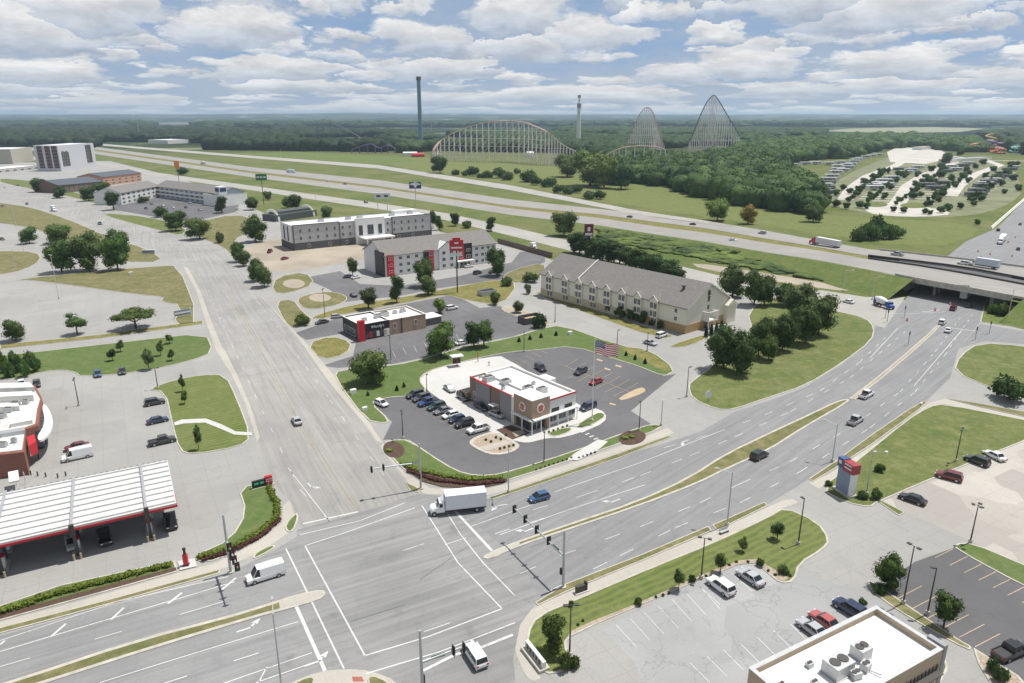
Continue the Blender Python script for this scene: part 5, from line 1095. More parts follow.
b = MB(); b.box(2, 9, 4, 10, 9, 15.5); b.build('tower', WHITE, r); b = MB(); b.box(2.6, 8.4, 3.85, 3.98, 11.5, 14.5); b.box(1.85, 1.98, 4.6, 9.4, 11.5, 14.5); b.build('tower_sign', NAVY, r)
# warehouses beyond the highway
for k, (a, b_, D, h, lab) in enumerate((((168, 144), (215, 142), 70, 10, 'pale low warehouse among dark trees beyond the highway'), ((243, 143), (264, 142), 60, 9, 'white shed at the edge of the dark woods'), ((288, 141.8), (305, 141.2), 60, 8, 'grey roofed shed beside the far coaster'), ((148, 139), (154, 138.5), 30, 12, 'small white house peeping from the dark woods'), ((150, 124.6), (190, 124.4), 200, 12, 'long white distribution shed on the horizon plain'), ((285, 122.6), (330, 122.4), 260, 14, 'distant white factory roof left of the tall dark tower'), ((1, 122), (30, 121.8), 250, 12, 'faint pale shed at the far left horizon'), ((410, 151.5), (425, 150.8), 40, 7, 'white park shelter at the foot of the tall dark tower'))):
    simple('warehouse' if k != 3 else 'house', a, b_, D, h, WHITE if k % 2 else TRIMW, ROOFW, lab, 'warehouse' if k != 3 else 'house')
# arched pavilion beside the grey hotel
o, th, L = frame((276, 222), (317, 216)); r = empty('arched_pavilion', o, th, 'low dark pavilion with two pale arches behind the grey hotel', 'pavilion')
b = MB(); b.box(0, L, 0, 14, 0, 4.5); b.box(4, L-2, 3, 12, 4.5, 6.2); b.build('hall', plain('dark_metal_wall', (.08, .09, .09), .8), r)
for x in (2.5, L-3):
    a = MB(); n = 14
    for i in range(n): t0, t1 = math.pi*i/n, math.pi*(i+1)/n; a.rbox((x, 7+7.4*math.cos((t0+t1)/2), 7.2*math.sin((t0+t1)/2)), (1.5, .8, 1.8), 0); 
    a.build('arch', TRIMW, r)
# rubbish enclosures
for k, (x, y, s_, lab) in enumerate(((487, 295, (7, 4, 2.2), 'grey fenced bin enclosure on the tan bank beside the hotel drive'), (531, 322, (8, 5, 2.4), 'dark bin enclosure with tan lid beside the round bush'))):
    q = empty('bin_enclosure', P(x, y), .6, lab, 'enclosure'); b = MB(); w_, d_, h_ = s_; b.box(-w_/2, w_/2, -d_/2, -d_/2+.2, 0, h_); b.box(-w_/2, w_/2, d_/2-.2, d_/2, 0, h_); b.box(-w_/2, -w_/2+.2, -d_/2+.2, d_/2-.2, 0, h_); b.box(w_/2-.2, w_/2, -d_/2+.2, d_/2-.2, 0, h_); b.build('fence_panel', MATS['charcoal_brick'] if k else GALV, q)
    MB().box(-w_/3, w_/3, -d_/3, d_/3, .1, 1.5).build('bin', TRIM if k == 0 else MATS['tan_paint'], q)
# ================================================================ VEHICLE PLACEMENT
G1 = 'cars parked in the row beside the burger restaurant'
car('van', 266, 578, 240, 586, 'white', 'white cargo van with roof rack waiting left of the big junction')
car('hatch', 539, 500, 524, 504, 'blue', 'blue hatchback driving left on the wide road near the junction')
car('sedan', 297, 423, 289, 409, 'silver', 'silver car driving alone up the pale side road')
car('minivan', 475, 659, 466, 645, 'white', 'white minivan waiting at the stop line at the bottom of the junction')
car('suv', 759, 458, 775, 450, 'black', 'black SUV on the wide road beside the grass median')
car('pickup', 866, 397, 876, 391, 'white', 'white pickup truck ahead of the silver one on the wide road')
car('pickup', 855, 423, 866, 416, 'silver', 'silver pickup truck following the white one on the wide road')
car('suv', 942, 324, 949, 317, 'white', 'white car farther from camera of the two before the overpass'); car('sedan', 948, 332, 955, 325, 'white', 'white car nearer the camera of the two before the overpass')
car('suv', 953, 310, 960, 303, 'maroon', 'dark red SUV entering the shade of the overpass'); car('suv', 968, 307, 975, 300, 'dark', 'black SUV right of the dark red one under the overpass')
car('sedan', 848, 303, 840, 301, 'white', 'white car on the slip road left of the mixer truck')
# left lots
car('suv', 155, 404.5, 168, 402, 'dark', 'dark SUV, topmost of three parked beside the striped lawn'); car('sedan', 158, 422.5, 169, 420, 'navy', 'dark blue sedan, middle of three parked beside the striped lawn'); car('pickup', 162.5, 443.5, 178, 440, 'dark', 'charcoal pickup truck, lowest of three parked beside the striped lawn')
car('sedan', 77, 449, 62, 452, 'maroon', 'dark red car parked behind the white van near the brick store'); car('van', 78, 458.5, 62, 462, 'white', 'white van parked next to the dark red car by the store')
car('hatch', 22, 386, 22, 392, 'white', 'small white car parked at the top of the store lot'); car('hatch', 37, 386, 37.2, 392, 'dark', 'small dark car beside the white one at the top of the store lot')
car('hatch', 98, 376, 99, 383, 'blue', 'light blue car parked along the grass bank'); car('sedan', 122.5, 373, 123, 379, 'dark', 'dark car parked right of the light blue one along the grass bank')
car('suv', 73, 546, 76, 560, 'silver', 'silver SUV refuelling in the shade under the canopy'); car('pickup', 105, 540, 109, 555, 'black', 'black pickup truck under the middle of the fuel canopy'); car('pickup', 171, 524, 174, 538, 'black', 'black pickup truck at the right end of the fuel canopy')
# burger restaurant row
row = [('suv', 415, 397, 'dark', 'dark SUV at the far end of the parked row beside the burger restaurant'), ('suv', 421.5, 400.5, 'charcoal', 'charcoal SUV, second from the far end of the burger restaurant row'), ('pickup', 428.5, 404.5, 'jeep', 'bright blue pickup in the row beside the burger restaurant'),
       ('suv', 436.5, 409, 'green', 'dark green SUV next to the bright blue pickup'), ('sedan', 443, 413, 'grey', 'dark grey sedan left of the white hatchback in the parked row'), ('hatch', 450.5, 417.5, 'white', 'white hatchback in the middle of the burger restaurant row'), ('hatch', 457, 421.5, 'navy', 'navy hatchback right of the white hatchback in the parked row'), ('suv', 464.5, 426, 'black', 'black SUV beside the white pickup in the burger restaurant row'), ('pickup', 478.5, 431.5, 'white', 'white pickup at the near end of the parked row beside the rock island')]
for k, x, y, c, lab in row: car(k, x, y, x-10, y+2.8, c, lab, G1)
car('hatch', 381.5, 405.5, 390, 409, 'white', 'small white car alone at the corner of the burger restaurant lot')
car('sedan', 449.5, 390.5, 457, 396, 'silver', 'silver car turning into the drive-through lane'); car('suv', 463.5, 399, 471, 404, 'dark', 'dark SUV at the order point of the drive-through'); car('sedan', 481.5, 409, 490, 413.5, 'black', 'black car at the drive-through window'); car('sedan', 497, 416.5, 506, 420.5, 'silver', 'silver car first in line leaving the drive-through window')
car('suv', 540.5, 370, 545, 373, 'black', 'black SUV parked right behind the burger restaurant'); car('suv', 580.5, 373.5, 573, 377, 'dark', 'dark SUV parked next to the red car'); car('sedan', 596, 383.5, 588, 387, 'red', 'bright red car parked behind the flagpole'); car('minivan', 588, 409, 578, 413, 'navy', 'navy minivan parked beside the flagpole lawn')
car('sedan', 650, 344.5, 657, 346.5, 'silver', 'silver sedan on the drive below the cream hotel'); car('minivan', 661.5, 337, 670, 334, 'white', 'white minivan parked at the foot of the cream hotel')
# black and red restaurant lot
car('sedan', 322, 323.5, 314, 325, 'dark', 'dark car left of the black and red restaurant'); car('hatch', 337, 318, 344, 317, 'silver', 'silver car behind the black and red restaurant'); car('sedan', 353.5, 296.5, 347, 293, 'black', 'black car on the curved drive behind the black and red restaurant')
car('suv', 452, 309.5, 460, 308, 'white', 'white SUV beside the yellow green tree'); car('sedan', 462, 344.5, 470, 343, 'white', 'white car half hidden under the tree of the restaurant lot'); car('hatch', 348, 277.5, 341, 276, 'grey', 'grey car at the left end of the red trimmed hotel'); car('sedan', 356, 278.5, 363, 277, 'white', 'white car at the left end of the red trimmed hotel')
car('suv', 477.5, 274, 485, 272, 'dark', 'dark SUV left of two near the round tree by the hotel'); car('sedan', 493, 273, 501, 271.5, 'dark', 'dark sedan under the round tree by the hotel'); car('sedan', 469, 267.5, 476, 266.5, 'white', 'white car close to the red trimmed hotel wall'); car('pickup', 270, 252.5, 276, 248, 'red', 'red pickup truck in the dirt yard of the grey hotel'); car('sedan', 285, 259.5, 291, 258, 'maroon', 'rust red car on the dirt of the construction yard')
# right lots
car('sedan', 994, 458, 985, 453.5, 'white', 'white sedan farthest in the bleached parking lot on the right'); car('suv', 976.5, 463.5, 967, 460, 'black', 'black SUV between the white sedan and the red SUV'); car('suv', 948.5, 479, 939, 476.5, 'maroon', 'dark red SUV parked beside the wedge lawn'); car('sedan', 912, 501.5, 902, 498, 'black', 'black sedan alone near the corner of the wedge lawn')
car('suv', 720.5, 589.5, 709, 581, 'white', 'white SUV parked along the lower lawn'); car('sedan', 750, 580.5, 739, 573, 'silver', 'silver sedan parked along the lower lawn')
car('sedan', 812, 632.5, 802, 625, 'silver', 'silver car against the white roofed restaurant'); car('sedan', 824.5, 624.5, 814, 617, 'pink', 'faded red car against the white roofed restaurant'); car('suv', 849, 612, 838, 605, 'navy', 'navy SUV against the white roofed restaurant')
car('pickup', 1010, 655, 1024, 649, 'black', 'black pickup truck in the dark asphalt lot at the lower right')
# highway and side road traffic
car('sedan', 629.5, 217.5, 622, 216.5, 'black', 'black car on the far highway lanes near the middle', z=ZHW(629)); car('sedan', 692.5, 225, 685, 224, 'dark', 'dark car on the highway where the ramp joins', z=ZHW(692)); car('suv', 762, 234, 755, 233, 'silver', 'silver SUV on the far highway lanes behind the red semi', z=ZHW(762)); car('sedan', 733, 241, 740, 242, 'white', 'white car on the near highway lanes left of the grove', z=ZHW(733)); car('pickup', 897, 255.5, 890, 254.5, 'silver', 'silver pickup on the highway ahead of the overpass', z=ZHW(897)); car('suv', 963, 264.5, 956, 263.5, 'white', 'white SUV towing the trailer over the bridge', z=ZHW(963))
car('pickup', 345, 184.5, 337, 183.5, 'silver', 'silver pickup on the highway behind the grey hotel', z=.3); car('sedan', 328, 181.5, 336, 182.5, 'white', 'white car on the near highway lanes left of the billboard', z=.3); car('suv', 366, 203, 373, 204.5, 'purple', 'maroon SUV on the frontage road behind the grey hotel')
car('pickup', 100, 224.5, 107, 229, 'blue', 'blue pickup truck on the pale road by the big trees'); car('sedan', 27, 204.5, 33, 207, 'dark', 'dark car far up the pale road'); car('suv', 1003, 238, 1005, 233, 'silver', 'silver SUV on the road beyond the bridge near the barrels'); car('sedan', 1018, 250, 1020, 245, 'dark', 'dark car on the road just beyond the bridge'); car('sedan', 1020, 225, 1022, 221, 'grey', 'grey car farther up the road beyond the bridge'); car('suv', 998, 231, 1000, 227, 'black', 'black SUV behind the white tanker beyond the bridge')
for k, (x, y, c, lab) in enumerate(((146, 209, 'dark', 'dark car at the left end of the motel lot'), (163, 206, 'white', 'white car left of centre in the motel lot'), (173, 208, 'white', 'white car in the middle of the motel lot'), (190, 203.5, 'silver', 'silver car nearest the pale blue motel wall'), (186, 208, 'dark', 'dark car right of centre in the motel lot'), (200, 210.5, 'silver', 'silver car at the front edge of the motel lot'), (152, 204.5, 'grey', 'grey car close to the white motel wing'), (238, 210, 'white', 'white car beside the motel office'))): car('sedan', x, y, x+5, y+1.5, c, lab, 'cars in the motel lot')
for k, (x, y, c, lab) in enumerate(((3, 207, 'grey', 'grey car at the left edge beyond the pale road'), (5, 188, 'white', 'white car by the low shop'), (18, 186, 'dark', 'dark car by the low shop'), (2, 240, 'dark', 'dark car at the left edge of the upper lot'))): car('sedan', x, y, x+4, y+1, c, lab)
truck('box_truck', (459, 511), (428, 514.5), 'white box truck turning at the corner of the big junction', 'truck')
truck('box_truck', (54, 211), (62, 215.5), 'white box truck far up the pale road', 'truck', boxcol=(.5, .62, .68))
truck('box_truck', (965, 299), (972, 293), 'white box truck under the overpass', 'truck', boxcol=(.8, .8, .8))
truck('semi_truck', (822, 245.5), (802, 241.5), 'red semi truck with long white trailer on the highway', 'truck', z=ZHW(820), kind='semi', cabcol=(.5, .02, .02), boxcol=(.66, .66, .68))
truck('semi_truck', (203, 164), (190, 162), 'white semi truck on the highway above the motel', 'truck', z=.3, kind='semi', cabcol=(.1, .1, .12), boxcol=(.75, .77, .8))
truck('semi_truck', (290, 172.5), (276, 171), 'pale blue semi truck on the highway behind the arched pavilion', 'truck', z=.3, kind='semi', cabcol=(.6, .65, .7), boxcol=(.6, .68, .78))
truck('tanker_truck', (1001, 243), (996, 249), 'long white truck coming down the road beyond the bridge', 'truck', kind='semi', cabcol=(.7, .7, .7), boxcol=(.8, .8, .8))
truck('semi_truck', (984, 267.5), (968, 265), 'pale grey trailer truck crossing the overpass', 'truck', z=ZHW(984), kind='box', cabcol=(.8, .8, .8), boxcol=(.55, .6, .66), L=9)
truck('semi_truck', (534, 250.5), (540, 253.5), 'white semi tractor parked at the end of the hotel drive', 'truck', kind='box', cabcol=(.8, .8, .8), boxcol=(.75, .75, .75), L=3)
# mixer
p, q = P(882, 307), P(898, 312); r = empty('mixer_truck', (p.x, p.y, .05), math.atan2(q.y-p.y, q.x-p.x), 'concrete mixer truck with white drum and blue cab on the slip road', 'truck')
b = MB(); b.tube((-3.6, 0, 2.9), (-1.6, 0, 2.6), .6, 1.35, 14); b.tube((-1.6, 0, 2.6), (.6, 0, 2.3), 1.35, 1.3, 14); b.tube((.6, 0, 2.3), (2.0, 0, 2.1), 1.3, .6, 14); b.build('drum', WHITE, r); MB().box(-4.2, 4.6, -.5, .5, .8, 1.1).build('chassis', TRIM, r)
b = MB(); b.box(2.2, 3.9, -1.15, 1.15, .8, 2.7); loft(b, [ring(3.9, 1.1, .7, 1.9), ring(5.0, .95, .7, 1.6)]); b.build('cab', BLUE, r); MB().box(2.5, 3.93, -1.17, 1.17, 1.95, 2.5).build('windows', GLASS, r); MB().rbox((-3.9, 0, 2.0), (.7, .8, 2.2)).build('chute', BLUE, r); wheels(r, (-2.9, -1.7, 4.2), 1.2)
# construction barrels along the road beyond the bridge
for k, (x, y) in enumerate(((935, 311), (950, 305), (907, 321), (981, 258), (990, 255), (1000, 262), (1012, 257), (978, 252), (1008, 243), (1015, 238))):
    b = MB(); b.tube((0, 0, 0), (0, 0, 1.1), .38, .28, 10); b.tube((0, 0, .45), (0, 0, .62), .36, .34, 10, 1); q = b.build('traffic_barrel', [plain('barrel_orange', (.6, .14, .02), .6, var=0) if 'barrel_orange' not in MATS else MATS['barrel_orange'], WHITE]); q.location = P(x, y); tag(q, 'orange and white traffic barrel on the road by the overpass', 'traffic barrel', 'orange barrels by the overpass')
for k, (x, y) in enumerate(((887, 322), (904, 318), (885, 318.5), (975, 340), (989, 334), (908, 345))):
    q = empty('traffic_signal', P(x, y), -.6, ['signal post at the tip of the slip road island', 'signal post under the left end of the overpass', 'signal post behind the mixer truck', 'signal post at the right ramp corner', 'signal post on the right ramp near the round lawn', 'small post on the narrow median before the overpass'][k], 'traffic signal')
    MB().tube((0, 0, 0), (0, 0, 4.4), .12, n=8).build('pole', GALV, q); b = MB(); b.rbox((0, -.2, 4.0), (.35, .35, 1.1)); b.build('signal_head', BLACK, q)
# ================================================================ JUNCTION SIGNALS
def thet(a, b, z=6.): p = P(*a); q = P(b[0], b[1], z); return math.atan2(q.y-p.y, q.x-p.x), math.hypot(q.x-p.x, q.y-p.y)
t, L = thet((563, 588), (513, 508)); signal(563, 588, 10.2, 15.5, t, 'signal mast with long arm at the near corner by the lower lawn', 4)
t, L = thet((231, 573), (244, 584)); signal(231, 573, 10.6, 8.5, t, 'signal mast on the left corner beside the fuel station hedge', 4)
t, L = thet((421, 489), (370, 470)); signal(421, 489, 9.8, L, t, 'signal mast at the corner of the burger restaurant lawn', 2)
t, L = thet((423, 700), (466, 647)); signal(423, 700, 10.5, L, t, 'signal mast at the bottom edge of the junction', 2)
# ================================================================ LAMPS
LT = plain('pale_lamp_steel', (.55, .54, .50), .5, var=.05)
lamp(59, 299, 255, 'tall pale lamp standing in the empty concrete lot', 'double', LT); lamp(79, 406, 379, 'lamp at the edge of the brick store lot', 'double'); lamp(158, 389, 368, 'lamp at the top corner of the striped lawn', 'double')
lamp(403, 439, 412, 'lamp at the entrance of the burger restaurant lot', 'double'); lamp(544, 463, 433, 'lamp on the grass before the burger restaurant', 'top', arm=1.6); lamp(639, 431, 402, 'lamp beside the oval bed near the burger lot exit', 'top'); lamp(661, 426, 401, 'thin lamp on the pale driveway beside the oval bed', 'top', GALV); lamp(686.5, 397, 367, 'lamp at the left tip of the big lawn', 'top')
lamp(524, 352, 332, 'lamp at the rear of the burger restaurant lot', 'top'); lamp(617, 346, 330, 'left lamp on the hotel drive', 'top'); lamp(647, 352, 333, 'right lamp on the hotel drive', 'top'); lamp(391, 363, 336, 'lamp in the lot of the black and red restaurant', 'double'); lamp(325, 317, 289, 'lamp between the two round grass islands', 'double', arm=0)
lamp(555, 322, 300, 'lamp beside the drive at the left end of the cream hotel', 'top'); lamp(427, 395, 375, 'lamp beside the white drive-through lane', 'top')
lamp(955.5, 462, 429, 'lamp on the wedge lawn behind the red SUV', 'double'); lamp(866, 495, 452, 'pale lamp behind the blue pylon sign', 'top', GALV); lamp(832, 462, 424, 'street lamp on the verge left of the blue pylon sign', 'street', GALV, 2.6); lamp(970, 543, 505, 'three headed lamp at the corner of the dark asphalt lot', 'triple'); lamp(798, 545, 499, 'lamp on the striped lawn by the lower car park', 'top'); lamp(903, 604, 546, 'tall lamp beside the tree at the dark asphalt lot', 'double', arm=.5); lamp(927, 615, 568, 'shorter lamp between the two trees of the dark lot', 'top'); lamp(569.5, 656, 605, 'brown lamp beside the corner bushes', 'double'); lamp(701, 579, 538, 'lamp at the edge of the lower car park', 'double')
lamp(727, 526, 472, 'street lamp on the pavement right of the junction', 'street', GALV, 2.9); lamp(508.5, 493, 447, 'street lamp behind the white box truck', 'street', GALV, -1.4); lamp(282, 690, 614, 'street lamp at the bottom left of the junction', 'street', GALV, 1.9)
for k, (x, y, yt, lab) in enumerate(((16, 226, 203, 'pale lamp at the grass edge of the upper left lot'), (26, 262, 243, 'pale lamp near the round lawn at the left'), (15, 268, 250, 'pale lamp nearest the left edge on the round lawn'), (843, 292, 270, 'lamp beside the slip road behind the grove'), (872, 300, 277, 'tall lamp on the bank left of the overpass'), (1007, 322, 289, 'thin lamp on the bank right of the overpass'), (455, 214, 199, 'lamp on the grass right of the blue diamond sign'), (316, 201, 187, 'lamp beside the frontage road behind the pavilion'), (281, 158, 148, 'lamp on the far ramp left'), (318, 160.5, 149, 'lamp on the far ramp centre'))): lamp(x, y, yt, lab, 'street', LT, -.6)
# ================================================================ SIGNS
def pole_sign(x, y, yt, label, w, h, mats, name='pole_sign', rz=0, two=False, pm=DKMET, pole_r=.28, deco=None):
    H_ = ZH(x, y, yt); r = empty(name, P(x, y), rz, label, 'sign')
    for xx in ((-w*.3, w*.3) if two else (0,)): MB().tube((xx, .1, 0), (xx, .1, H_-h+.1), pole_r, n=8).build('pole', pm, r)
    b = MB(); b.box(-w/2, w/2, -.25, .45, H_-h, H_); b.build('sign_panel', mats, r)
    if deco: deco(r, H_)
    return r
def d1(r, H_):
    for i, (z, w) in enumerate(((H_-1.2, 1.6), (H_-3.1, 4.6))): MB().box(-w/2, w/2, -.32, -.252, z-.35, z+.35).build('marking', WHITE, r)
    MB().box(-1.6, 1.6, -.2, .4, H_, H_+.9).build('sign_top', RED, r); MB().box(-2.2, 2.2, -.15, .35, H_-6.6, H_-5.2).build('lower_panel', WHITE, r)
pole_sign(457.5, 293, 240, 'tall pole sign with red panel in front of the red trimmed hotel', 5.6, 4.4, RED, rz=.2, deco=d1)
def d2(r, H_): MB().box(-.7, .7, -.32, -.252, H_-3.6, H_-1.6).build('marking', WHITE, r); MB().box(-1.9, 1.9, -.33, -.26, H_-5.8, H_-4.6).build('marking', WHITE, r)
pole_sign(588, 257, 224, 'dark pole sign with red and white panel behind the cream hotel', 4.6, 6.4, plain('dark_red_panel', (.14, .02, .03), .6), rz=.1, pm=NAVY, pole_r=.9, deco=d2)
def d3(r, H_): 
    for x in (-4.2, 1.4): MB().box(x, x+3., -.32, -.252, H_-2.9, H_-1.5).build('marking', NAVY, r)
pole_sign(383, 213, 193, 'white billboard on two white poles behind the grey hotel', 11.8, 4.4, WHITE, 'billboard', .1, True, WHITE, deco=d3)
def d4(r, H_):
    MB().prism([(-4.2, 0), (0, 0), (4.2, 0), (4.2, .01)], 0, 0) if False else None
    m = MB(); m.add([(-5, -.3, H_-1.8), (0, -.3, H_), (5, -.3, H_-1.8), (0, -.3, H_-3.0)], [(0, 3, 2, 1)]); m.build('marking', WHITE, r); MB().box(-.9, .9, -.36, -.31, H_-4.2, H_-1.4).build('marking', WHITE, r)
pole_sign(416, 207, 182, 'blue and white gabled pole sign beside the highway', 9.5, 5.2, NAVY, rz=.1, pm=GALV, deco=d4)
pole_sign(264, 205, 174, 'green pole sign near the arched pavilion', 9, 5, GREEN, deco=lambda r, H_: [MB().box(x, x+2, -.32, -.252, H_-3.2, H_-1.8).build('marking', WHITE, r) for x in (-3.6, -.9, 1.8)])
pole_sign(179, 182, 161, 'orange pole sign above the long motel', 5.5, 8, plain('orange_panel', (.6, .2, .05), .6), deco=lambda r, H_: None)
# fuel price sign
o, th, L = frame((251, 492), (270, 487)); r = empty('price_sign', o, th, 'low dark price sign with red square emblem on the corner lawn', 'sign')
r.scale = (.68, .68, .68); r.location = P(253, 490)
MB().box(0, 5.6, 0, .9, .3, 2.4).build('cabinet', BLACK, r); MB().box(-.3, 6., -.3, 1.2, 0, .3).build('plinth', KERB, r)
sq = MB(); sq.box(3.7, 5.7, -.12, 1.02, .8, 3.0); sq.build('emblem_square', RED, r); text_obj('lettering', 'QT', 1.35, WHITE, r, (4.7, -.14, 1.85), (math.pi/2, 0, 0), .02)
for k in range(2): MB().box(.5+k*1.6, 1.7+k*1.6, -.05, -.005, 1.3, 1.9).build('price_display', plain('led_green', (.05, .5, .3), .5, var=0, emis=.15) if 'led_green' not in MATS else MATS['led_green'], r)
# blue pylon
p, q = P(836, 489), P(848, 497); th = math.atan2(q.y-p.y, q.x-p.x); r = empty('pylon_sign', (p.x, p.y, .15), th, 'blue pylon sign with red and blue panels on the corner of the wedge lawn', 'sign')
Lp = 3.9; b = MB(); b.prism([(.1, -.3), (Lp-.5, -.3), (Lp-.5, 1.), (.1, 1.)], .4, 5.6); b.build('pylon', plain('slate_blue_metal', (.20, .25, .34), .5, var=.1), r); MB().box(-.4, Lp+.2, -.7, 1.4, 0, .4).build('base', KERB, r)
MB().box(-.1, 1.35, -.5, 1.2, 5.1, 7.0).build('blue_panel', plain('dull_blue', (.05, .10, .22), .5), r); MB().box(1.36, Lp+.1, -.52, 1.22, 4.9, 6.8).build('red_panel', plain('dull_red', (.32, .04, .05), .5), r); MB().box(Lp-.5, Lp-.1, -.35, 1.05, .4, 4.9).build('white_edge', WHITE, r)
d = MB(); d.tube((.6, -.51, 6.2), (.6, -.56, 6.2), .4, n=12); d.build('marking', WHITE, r)
for z in (6.45, 5.75): MB().box(1.8, Lp-.3, -.58, -.525, z-.14, z+.14).build('marking', WHITE, r)
# green and blue sign on the left lawn; corner monument; others
o, th, L = frame((175, 319), (191, 316)); r = empty('lot_sign', o, th, 'long dark green sign on white posts beside the pale road', 'sign'); MB().box(0, L, -.15, .15, .9, 2.9).build('sign_panel', MATS['slate_blue_metal'], r); MB().box(.2, L-.2, -.2, -.155, 1.6, 2.2).build('marking', WHITE, r)
for x in (-.1, L+.1): MB().box(x-.12, x+.12, -.15, .15, 0, 3.2).build('post', WHITE, r)
o = P(149, 254); r = empty('monument_sign', o, .1, 'pale stone monument sign by the large trees at the side road', 'sign'); MB().box(-3.4, 3.4, -.4, .4, 0, 2.2).build('base', TRIMW, r); MB().box(-3, 3, -.48, -.41, .8, 2.).build('sign_panel', MATS['slate_blue_metal'], r)
o = P(535, 660); r = empty('monument_sign', o, 1.1, 'low white stone monument lying beside the corner tree', 'sign'); th = ang((529, 651), (543, 669)); r.rotation_euler[2] = th; MB().box(-2.6, 2.6, -.8, .8, .1, .5).build('base', KERB, r); b = MB(); b.box(-2.4, 2.4, -.2, .3, .5, 1.5); b.build('sign_panel', TRIMW, r); [MB().box(x, x+.5, -.28, -.205, .7, 1.3).build('marking', DKMET, r) for x in (-1.9, -1.1, -.3, .5, 1.3)]
q = P(186.5, 566); r = empty('pump_cabinet', (q.x, q.y, .17), .2, 'tall red cabinet with black top on a small concrete pad by the hedge', 'cabinet'); MB().rbox((0, 0, 1.0), (.7, .6, 2.0)).build('cabinet', RED, r); b = MB(); b.tube((0, 0, 2.0), (0, 0, 2.9), .22, .18, 10); b.sphere((0, 0, 3.), .3); b.build('pump_head', BLACK, r); MB().rbox((0, 0, .1), (.9, .8, .2)).build('foot', BLACK, r)
r = empty('bus_stop_bench', P(581, 592), .5, 'small grey bench cabinet on the pad beside the corner pavement', 'bench'); MB().box(-1.2, 1.2, -.5, .5, 0, .2).build('base', DRIVE, r); MB().box(-.9, .6, -.3, .3, .2, 1.3).build('box', DKMET, r); MB().box(.7, 1.0, -.3, .3, .2, 1.6).build('post', BLACK, r)
r = empty('bench', P(724, 533), .5, 'grey bench on the pavement under the street lamp', 'bench'); MB().box(-1.0, 1.0, -.25, .25, .4, .5).build('seat', GALV, r); MB().box(-1.0, 1.0, .22, .3, .5, 1.0).build('backrest', GALV, r); [MB().box(x-.05, x+.05, -.2, .2, 0, .4).build('leg', DKMET, r) for x in (-.9, .9)]
r = empty('feather_sign', P(708, 402), .4, 'small white oval sign on the tip of the big lawn', 'sign'); MB().tube((0, 0, 0), (0, 0, 1.0), .07).build('post', DKMET, r); b = MB(); b.tube((0, -.06, 2.1), (0, .06, 2.1), 1.0, n=16); b.build('sign_panel', WHITE, r)
for k, (x, y, s, lab) in enumerate(((353.5, 394, 1.5, 'pale utility box on the grass near the big tree by the side road'), (365, 411, 1.2, 'low pale utility cover near the sidewalk corner'), (570, 335, 1.4, 'white utility box beside the hotel drive'), (131, 275, 1.6, 'pale statue base on the upper left lawn'), (921, 405, .7, 'small white marker on the verge'), (886, 454, .7, 'small white post lying on the wedge lawn'))):
    b = MB(); b.rbox((0, 0, s*.45), (s, s*.7, s*.9)); b.rbox((0, 0, .06), (s*1.4, s*1.1, .12)); q = b.build('utility_box', TRIMW); q.location = P(x, y); q.rotation_euler[2] = .6; tag(q, lab, 'utility box')
r = empty('gable_vent', (0, 0, 0)); bpy.data.objects.remove(r)
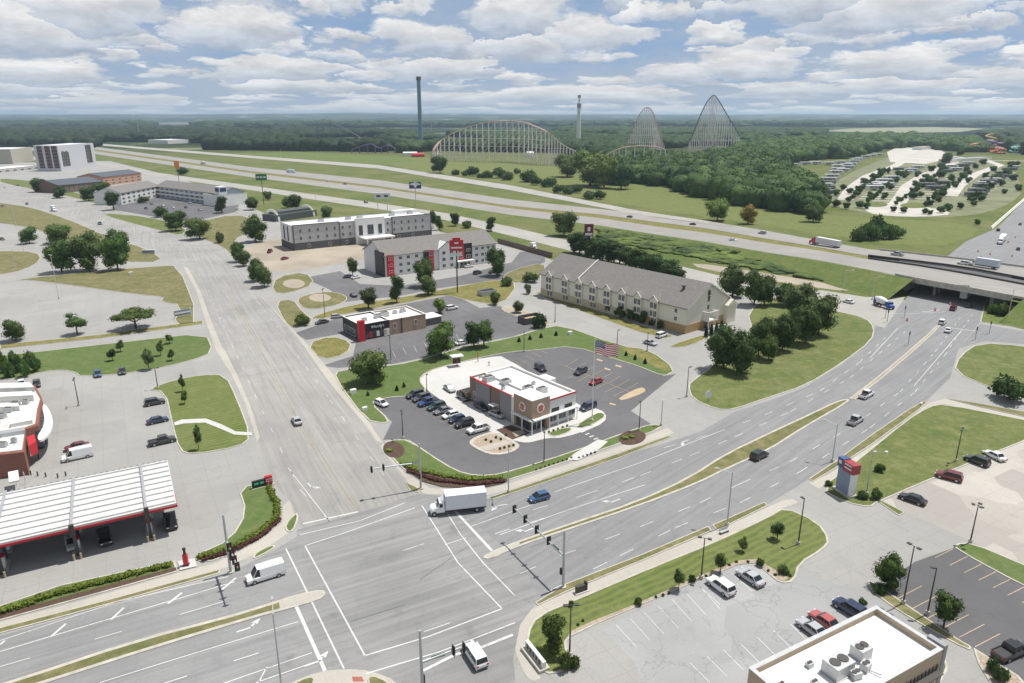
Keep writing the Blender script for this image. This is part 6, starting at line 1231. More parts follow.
# ================================================================ TREES
D1 = (.85, .9, .85); YG = (1.5, 1.35, 1.0)
T = [
 ('round', 29.6, 243.5, 225, 20, 'small round tree in the upper left lot'), ('round', 62, 272.5, 233, 32, 'big tree left of the group on the upper left lawn'), ('round', 89, 270.5, 229, 33, 'big middle tree of the group on the upper left lawn'), ('round', 118, 270, 231, 30, 'big right tree of the group on the upper left lawn'), ('round', 59, 243, 220, 27, 'tree behind the big group close to the pale road'), ('round', 121, 256, 227, 24, 'tree behind the right end of the big group'),
 ('round', 16, 341, 317, 24, 'small tree at the left end of the empty lot'), ('loose', 77.5, 334.5, 310, 22, 'thin tree on the edge strip of the empty lot'), ('spread', 136, 329, 307, 40, 'wide flat crowned tree on the edge strip of the empty lot'),
 ('loose', 113, 361, 346, 10, 'dark bushy tree left on the grass bank'), ('loose', 121, 352, 338, 9, 'small tree behind the dark bushy one'), ('loose', 149, 370, 345, 13, 'tallest tree in the middle of the grass bank'), ('loose', 161, 356, 338, 8, 'slim tree right of the tallest one'), ('loose', 170, 344, 332, 9, 'tree at the top edge of the grass bank'), ('loose', 172, 361, 347, 8, 'small tree right end of the grass bank'),
 ('loose', 185, 404, 388, 8, 'thin tree in the middle of the striped lawn'), ('loose', 183, 392, 372, 7, 'thin tree at the top of the striped lawn'), ('loose', 199, 450, 420, 9, 'thin tree at the bottom of the striped lawn'),
 ('round', 200, 239, 213, 27, 'large tree at the bend of the pale road'), ('bush', 220, 243, 231, 9, 'round bush beside the pale road bend'), ('round', 256, 242, 213, 24, 'large tree left of the grey hotel'), ('round', 238.5, 262, 240, 16, 'first tree in the line beside the pale road'), ('round', 243.5, 266, 247, 15, 'second tree in the line beside the pale road'), ('round', 257, 281, 256, 18, 'third tree in the line beside the pale road'), ('round', 264.5, 287, 262, 20, 'nearest tree in the line beside the pale road'),
 ('round', 39, 192, 175, 17, 'dark tree left of the brown motel'), ('round', 60, 198, 185, 14, 'dark tree in front of the brown motel'), ('round', 89, 201, 185, 17, 'dark tree before the salmon motel wing'), ('round', 101, 193, 180, 19, 'tree between the salmon wing and the white motel'), ('oval', 114, 210, 188, 15, 'dark upright tree at the corner of the white motel'), ('round', 161, 217, 205, 14, 'low tree at the road side of the motel lot'), ('round', 176, 231, 208, 24, 'broad tree at the corner of the motel lot'), ('oval', 222, 213, 194, 14, 'dark tree beside the motel office'), ('round', 253, 210, 195, 14, 'dark tree right of the motel office'), ('round', 183, 175, 166, 12, 'tree behind the motel below the orange sign'), ('bush', 143, 203, 196, 12, 'dark bush against the white motel wing'),
 ('oval', 368.5, 309, 285, 19, 'dark pointed tree left behind the black and red restaurant'), ('oval', 397, 303, 271, 14, 'slim tree behind the black and red restaurant'), ('round', 428.5, 295, 273, 20, 'lower tree of the pair on the tan strip'), ('round', 425, 287, 253, 24, 'taller tree of the pair on the tan strip'), ('round', 497, 276, 245, 21, 'round tree in front of the right end of the red trimmed hotel'), ('oval', 353, 277, 255, 12, 'dark tree at the left gable of the red trimmed hotel'), ('round', 441, 357, 319, 35, 'large tree over the right side of the restaurant lot'), ('oval', 474, 348, 318, 20, 'left stem of the double tree by the burger lawn'), ('oval', 484, 347, 317, 20, 'right stem of the double tree by the burger lawn'), ('round', 368, 384, 345, 42, 'big loose tree at the road side of the burger lawn'), ('round', 440, 313, 297, 13, 'yellow green tree behind the restaurant store'), ('round', 495, 305, 291, 12, 'small tree beside the grey bin enclosure'), ('round', 519, 313, 299, 12, 'small tree left of the dark bin enclosure'), ('bush', 540, 328, 312, 15, 'ball shaped bush beside the dark bin enclosure'), ('round', 528, 294, 283, 8, 'tiny tree on the hotel drive'), ('bush', 303, 325, 314, 18, 'wide green bush left of the restaurant'), ('bush', 507, 286, 276, 13, 'bush on the grass left of the cream hotel'), ('bush', 531, 282, 272, 18, 'wide bush at the left end of the cream hotel'),
 ('oval', 439, 230, 214, 9, 'dark tree behind the grey hotel corner'), ('oval', 433, 228, 208, 9, 'tall dark tree behind the grey hotel'), ('round', 455, 226, 211, 11, 'dark tree between grey hotel and frontage road'), ('bush', 467, 228, 220, 11, 'bush beside the frontage road behind the hotel'), ('oval', 491, 231, 215, 12, 'dark tree at the back of the red trimmed hotel'), ('round', 296, 209, 191, 14, 'dark tree beside the arched pavilion'), ('round', 287, 208, 196, 10, 'small tree left of the pavilion tree'), ('round', 268, 200, 190, 9, 'tree at the foot of the green sign'), ('round', 327, 219, 203, 13, 'grey green tree right of the pavilion'),
 ('round', 732, 297, 262, 30, 'left tree of the dark clump behind the cream hotel gable'), ('round', 754, 305, 266, 28, 'middle tree of the dark clump behind the cream hotel gable'), ('round', 764, 306, 270, 25, 'right tree of the dark clump behind the cream hotel gable'), ('round', 797, 322, 281, 36, 'far tree at the top of the dark grove'), ('round', 818, 335, 291, 38, 'tree at the right end of the dark grove'), ('round', 805, 344, 298, 34, 'broad tree inside the right end of the dark grove'), ('round', 782, 351, 310, 29, 'separate round tree before the grove on the big lawn'), ('round', 758, 357, 313, 28, 'tree between the near pair and the round one in the grove'), ('round', 768, 361, 331, 22, 'lower tree in the middle of the grove'), ('round', 723, 369, 320, 36, 'near left tree of the grove beside the driveway'), ('round', 741, 374, 328, 34, 'near right tree of the grove beside the driveway'), ('round', 785, 306, 280, 26, 'darkest tree at the back of the grove'),
 ('round', 887, 588, 553, 28, 'tree at the corner of the dark asphalt lot'), ('oval', 943, 629, 588, 25, 'tree beside the dark lot near the restaurant roof'), ('oval', 553.5, 653, 612, 25, 'dark tree at the near corner bed'), ('loose', 678.5, 590, 565, 13, 'young tree at the edge of the lower car park'), ('loose', 720, 574, 548, 15, 'young tree behind the white SUV'), ('loose', 742, 552, 535, 11, 'small young tree in the middle of the striped lawn'), ('loose', 777, 540, 518, 15, 'young tree near the right end of the striped lawn'), ('bush', 565, 670, 653, 16, 'bush in front of the near corner tree'), ('bush', 575, 668, 655, 12, 'second bush right of the near corner bush'), ('bush', 876, 499, 488, 13, 'low bush right of the blue pylon'), ('bush', 862, 499, 490, 11, 'low bush at the foot of the blue pylon'), ('bush', 879, 472, 463, 11, 'round bush alone on the wedge lawn'), ('bush', 828, 486, 480, 8, 'small bush left of the blue pylon'), ('bush', 1008, 400, 376, 38, 'wide dark bush on the right round lawn'), ('bush', 992, 672, 658, 13, 'left bush in the rock bed at the lower right'), ('bush', 1000, 682, 666, 16, 'right bush in the rock bed at the lower right'), ('bush', 880, 593, 583, 14, 'low dark bush under the corner tree of the dark lot'), ('bush', 862, 606, 598, 10, 'bush at the kerb beside the navy SUV'), ('bush', 783, 574, 565, 12, 'bush at the right tip of the striped lawn'), ('bush', 760, 566, 558, 9, 'bush beside the silver sedan'), ('bush', 638, 605, 597, 8, 'small bush in the rock strip of the lower car park'), ('bush', 692, 582, 575, 8, 'small bush at the lamp of the lower car park'), ('bush', 571, 607, 600, 6, 'tiny bush on the corner pavement bed'),
 ('round', 564, 236, 208, 28, 'grey green tree on the grass beside the near highway lanes'), ('round', 717, 221, 194, 28, 'light green tree beside the ramp'), ('round', 748, 224, 203, 17, 'rust tinted tree beside the ramp'), ('round', 813, 222, 203, 22, 'dark round tree at the end of the woods'), ('round', 440, 173, 152, 18, 'dark tree left of the large coaster hill'), ('bush', 473, 176, 166, 14, 'dark bush below the large coaster hill'), ('bush', 563, 190, 150, 40, 'dark large tree left of the broad round one'),
 ('round', 590, 186, 147, 42, 'broad bright round tree beyond the ramp'), ('round', 604, 188, 152, 30, 'tree right of the broad bright tree'), ('round', 621, 189, 158, 26, 'dark tree at the left end of the woods'), ('round', 567, 177, 152, 26, 'dark tree left of the broad bright tree'),
 ('round', 932, 304, 283, 12, 'x'),
]
T = [t for t in T if t[5] != 'x' and not t[5].startswith('dark large')]
for k, x, y, yt, w_, lab in T:
    tint = (1, 1, 1)
    if 'big' in lab: tint = (1.1, 1.1, 1)
    if 'dark' in lab: tint = (.75, .78, .8)
    if 'yellow green' in lab or 'light green' in lab or 'bright' in lab or 'loose' in lab: tint = (1.45, 1.35, 1.1)
    if 'rust' in lab: tint = (3.4, 1.5, 1.5)
    if 'grey green' in lab: tint = (1.6, 1.4, 1.9)
    if 'grove' in lab or 'clump' in lab: tint = (.8, .86, .78)
    tree(k, x, y, yt, w_, lab, tint)
def grp(kind, pts, label, group, tint=(.8, .85, .8)):
    for (x, y, yt, w_) in pts: tree(kind, x, y, yt, w_, label, tint, group)
rp0 = random.Random(3)
grp('oval', [(574+i*5.7, 252.5+i*1.62+random.uniform(-.6, .6), 227+i*1.9+random.uniform(-3, 3), 19) for i in range(19)], 'dark evergreen in the tall hedge row behind the cream hotel', 'evergreens behind the cream hotel', (.62, .7, .7))
grp('bush', [(x, y, y-h, h*1.5) for x, y, h in ((487, 178, 8), (500, 178, 11), (508, 180, 9), (517, 174, 6), (529, 182, 13), (536, 185, 9), (548, 187, 10), (558, 193, 9), (568, 194, 8), (577, 193, 8), (589, 199, 9), (600, 199, 9), (456, 175, 6), (465, 176, 6), (480, 178, 5), (553, 184, 6))], 'dark bush in the scrub line beside the far ramp', 'bushes along the far ramp')
grp('bush', [(868, 240, 221, 22), (877, 238, 214, 20), (886, 239, 222, 22), (896, 238, 225, 18), (858, 241, 227, 16)], 'bush in the green clump on the meadow beyond the highway', 'bush clump on the meadow', (1., 1., .9))
grp('conifer', [(706, 337, 322, 4.5), (711, 335.5, 320, 4.5), (716, 334, 319, 4.5), (721, 332.5, 317, 5)], 'small dark cypress in the row at the gable entrance of the cream hotel', 'cypresses at the hotel entrance', (.6, .7, .6))
grp('bush', [(x, y, y-rp0.uniform(4, 9), rp0.uniform(6, 10)) for x, y in [(548+i*8.6, 293.5+i*2.66) for i in range(14)]], 'low green bush at the foot of the cream hotel wall', 'bushes at the cream hotel wall'); grp('bush', [(553, 294, 285, 7), (565, 299, 291, 7), (590, 306, 297, 9), (605, 311, 303, 7), (617, 313, 304, 8), (637, 321, 311, 7)], 'low shrub in the bed along the cream hotel front', 'shrubs along the cream hotel'); grp('oval', [(578, 303, 289, 7), (608.5, 313, 299, 8), (620, 318, 305, 8), (643, 324, 308, 8), (629, 321, 307, 7)], 'upright shrub in the bed along the cream hotel front', 'upright shrubs along the cream hotel')
grp('conifer', [(626, 356, 350, 3.5), (635, 360, 353, 3.5), (645, 364, 357, 4), (397, 391, 384, 4), (404, 387.5, 381, 3.5), (368, 396, 390, 3.5), (519, 342, 336, 4), (530, 340, 334, 4), (541, 338, 332, 4), (556, 336, 330, 4)], 'tiny young conifer on the lawn around the burger lot', 'young conifers around the burger lot')
grp('bush', [(549+i*4.5, 433-i*1.6, 430.6-i*1.6, 2.6) for i in range(5)]+[(486+i*5, 441-i*1.2+(i % 2)*3, 438-i*1.2+(i % 2)*3, 3) for i in range(5)]+[(500+i*4.5, 450-i*1.2, 447-i*1.2, 3) for i in range(4)], 'tiny clipped shrub in the small beds before the burger restaurant', 'tiny shrubs before the burger restaurant')
grp('bush', [(536+i*4.4, 470.5-i*1.5, 468.3-i*1.5, 2.4) for i in range(9)]+[(579+i*4, 458.5-i*1.4, 456.5-i*1.4, 2.4) for i in range(5)], 'tiny shrub in the rows on the front verge of the burger lot', 'tiny shrubs on the front verge')
grp('bush', [(x, y, y-2.8, 3.6) for x, y in ((583, 622), (578, 626), (656, 598), (663, 596), (669, 594), (690, 583), (706, 577), (748, 563), (768, 572), (775, 576), (790, 577), (729, 566), (736, 563))], 'tiny shrub in the rock strip beside the lower car park', 'tiny shrubs in the rock strip')
grp('bush', [(0+i*5.2, 368+(i % 3)*5-i*.2, 350+(i % 3)*5, 12) for i in range(8)], 'bushy green shrub in the thick clump at the left edge', 'shrub clump at the left edge', (1.1, 1.15, 1))
grp('bush', [(884+i*9, 262+i, 256+i, 9) for i in range(0)]+[(828, 268, 261, 16), (842, 272, 266, 14), (857, 277, 270, 12), (810, 262, 257, 12), (760, 258, 253, 12), (735, 254, 250, 12)], 'wild bush on the green slope below the highway', 'wild bushes below the highway', (1.1, 1.2, 1))
grp('bush', [(993, 314, 303, 12), (1003, 316, 302, 14), (1015, 318, 304, 13)], 'bush on the bank at the right end of the overpass', 'bushes right of the overpass', (1.1, 1.2, 1))
# hedges
hedge([(-10, 618), (60, 594), (175, 565.5)], 1.5, .9, 'long yellow green hedge along the front of the fuel station', ls=.15)
hedge([(200, 559), (226, 552), (256, 537), (277, 519), (277, 504), (268, 487)], 1.3, .8, 'curving yellow green hedge round the station corner lawn', ls=.15); hedge([(204, 561), (232, 553), (262, 537), (281, 520)], .8, .6, 'dark red low hedge along the station corner walk', plain('burgundy_leaves', (.10, .035, .028), .9, var=.4, vscale=3), ls=.12)
hedge([(403, 465), (414, 470), (440, 476), (470, 480), (504, 478)], 1.7, .6, 'yellow green hedge stripe in the corner bed of the burger lot', ls=.12); hedge([(408, 472), (436, 481.5), (475, 485.5), (506, 482)], 1.0, .6, 'dark red hedge stripe in the corner bed of the burger lot', MATS['burgundy_leaves'], ls=.12)
for k, (c, rx, ry, r_) in enumerate((((394, 450), 5.5, 2.2, .35), ((632, 438), 7, 2.4, -.12))):
    hedge([(c[0]-rx, c[1]-(rx*-.25 if k == 0 else -1)), (c[0]+rx, c[1]+(rx*.25 if k == 0 else -1))][::1], 2.2, .6, ['yellow green plant patch in the oval bed near the side road', 'yellow green plant patch in the oval bed near the driveway'][k], name='flower_patch', ls=.12)
# ================================================================ WOODS
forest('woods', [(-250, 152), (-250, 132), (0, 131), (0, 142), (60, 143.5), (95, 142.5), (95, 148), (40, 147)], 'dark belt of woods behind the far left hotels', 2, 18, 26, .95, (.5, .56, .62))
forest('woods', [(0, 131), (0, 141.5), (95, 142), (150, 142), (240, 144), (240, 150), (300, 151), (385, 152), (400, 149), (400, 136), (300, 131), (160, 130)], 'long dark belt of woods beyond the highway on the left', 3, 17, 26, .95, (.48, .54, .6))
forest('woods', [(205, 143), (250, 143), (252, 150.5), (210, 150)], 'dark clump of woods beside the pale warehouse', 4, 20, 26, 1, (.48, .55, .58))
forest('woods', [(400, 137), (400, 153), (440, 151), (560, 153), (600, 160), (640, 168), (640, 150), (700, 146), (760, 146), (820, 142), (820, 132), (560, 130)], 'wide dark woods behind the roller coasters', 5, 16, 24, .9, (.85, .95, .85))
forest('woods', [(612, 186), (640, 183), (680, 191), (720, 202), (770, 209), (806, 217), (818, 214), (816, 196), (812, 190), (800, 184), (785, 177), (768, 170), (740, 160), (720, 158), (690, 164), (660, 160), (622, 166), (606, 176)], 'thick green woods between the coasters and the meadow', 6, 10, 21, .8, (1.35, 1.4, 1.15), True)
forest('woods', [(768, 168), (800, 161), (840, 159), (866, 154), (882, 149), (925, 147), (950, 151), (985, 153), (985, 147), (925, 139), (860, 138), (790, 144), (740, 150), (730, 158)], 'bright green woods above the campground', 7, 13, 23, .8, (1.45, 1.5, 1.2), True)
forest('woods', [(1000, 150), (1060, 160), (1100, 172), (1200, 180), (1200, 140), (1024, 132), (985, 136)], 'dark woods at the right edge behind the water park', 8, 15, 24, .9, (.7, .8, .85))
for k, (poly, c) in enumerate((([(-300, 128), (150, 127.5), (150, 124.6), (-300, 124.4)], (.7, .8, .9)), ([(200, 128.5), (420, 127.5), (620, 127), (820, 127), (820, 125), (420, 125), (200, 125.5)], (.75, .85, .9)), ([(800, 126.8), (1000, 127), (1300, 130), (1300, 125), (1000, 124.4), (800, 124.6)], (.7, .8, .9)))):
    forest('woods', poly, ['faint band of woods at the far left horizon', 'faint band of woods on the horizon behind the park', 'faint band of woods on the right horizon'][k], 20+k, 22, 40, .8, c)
grp('round', [(x, y, y-h*.95, h*1.0) for x, y, h in ((858, 192, 8), (864, 184, 8), (873, 180, 8), (880, 175, 8), (891, 190, 7), (898, 176, 7), (915, 187, 8), (922, 184, 7), (917, 177, 7), (931, 172, 8), (940, 169, 8), (951, 181, 8), (962, 178, 7), (943, 197, 8), (938, 202, 8), (930, 206, 7), (921, 197, 7), (985, 193, 8), (991, 189, 8), (998, 180, 8), (1006, 176, 8), (978, 198, 8), (972, 203, 8), (966, 172, 7), (975, 169, 7), (982, 165, 8), (1010, 168, 8), (870, 198, 8), (849, 194, 8), (843, 190, 7), (836, 196, 8), (826, 203, 10), (836, 207, 9), (846, 209, 8), (859, 208, 9), (866, 209, 8), (893, 212, 7), (903, 213, 8), (925, 214, 7), (930, 215, 6), (940, 213, 9), (948, 211, 9), (960, 209, 8), (973, 206, 7), (981, 201, 8), (977, 225, 7), (1012, 181, 9), (1018, 191, 8), (1004, 194, 6), (914, 199, 9), (884, 199, 8), (932, 186, 10), (941, 178, 10), (946, 163, 12), (960, 156, 9), (925, 180, 8), (905, 178, 7), (896, 183, 6), (955, 188, 7), (968, 183, 7), (985, 178, 7), (993, 172, 8), (1001, 186, 8), (870, 188, 6), (858, 196, 6))], 'dark tree among the trailers of the campground', 'trees in the campground', (.75, .85, .8))
forest('undergrowth', [(600, 228), (690, 243), (780, 258), (870, 275), (905, 285), (880, 290), (830, 283), (760, 270), (690, 258), (640, 247), (600, 240)], 'rough green scrub on the slope below the highway', 31, .4, 1.3, 1, (2.4, 1.9, 1.5), False, None, 5.)
rp = random.Random(5)
grp('round', [(x, y, y-rp.uniform(5, 8), rp.uniform(4, 6.5)) for x, y in [(rp.uniform(838, 868)+k*.0, 0) for k in range(0)]+[(848+i*2.6+rp.uniform(-1, 1), 201-i*1.9+rp.uniform(-1.5, 1.5)) for i in range(16)]+[(868+i*2.6+rp.uniform(-1, 1), 202-i*1.9+rp.uniform(-1.5, 1.5)) for i in range(16)]+[(896+i*3.2+rp.uniform(-1, 1), 205-i*2.2+rp.uniform(-1.5, 1.5)) for i in range(16)]+[(925+i*3.4+rp.uniform(-1, 1), 205-i*2.3+rp.uniform(-1.5, 1.5)) for i in range(14)]+[(968+i*3.2+rp.uniform(-1, 1), 200-i*2.3+rp.uniform(-1.5, 1.5)) for i in range(16)]], 'small tree between the trailer pads of the campground', 'small trees between the trailer pads', (.75, .85, .8))
# ================================================================ HILLS on the horizon
for k, (y0, hh, seed, xo) in enumerate(((14000, 105, 1, 0), (20000, 138, 5, 0), (10500, 55, 9, 0))):
    mb = MB(); n = 90; vs = []; X = 26000 if k else 24000
    for i in range(n+1):
        x = -X+2*X*i/n; h = max(0., hh*(.86+.30*mnoise.noise(Vector((x*.00013+seed, seed, 0)))+.16*mnoise.noise(Vector((x*.0006, seed, 2)))))
        vs += [(x, y0-1400, .0), (x, y0-500, h*.75), (x, y0, h), (x, y0+1400, 0)]
    mb.add(vs, [(4*i+j, 4*i+4+j, 4*i+5+j, 4*i+1+j) for i in range(n) for j in range(3)], 0, True); tag(mb.build('hills', ground_m), kind='structure')
# ================================================================ AMUSEMENT PARK
STEEL = plain('pale_coaster_steel', (.74, .69, .67), .6, var=.05); TRK = plain('red_coaster_track', (.50, .33, .30), .6, var=.1); DTRK = plain('dark_coaster_track', (.10, .09, .10), .6, var=.1)
def coaster(name, label, pts, ybase, trk=TRK, wid=5., step=1, sup=STEEL, sr=.55, lean=0., lattice=False, rr=.7):
    # pts: (x_px, y_top_px, y_base_px)
    P3 = []
    for x, yt, yb in pts:
        g = P(x, yb); P3.append(Vector((g.x, g.y, max(1, ZH(x, yb, yt)))))
    root = empty(name, (P3[0].x, P3[0].y, 0), 0, label, 'roller coaster'); o = Vector((P3[0].x, P3[0].y, 0)); P3 = [p-o for p in P3]
    # smooth (catmull)
    Q = []
    for i in range(len(P3)-1):
        a, b_, c, d = P3[max(0, i-1)], P3[i], P3[i+1], P3[min(len(P3)-1, i+2)]
        for k in range(5): t = k/5; Q.append(.5*((2*b_)+(c-a)*t+(2*a-5*b_+4*c-d)*t*t+(3*b_-a-3*c+d)*t**3))
    Q.append(P3[-1]); T_ = MB()
    for a, c in zip(Q[:-1], Q[1:]):
        dd = (c-a); n_ = Vector((-dd.y, dd.x, 0)); n_ = n_.normalized()*wid*.25 if n_.length > 0 else Vector((0, 1, 0))
        for s_ in (-1, 1): T_.tube(a+n_*s_, c+n_*s_, rr*.6, n=5, cap=False)
        T_.tube(a, c, rr, n=5, cap=False)
    T_.build('track', trk, root)
    for i in range(0, len(Q), step):
        q = Q[i]
        if q.z < 4: continue
        b_ = MB(); w_ = wid*.5+q.z*lean
        b_.tube((q.x, q.y-w_, 0), (q.x, q.y-wid*.2, q.z), sr, sr*.75, 6); b_.tube((q.x, q.y+w_, 0), (q.x, q.y+wid*.2, q.z), sr, sr*.75, 6)
        if lattice:
            for z in range(12, int(q.z), 12): k = 1-z/q.z; yy = wid*.2+(w_-wid*.2)*k; b_.tube((q.x, q.y-yy, z), (q.x, q.y+yy, z), sr*.5, n=4)
        b_.build('support', sup, root)
    if lattice:
        b_ = MB()
        for i in range(0, len(Q)-step, step):
            a, c = Q[i], Q[i+step]
            z = 12
            while z < min(a.z, c.z): b_.tube((a.x, a.y, z), (c.x, c.y, z), sr*.45, n=4, cap=False); b_.tube((a.x, a.y, z-12), (c.x, c.y, z), sr*.35, n=4, cap=False); z += 12
        b_.build('bracing', sup, root)
    return root
coaster('roller_coaster', 'long arching roller coaster hill on tall white supports in the middle distance', [(432, 158, 162), (434, 150, 162), (441, 141, 161), (452, 134, 161), (466, 128, 161), (480, 124, 161.5), (495, 121.3, 162), (510, 120.8, 162), (524, 122.3, 163), (534, 126, 164), (545, 131, 165), (553, 137, 165), (560, 143, 165), (568, 148, 165), (575, 151, 165)], 161, step=2, lean=.08, sr=.9, wid=7, lattice=True)
coaster('roller_coaster', 'low purple coaster curves in the dark woods beside the tall dark tower', [(352, 150, 153.5), (362, 146, 153.5), (372, 144, 153.5), (380, 148, 153.5), (388, 145, 153.5), (396, 149, 153.5)], 153, trk=plain('purple_track', (.16, .12, .30), .6), step=4, sup=MATS['purple_track'])
coaster('roller_coaster', 'second lower curve of the coaster behind the trees right of the arch', [(598, 160, 170), (606, 155, 170), (615, 150, 170), (625, 147, 170), (640, 146, 170), (655, 147, 170), (664, 150, 170)], 165, step=3, sr=.6)
coaster('roller_coaster', 'rounded lattice coaster hill right of the white tower', [(625, 145, 156), (629, 135, 156), (634, 122, 156), (639, 112, 156), (644, 107.3, 156), (649, 110, 156), (653, 118, 156), (656, 127, 156), (660, 138, 156), (664, 147, 156)], 156, step=2, lean=.12, lattice=True, wid=8, sr=.5)
coaster('roller_coaster', 'tallest lattice coaster hill with dark straight slope on the right', [(688.5, 142, 153), (692, 133, 153), (697, 117, 153), (702, 104, 153), (707, 96.5, 153), (710, 95.5, 153), (714, 100, 153), (720, 109, 153), (726, 118, 153), (733, 128, 153), (738, 136, 153)], 153, trk=DTRK, step=2, lean=.12, lattice=True, wid=9, sr=.5, rr=.8)
coaster('roller_coaster', 'small dark coaster curve in the woods left of the tall dark tower', [(318, 121.5, 140), (326, 119.5, 140), (336, 124, 141), (350, 131, 143), (362, 138, 145)], 140, trk=DTRK, step=4, sup=DTRK)
X_, t_ = P(421, 146), ZH(421, 146, 77); r = empty('drop_tower', X_, 0, 'very tall slim dark blue drop tower rising above the horizon', 'tower'); MB().tube((0, 0, 0), (0, 0, t_), 5.2, 4.6, 14).build('column', plain('dusk_blue_steel', (.15, .23, .32), .6, var=.1), r); MB().tube((0, 0, t_-7), (0, 0, t_+1), 6., 6., 14).build('cap', DTRK, r)
X_, t_ = P(578, 149), ZH(578, 149, 101); r = empty('observation_tower', X_, 0, 'white observation tower with ringed cabin beside the coasters', 'tower'); MB().tube((0, 0, 0), (0, 0, t_*.93), 5.2, 3.4, 14).build('column', TRIMW, r); MB().tube((0, 0, t_*.86), (0, 0, t_*.95), 4.8, 4.8, 14).build('cabin', plain('grey_cabin', (.3, .32, .34), .5), r); MB().tube((0, 0, t_*.95), (0, 0, t_*1.07), 2., 2., 8).build('neck', TRIMW, r); MB().tube((0, 0, t_*1.07), (0, 0, t_*1.12), 3.6, 3.6, 10).build('top_cabin', MATS['grey_cabin'], r)
for k, (x, y, yt, lab) in enumerate(((140, 140, 111, 'thin radio mast in the dark woods on the left'), (432, 140, 113, 'thin radio mast right of the tall dark tower'))):
    b = MB(); h_ = ZH(x, y, yt); b.tube((0, 0, 0), (0, 0, h_), .9, .4, 5); [b.tube((-6*(1-z/h_), 0, z), (6*(1-z/h_), 0, z), .3, n=4) for z in range(10, int(h_), 15)]; q = b.build('radio_mast', GALV); q.location = P(x, y); tag(q, lab, 'mast')
# buildings and rides of the park
for k, (x, y, w_, h_, c, lab) in enumerate(((640, 176, 14, 11, WHITE, 'white park house in the woods below the coaster'), (718, 183, 9, 13, WHITE, 'white park tower house in the thick woods'), (735, 186, 26, 5, WHITE, 'white flat park roof right of the tower house'), (764, 185, 30, 5, TRIMW, 'pale park roof at the right side of the thick woods'), (530, 157, 12, 10, WHITE, 'small white booth under the long coaster arch'), (418, 157, 22, 7, RED, 'red park stall left of the long coaster arch'), (410, 155, 26, 6, WHITE, 'white tent roofs left of the long coaster arch'))):
    q = empty('park_building', P(x, y), .3, lab, 'building'); b = MB(); b.box(-w_/2, w_/2, -4, 4, 0, h_*.7); b.build('wall', c, q); g = MB(); g.add([(-w_/2-.5, -4.5, h_*.7), (w_/2+.5, -4.5, h_*.7), (w_/2+.5, 4.5, h_*.7), (-w_/2-.5, 4.5, h_*.7), (-w_/2, 0, h_), (w_/2, 0, h_)], [(0, 1, 5, 4), (2, 3, 4, 5), (1, 2, 5), (3, 0, 4)]); g.build('roof', c, q)
SL = dict(orange=(.6, .16, .05), red=(.5, .05, .06), purple=(.2, .12, .35), blue=(.05, .22, .5), yellow=(.65, .45, .06), teal=(.2, .5, .5), pink=(.5, .25, .35), white=(.7, .7, .7))
for k, (x, y, yt, c, n_) in enumerate(((974, 152, 144, 'orange', 3), (983, 152, 146, 'red', 3), (990, 151, 141, 'purple', 4), (998, 151, 143, 'pink', 3), (1006, 150, 141, 'blue', 4), (1012, 151, 145, 'blue', 3), (988, 147, 134, 'yellow', 3), (1016, 153, 147, 'teal', 2), (1000, 154, 148, 'orange', 2))):
    g = P(x, y); h_ = ZH(x, y, yt); r = empty('water_slide', g, k, ['orange water slide leftmost in the water park', 'red water slide beside the orange one', 'purple water slide in the middle of the water park', 'pink water slide right of the purple one', 'blue tall water slide of the water park', 'blue low water slide of the water park', 'yellow water slide highest in the water park', 'teal pool slide at the right of the water park', 'small orange slide in front of the blue ones'][k], 'water slide')
    b = MB(); prev = None
    for i in range(n_*10+1): t = i/(n_*10); a = t*n_*2*math.pi*.8; R_ = 9+5*t; q = Vector((R_*math.cos(a)+t*8, R_*math.sin(a), h_*(1-t)+1.)); (b.tube(prev, q, 1.7, n=6, cap=False) if prev is not None else None); prev = q
    b.build('slide_tube', plain('slide_'+c, SL[c], .5, var=.05) if 'slide_'+c not in MATS else MATS['slide_'+c], r); b = MB(); [b.tube((x2, y2, 0), (x2, y2, h_), .4, n=5) for x2, y2 in ((-3, -3), (3, -3), (-3, 3), (3, 3))]; b.box(-4, 4, -4, 4, h_, h_+1); b.build('tower', STEEL, r)
simple('pool_house', (950, 163), (992, 160), 18, 5, TRIMW, MATS['grey_cabin'], 'long grey roofed pool house at the campground entrance', 'pool house'); simple('campground_office', (922, 150), (934, 149), 20, 6, WHITE, MATS['tan_stucco'], 'small tan roofed office behind the campground car park', 'office')
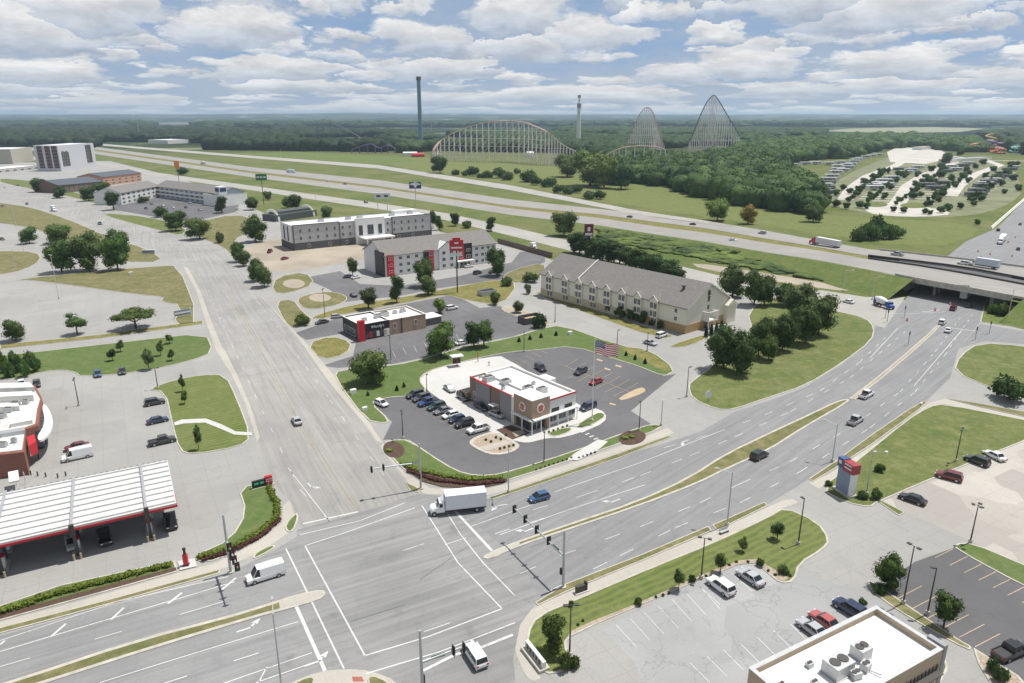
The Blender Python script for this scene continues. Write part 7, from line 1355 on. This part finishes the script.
# trailers
def make_rv():
    r = empty('camper_trailer', (0, -500, 0)); b = MB(); loft(b, [[(-5.2, -1.25, .7), (-5.2, 1.25, .7), (-5.1, 1.2, 3.3), (-5.1, -1.2, 3.3)], [(4.4, -1.25, .7), (4.4, 1.25, .7), (4.4, 1.2, 3.5), (4.4, -1.2, 3.5)], [(5.6, -1.2, 1.5), (5.6, 1.2, 1.5), (5.1, 1.2, 3.3), (5.1, -1.2, 3.3)]]); b.build('body', BODY, r)
    g = MB(); 
    for x in (-3.4, -.8, 2.2): g.box(x, x+1.2, -1.3, 1.3, 1.9, 2.6)
    g.build('windows', GLASS, r); a = MB(); a.box(-3, 2.5, -3.6, -1.22, 2.75, 2.85); a.build('awning', TRIM, r); wheels(r, (-.4, -1.3), 1.25, .38); return r
RV = make_rv(); first = True
for k, (x, y, c) in enumerate([(796, 166, 1), (806, 165, 1), (816, 164.5, 1), (829, 165, 1), (841, 164, 0), (838, 168, 1), (843, 172, 1), (848, 169, 0), (832, 178, 1), (829, 181.5, 0), (826, 185, 2), (825, 190, 2), (822, 195, 2), (880, 186, 1), (884, 183, 1), (875, 190, 1), (873, 188, 1), (886, 187, 0), (911, 172, 0), (900, 171, 2), (956, 171, 1), (948, 170, 2), (940, 185, 2), (935, 190, 2), (962, 167, 2), (968, 165, 0), (982, 188, 2), (989, 184, 2), (996, 180, 2), (978, 193, 2), (975, 197, 2), (860, 160, 0), (866, 158, 0), (872, 157, 1), (878, 156, 0), (1003, 175, 2), (1009, 171, 2), (854, 163, 1), (836, 174, 1), (838, 171, 1), (846, 166.5, 1), (851, 166, 1), (824, 187.5, 1), (821, 192.5, 1), (857, 161, 1), (892, 180, 0), (906, 174, 1), (918, 169, 1), (930, 182, 1), (927, 187, 2), (945, 173, 2), (951, 168, 1), (993, 182, 1), (985, 186, 0), (1000, 178, 2), (1013, 169, 1)]):
    g = P(x, y); cc = [(.62, .66, .66), (.8, .8, .78), (.2, .21, .22)][c]
    if first:
        r = RV; r.location = g; r.rotation_euler = (0, 0, -.15); first = False
        for ch in r.children: ch.color = (*cc, 1)
    else: r = dup(RV, g, -.15+random.uniform(-.1, .1), (1.7, 1.9, 1.35), None, None, (*cc, 1))
    r['label'] = ['grey camper trailer parked on a campground pad', 'white camper trailer parked on a campground pad', 'dark camper trailer parked on a campground pad'][c]; r['category'] = 'camper trailer'; r['group'] = ['grey', 'white', 'dark'][c]+' trailers in the campground'
    if y < 168 and x < 835: r['label'] = 'small white camper at the edge of the woods'; r['group'] = 'campers at the edge of the woods'
# white guard wall of the far ramp, fence behind hotel
for nm, a, c, h_, lab in (('barrier_wall', (991, 229), (1024, 200), 1.6, 'long white concrete barrier wall beside the road beyond the bridge'),):
    p, q = P(*a), P(*c); d = q-p; b = MB(); b.rbox((d.x/2, d.y/2, h_/2), (d.length, .7, h_), math.atan2(d.y, d.x)); b.rbox((d.x/2, d.y/2, .2), (d.length, 1.4, .4), math.atan2(d.y, d.x)); w_ = b.build(nm, TRIMW); w_.location = p; tag(w_, lab, 'wall')
p, q = P(498, 243), P(552, 258); d = q-p; w_ = empty('retaining_wall', p, math.atan2(d.y, d.x), 'dark brown retaining wall behind the parked white tractor', 'wall'); MB().box(0, d.length, -.3, .3, 0, 2.6).build('wall', MATS['brown_siding'], w_); MB().box(0, d.length, -.4, .4, 2.6, 2.8).build('coping', DKMET, w_)
for k in VEH:
    if k not in USED: [bpy.data.objects.remove(c) for c in list(VEH[k].children)]; bpy.data.objects.remove(VEH[k])
for k, lst in TP.items():
    for i, t_ in enumerate(lst):
        if (k, i) not in TUSED: [bpy.data.objects.remove(c) for c in list(t_.children)]; bpy.data.objects.remove(t_)
# ---------------------------------------------------------------- camera, light, sky, haze
cam = bpy.data.cameras.new('camera'); co = bpy.data.objects.new('camera', cam); COL.objects.link(co); S.camera = co
co.location = (0, 0, H); co.rotation_euler = (math.pi/2-PT, 0, 0); cam.sensor_width = 36; cam.lens = F/1024*36; cam.clip_start = .5; cam.clip_end = 90000
SUN_EL = math.radians(69); sv = Vector((.88, .47)).normalized()
sl = bpy.data.lights.new('sun', 'SUN'); so = bpy.data.objects.new('sun', sl); COL.objects.link(so); sl.energy = 4.9; sl.angle = math.radians(.6); sl.color = (1, .965, .91)
sd = Vector((sv.x*math.cos(SUN_EL), sv.y*math.cos(SUN_EL), math.sin(SUN_EL))); so.rotation_euler = sd.to_track_quat('Z', 'Y').to_euler(); so.location = (0, 0, 200)
W = bpy.data.worlds.new('World'); S.world = W; W.use_nodes = True; nt = W.node_tree; bg = nt.nodes['Background']
sky = nt.nodes.new('ShaderNodeTexSky'); sky.sky_type = 'NISHITA'; sky.sun_disc = False; sky.sun_elevation = SUN_EL; sky.sun_rotation = math.atan2(sv.x, sv.y)
sky.air_density = 1.; sky.dust_density = .6; sky.altitude = 300
tc = nt.nodes.new('ShaderNodeTexCoord'); sp = nt.nodes.new('ShaderNodeSeparateXYZ'); nt.links.new(tc.outputs['Generated'], sp.inputs[0])
def M(op, a, b=None):
    n = nt.nodes.new('ShaderNodeMath'); n.operation = op
    for i, v in enumerate((a, b)):
        if v is None: continue
        if isinstance(v, (int, float)): n.inputs[i].default_value = v
        else: nt.links.new(v, n.inputs[i])
    return n.outputs[0]
zz = M('MAXIMUM', sp.outputs[2], 0.)
cb = nt.nodes.new('ShaderNodeCombineXYZ'); nt.links.new(M('MULTIPLY', M('ARCTAN2', sp.outputs[0], sp.outputs[1]), 10.), cb.inputs[0]); nt.links.new(M('MULTIPLY', M('LOGARITHM', M('ADD', zz, .028), math.e), 3.2), cb.inputs[1])
nz = nt.nodes.new('ShaderNodeTexNoise'); nz.inputs['Scale'].default_value = 1.7; nz.inputs['Detail'].default_value = 5; nz.inputs['Roughness'].default_value = .62; nt.links.new(cb.outputs[0], nz.inputs['Vector'])
big = noi(nt, cb.outputs[0], .42, 2, .5)
wob = nt.nodes.new('ShaderNodeVectorMath'); wob.operation = 'MULTIPLY_ADD'; wob.inputs[1].default_value = (1.5, 1.1, 0); nt.links.new(nz.outputs['Color'], wob.inputs[0]); nt.links.new(cb.outputs[0], wob.inputs[2])
sw = nt.nodes.new('ShaderNodeSeparateXYZ'); nt.links.new(wob.outputs[0], sw.inputs[0])
def puffs(scale, r0, r1):
    v = nt.nodes.new('ShaderNodeTexVoronoi'); v.feature = 'F1'; v.voronoi_dimensions = '2D'; v.inputs['Scale'].default_value = scale; nt.links.new(wob.outputs[0], v.inputs['Vector'])
    ps = nt.nodes.new('ShaderNodeSeparateXYZ'); nt.links.new(v.outputs['Position'], ps.inputs[0])
    rel = M('MULTIPLY', M('SUBTRACT', sw.outputs[1], ps.outputs[1]), scale)
    d = M('ADD', M('SUBTRACT', v.outputs['Distance'], M('MULTIPLY', M('SUBTRACT', big, .5), .9)), M('MULTIPLY', M('MAXIMUM', M('MULTIPLY', rel, -1.), 0.), .55))
    return ramp(nt, d, r1, r0), ramp(nt, rel, -.30, .28)
m1, l1 = puffs(.62, .42, .56); m2, l2 = puffs(1.5, .40, .55)
cover = M('MULTIPLY', M('MAXIMUM', m1, m2), ramp(nt, sp.outputs[2], .25, .6, 1, .3))
lit = mixc(nt, m1, l2, l1)
fine = ramp(nt, nz.outputs[0], .38, .66, .84, 1.12)
ccol = mixc(nt, lit, (5.4, 6.4, 8.0), (11.2, 11.1, 10.9))
core = fine
vm = nt.nodes.new('ShaderNodeVectorMath'); vm.operation = 'SCALE'; nt.links.new(ccol, vm.inputs[0]); nt.links.new(core, vm.inputs['Scale'])
hz = ramp(nt, sp.outputs[2], 0., .04, .75, 1.)
blue = mixc(nt, ramp(nt, sp.outputs[2], .0, .3, .85, .0), sky.outputs[0], mixc(nt, ramp(nt, sp.outputs[2], 0., .09), (4.9, 6.3, 8.3), (2.4, 4.6, 9.2)))
veil = mixc(nt, ramp(nt, noi(nt, cb.outputs[0], .9, 4, .6), .3, .6, .0, .55), blue, (6.0, 6.8, 7.9))
skyc = mixc(nt, M('MULTIPLY', M('MULTIPLY', cover, .92), hz), veil, vm.outputs[0])
nt.links.new(skyc, bg.inputs[0]); bg.inputs[1].default_value = .075
hm, ht, hb = nmat('haze'); ht.nodes.remove(hb); pv = ht.nodes.new('ShaderNodeVolumePrincipled'); pv.inputs['Color'].default_value = (.62, .79, 1, 1); pv.inputs['Density'].default_value = .00006
pv.inputs['Anisotropy'].default_value = .3
ht.links.new(pv.outputs[0], ht.nodes['Material Output'].inputs['Volume'])
mb = MB(); mb.box(-31000, 31000, -3500, 31000, -1, 165); tag(mb.build('haze', hm), kind='stuff')
S.view_settings.view_transform = 'Standard'; S.view_settings.look = 'None'; S.view_settings.exposure = .04; S.view_settings.gamma = 1
S.render.engine = 'CYCLES'; S.cycles.max_bounces = 6; S.cycles.diffuse_bounces = 3; S.cycles.volume_bounces = 1; S.cycles.transparent_max_bounces = 4
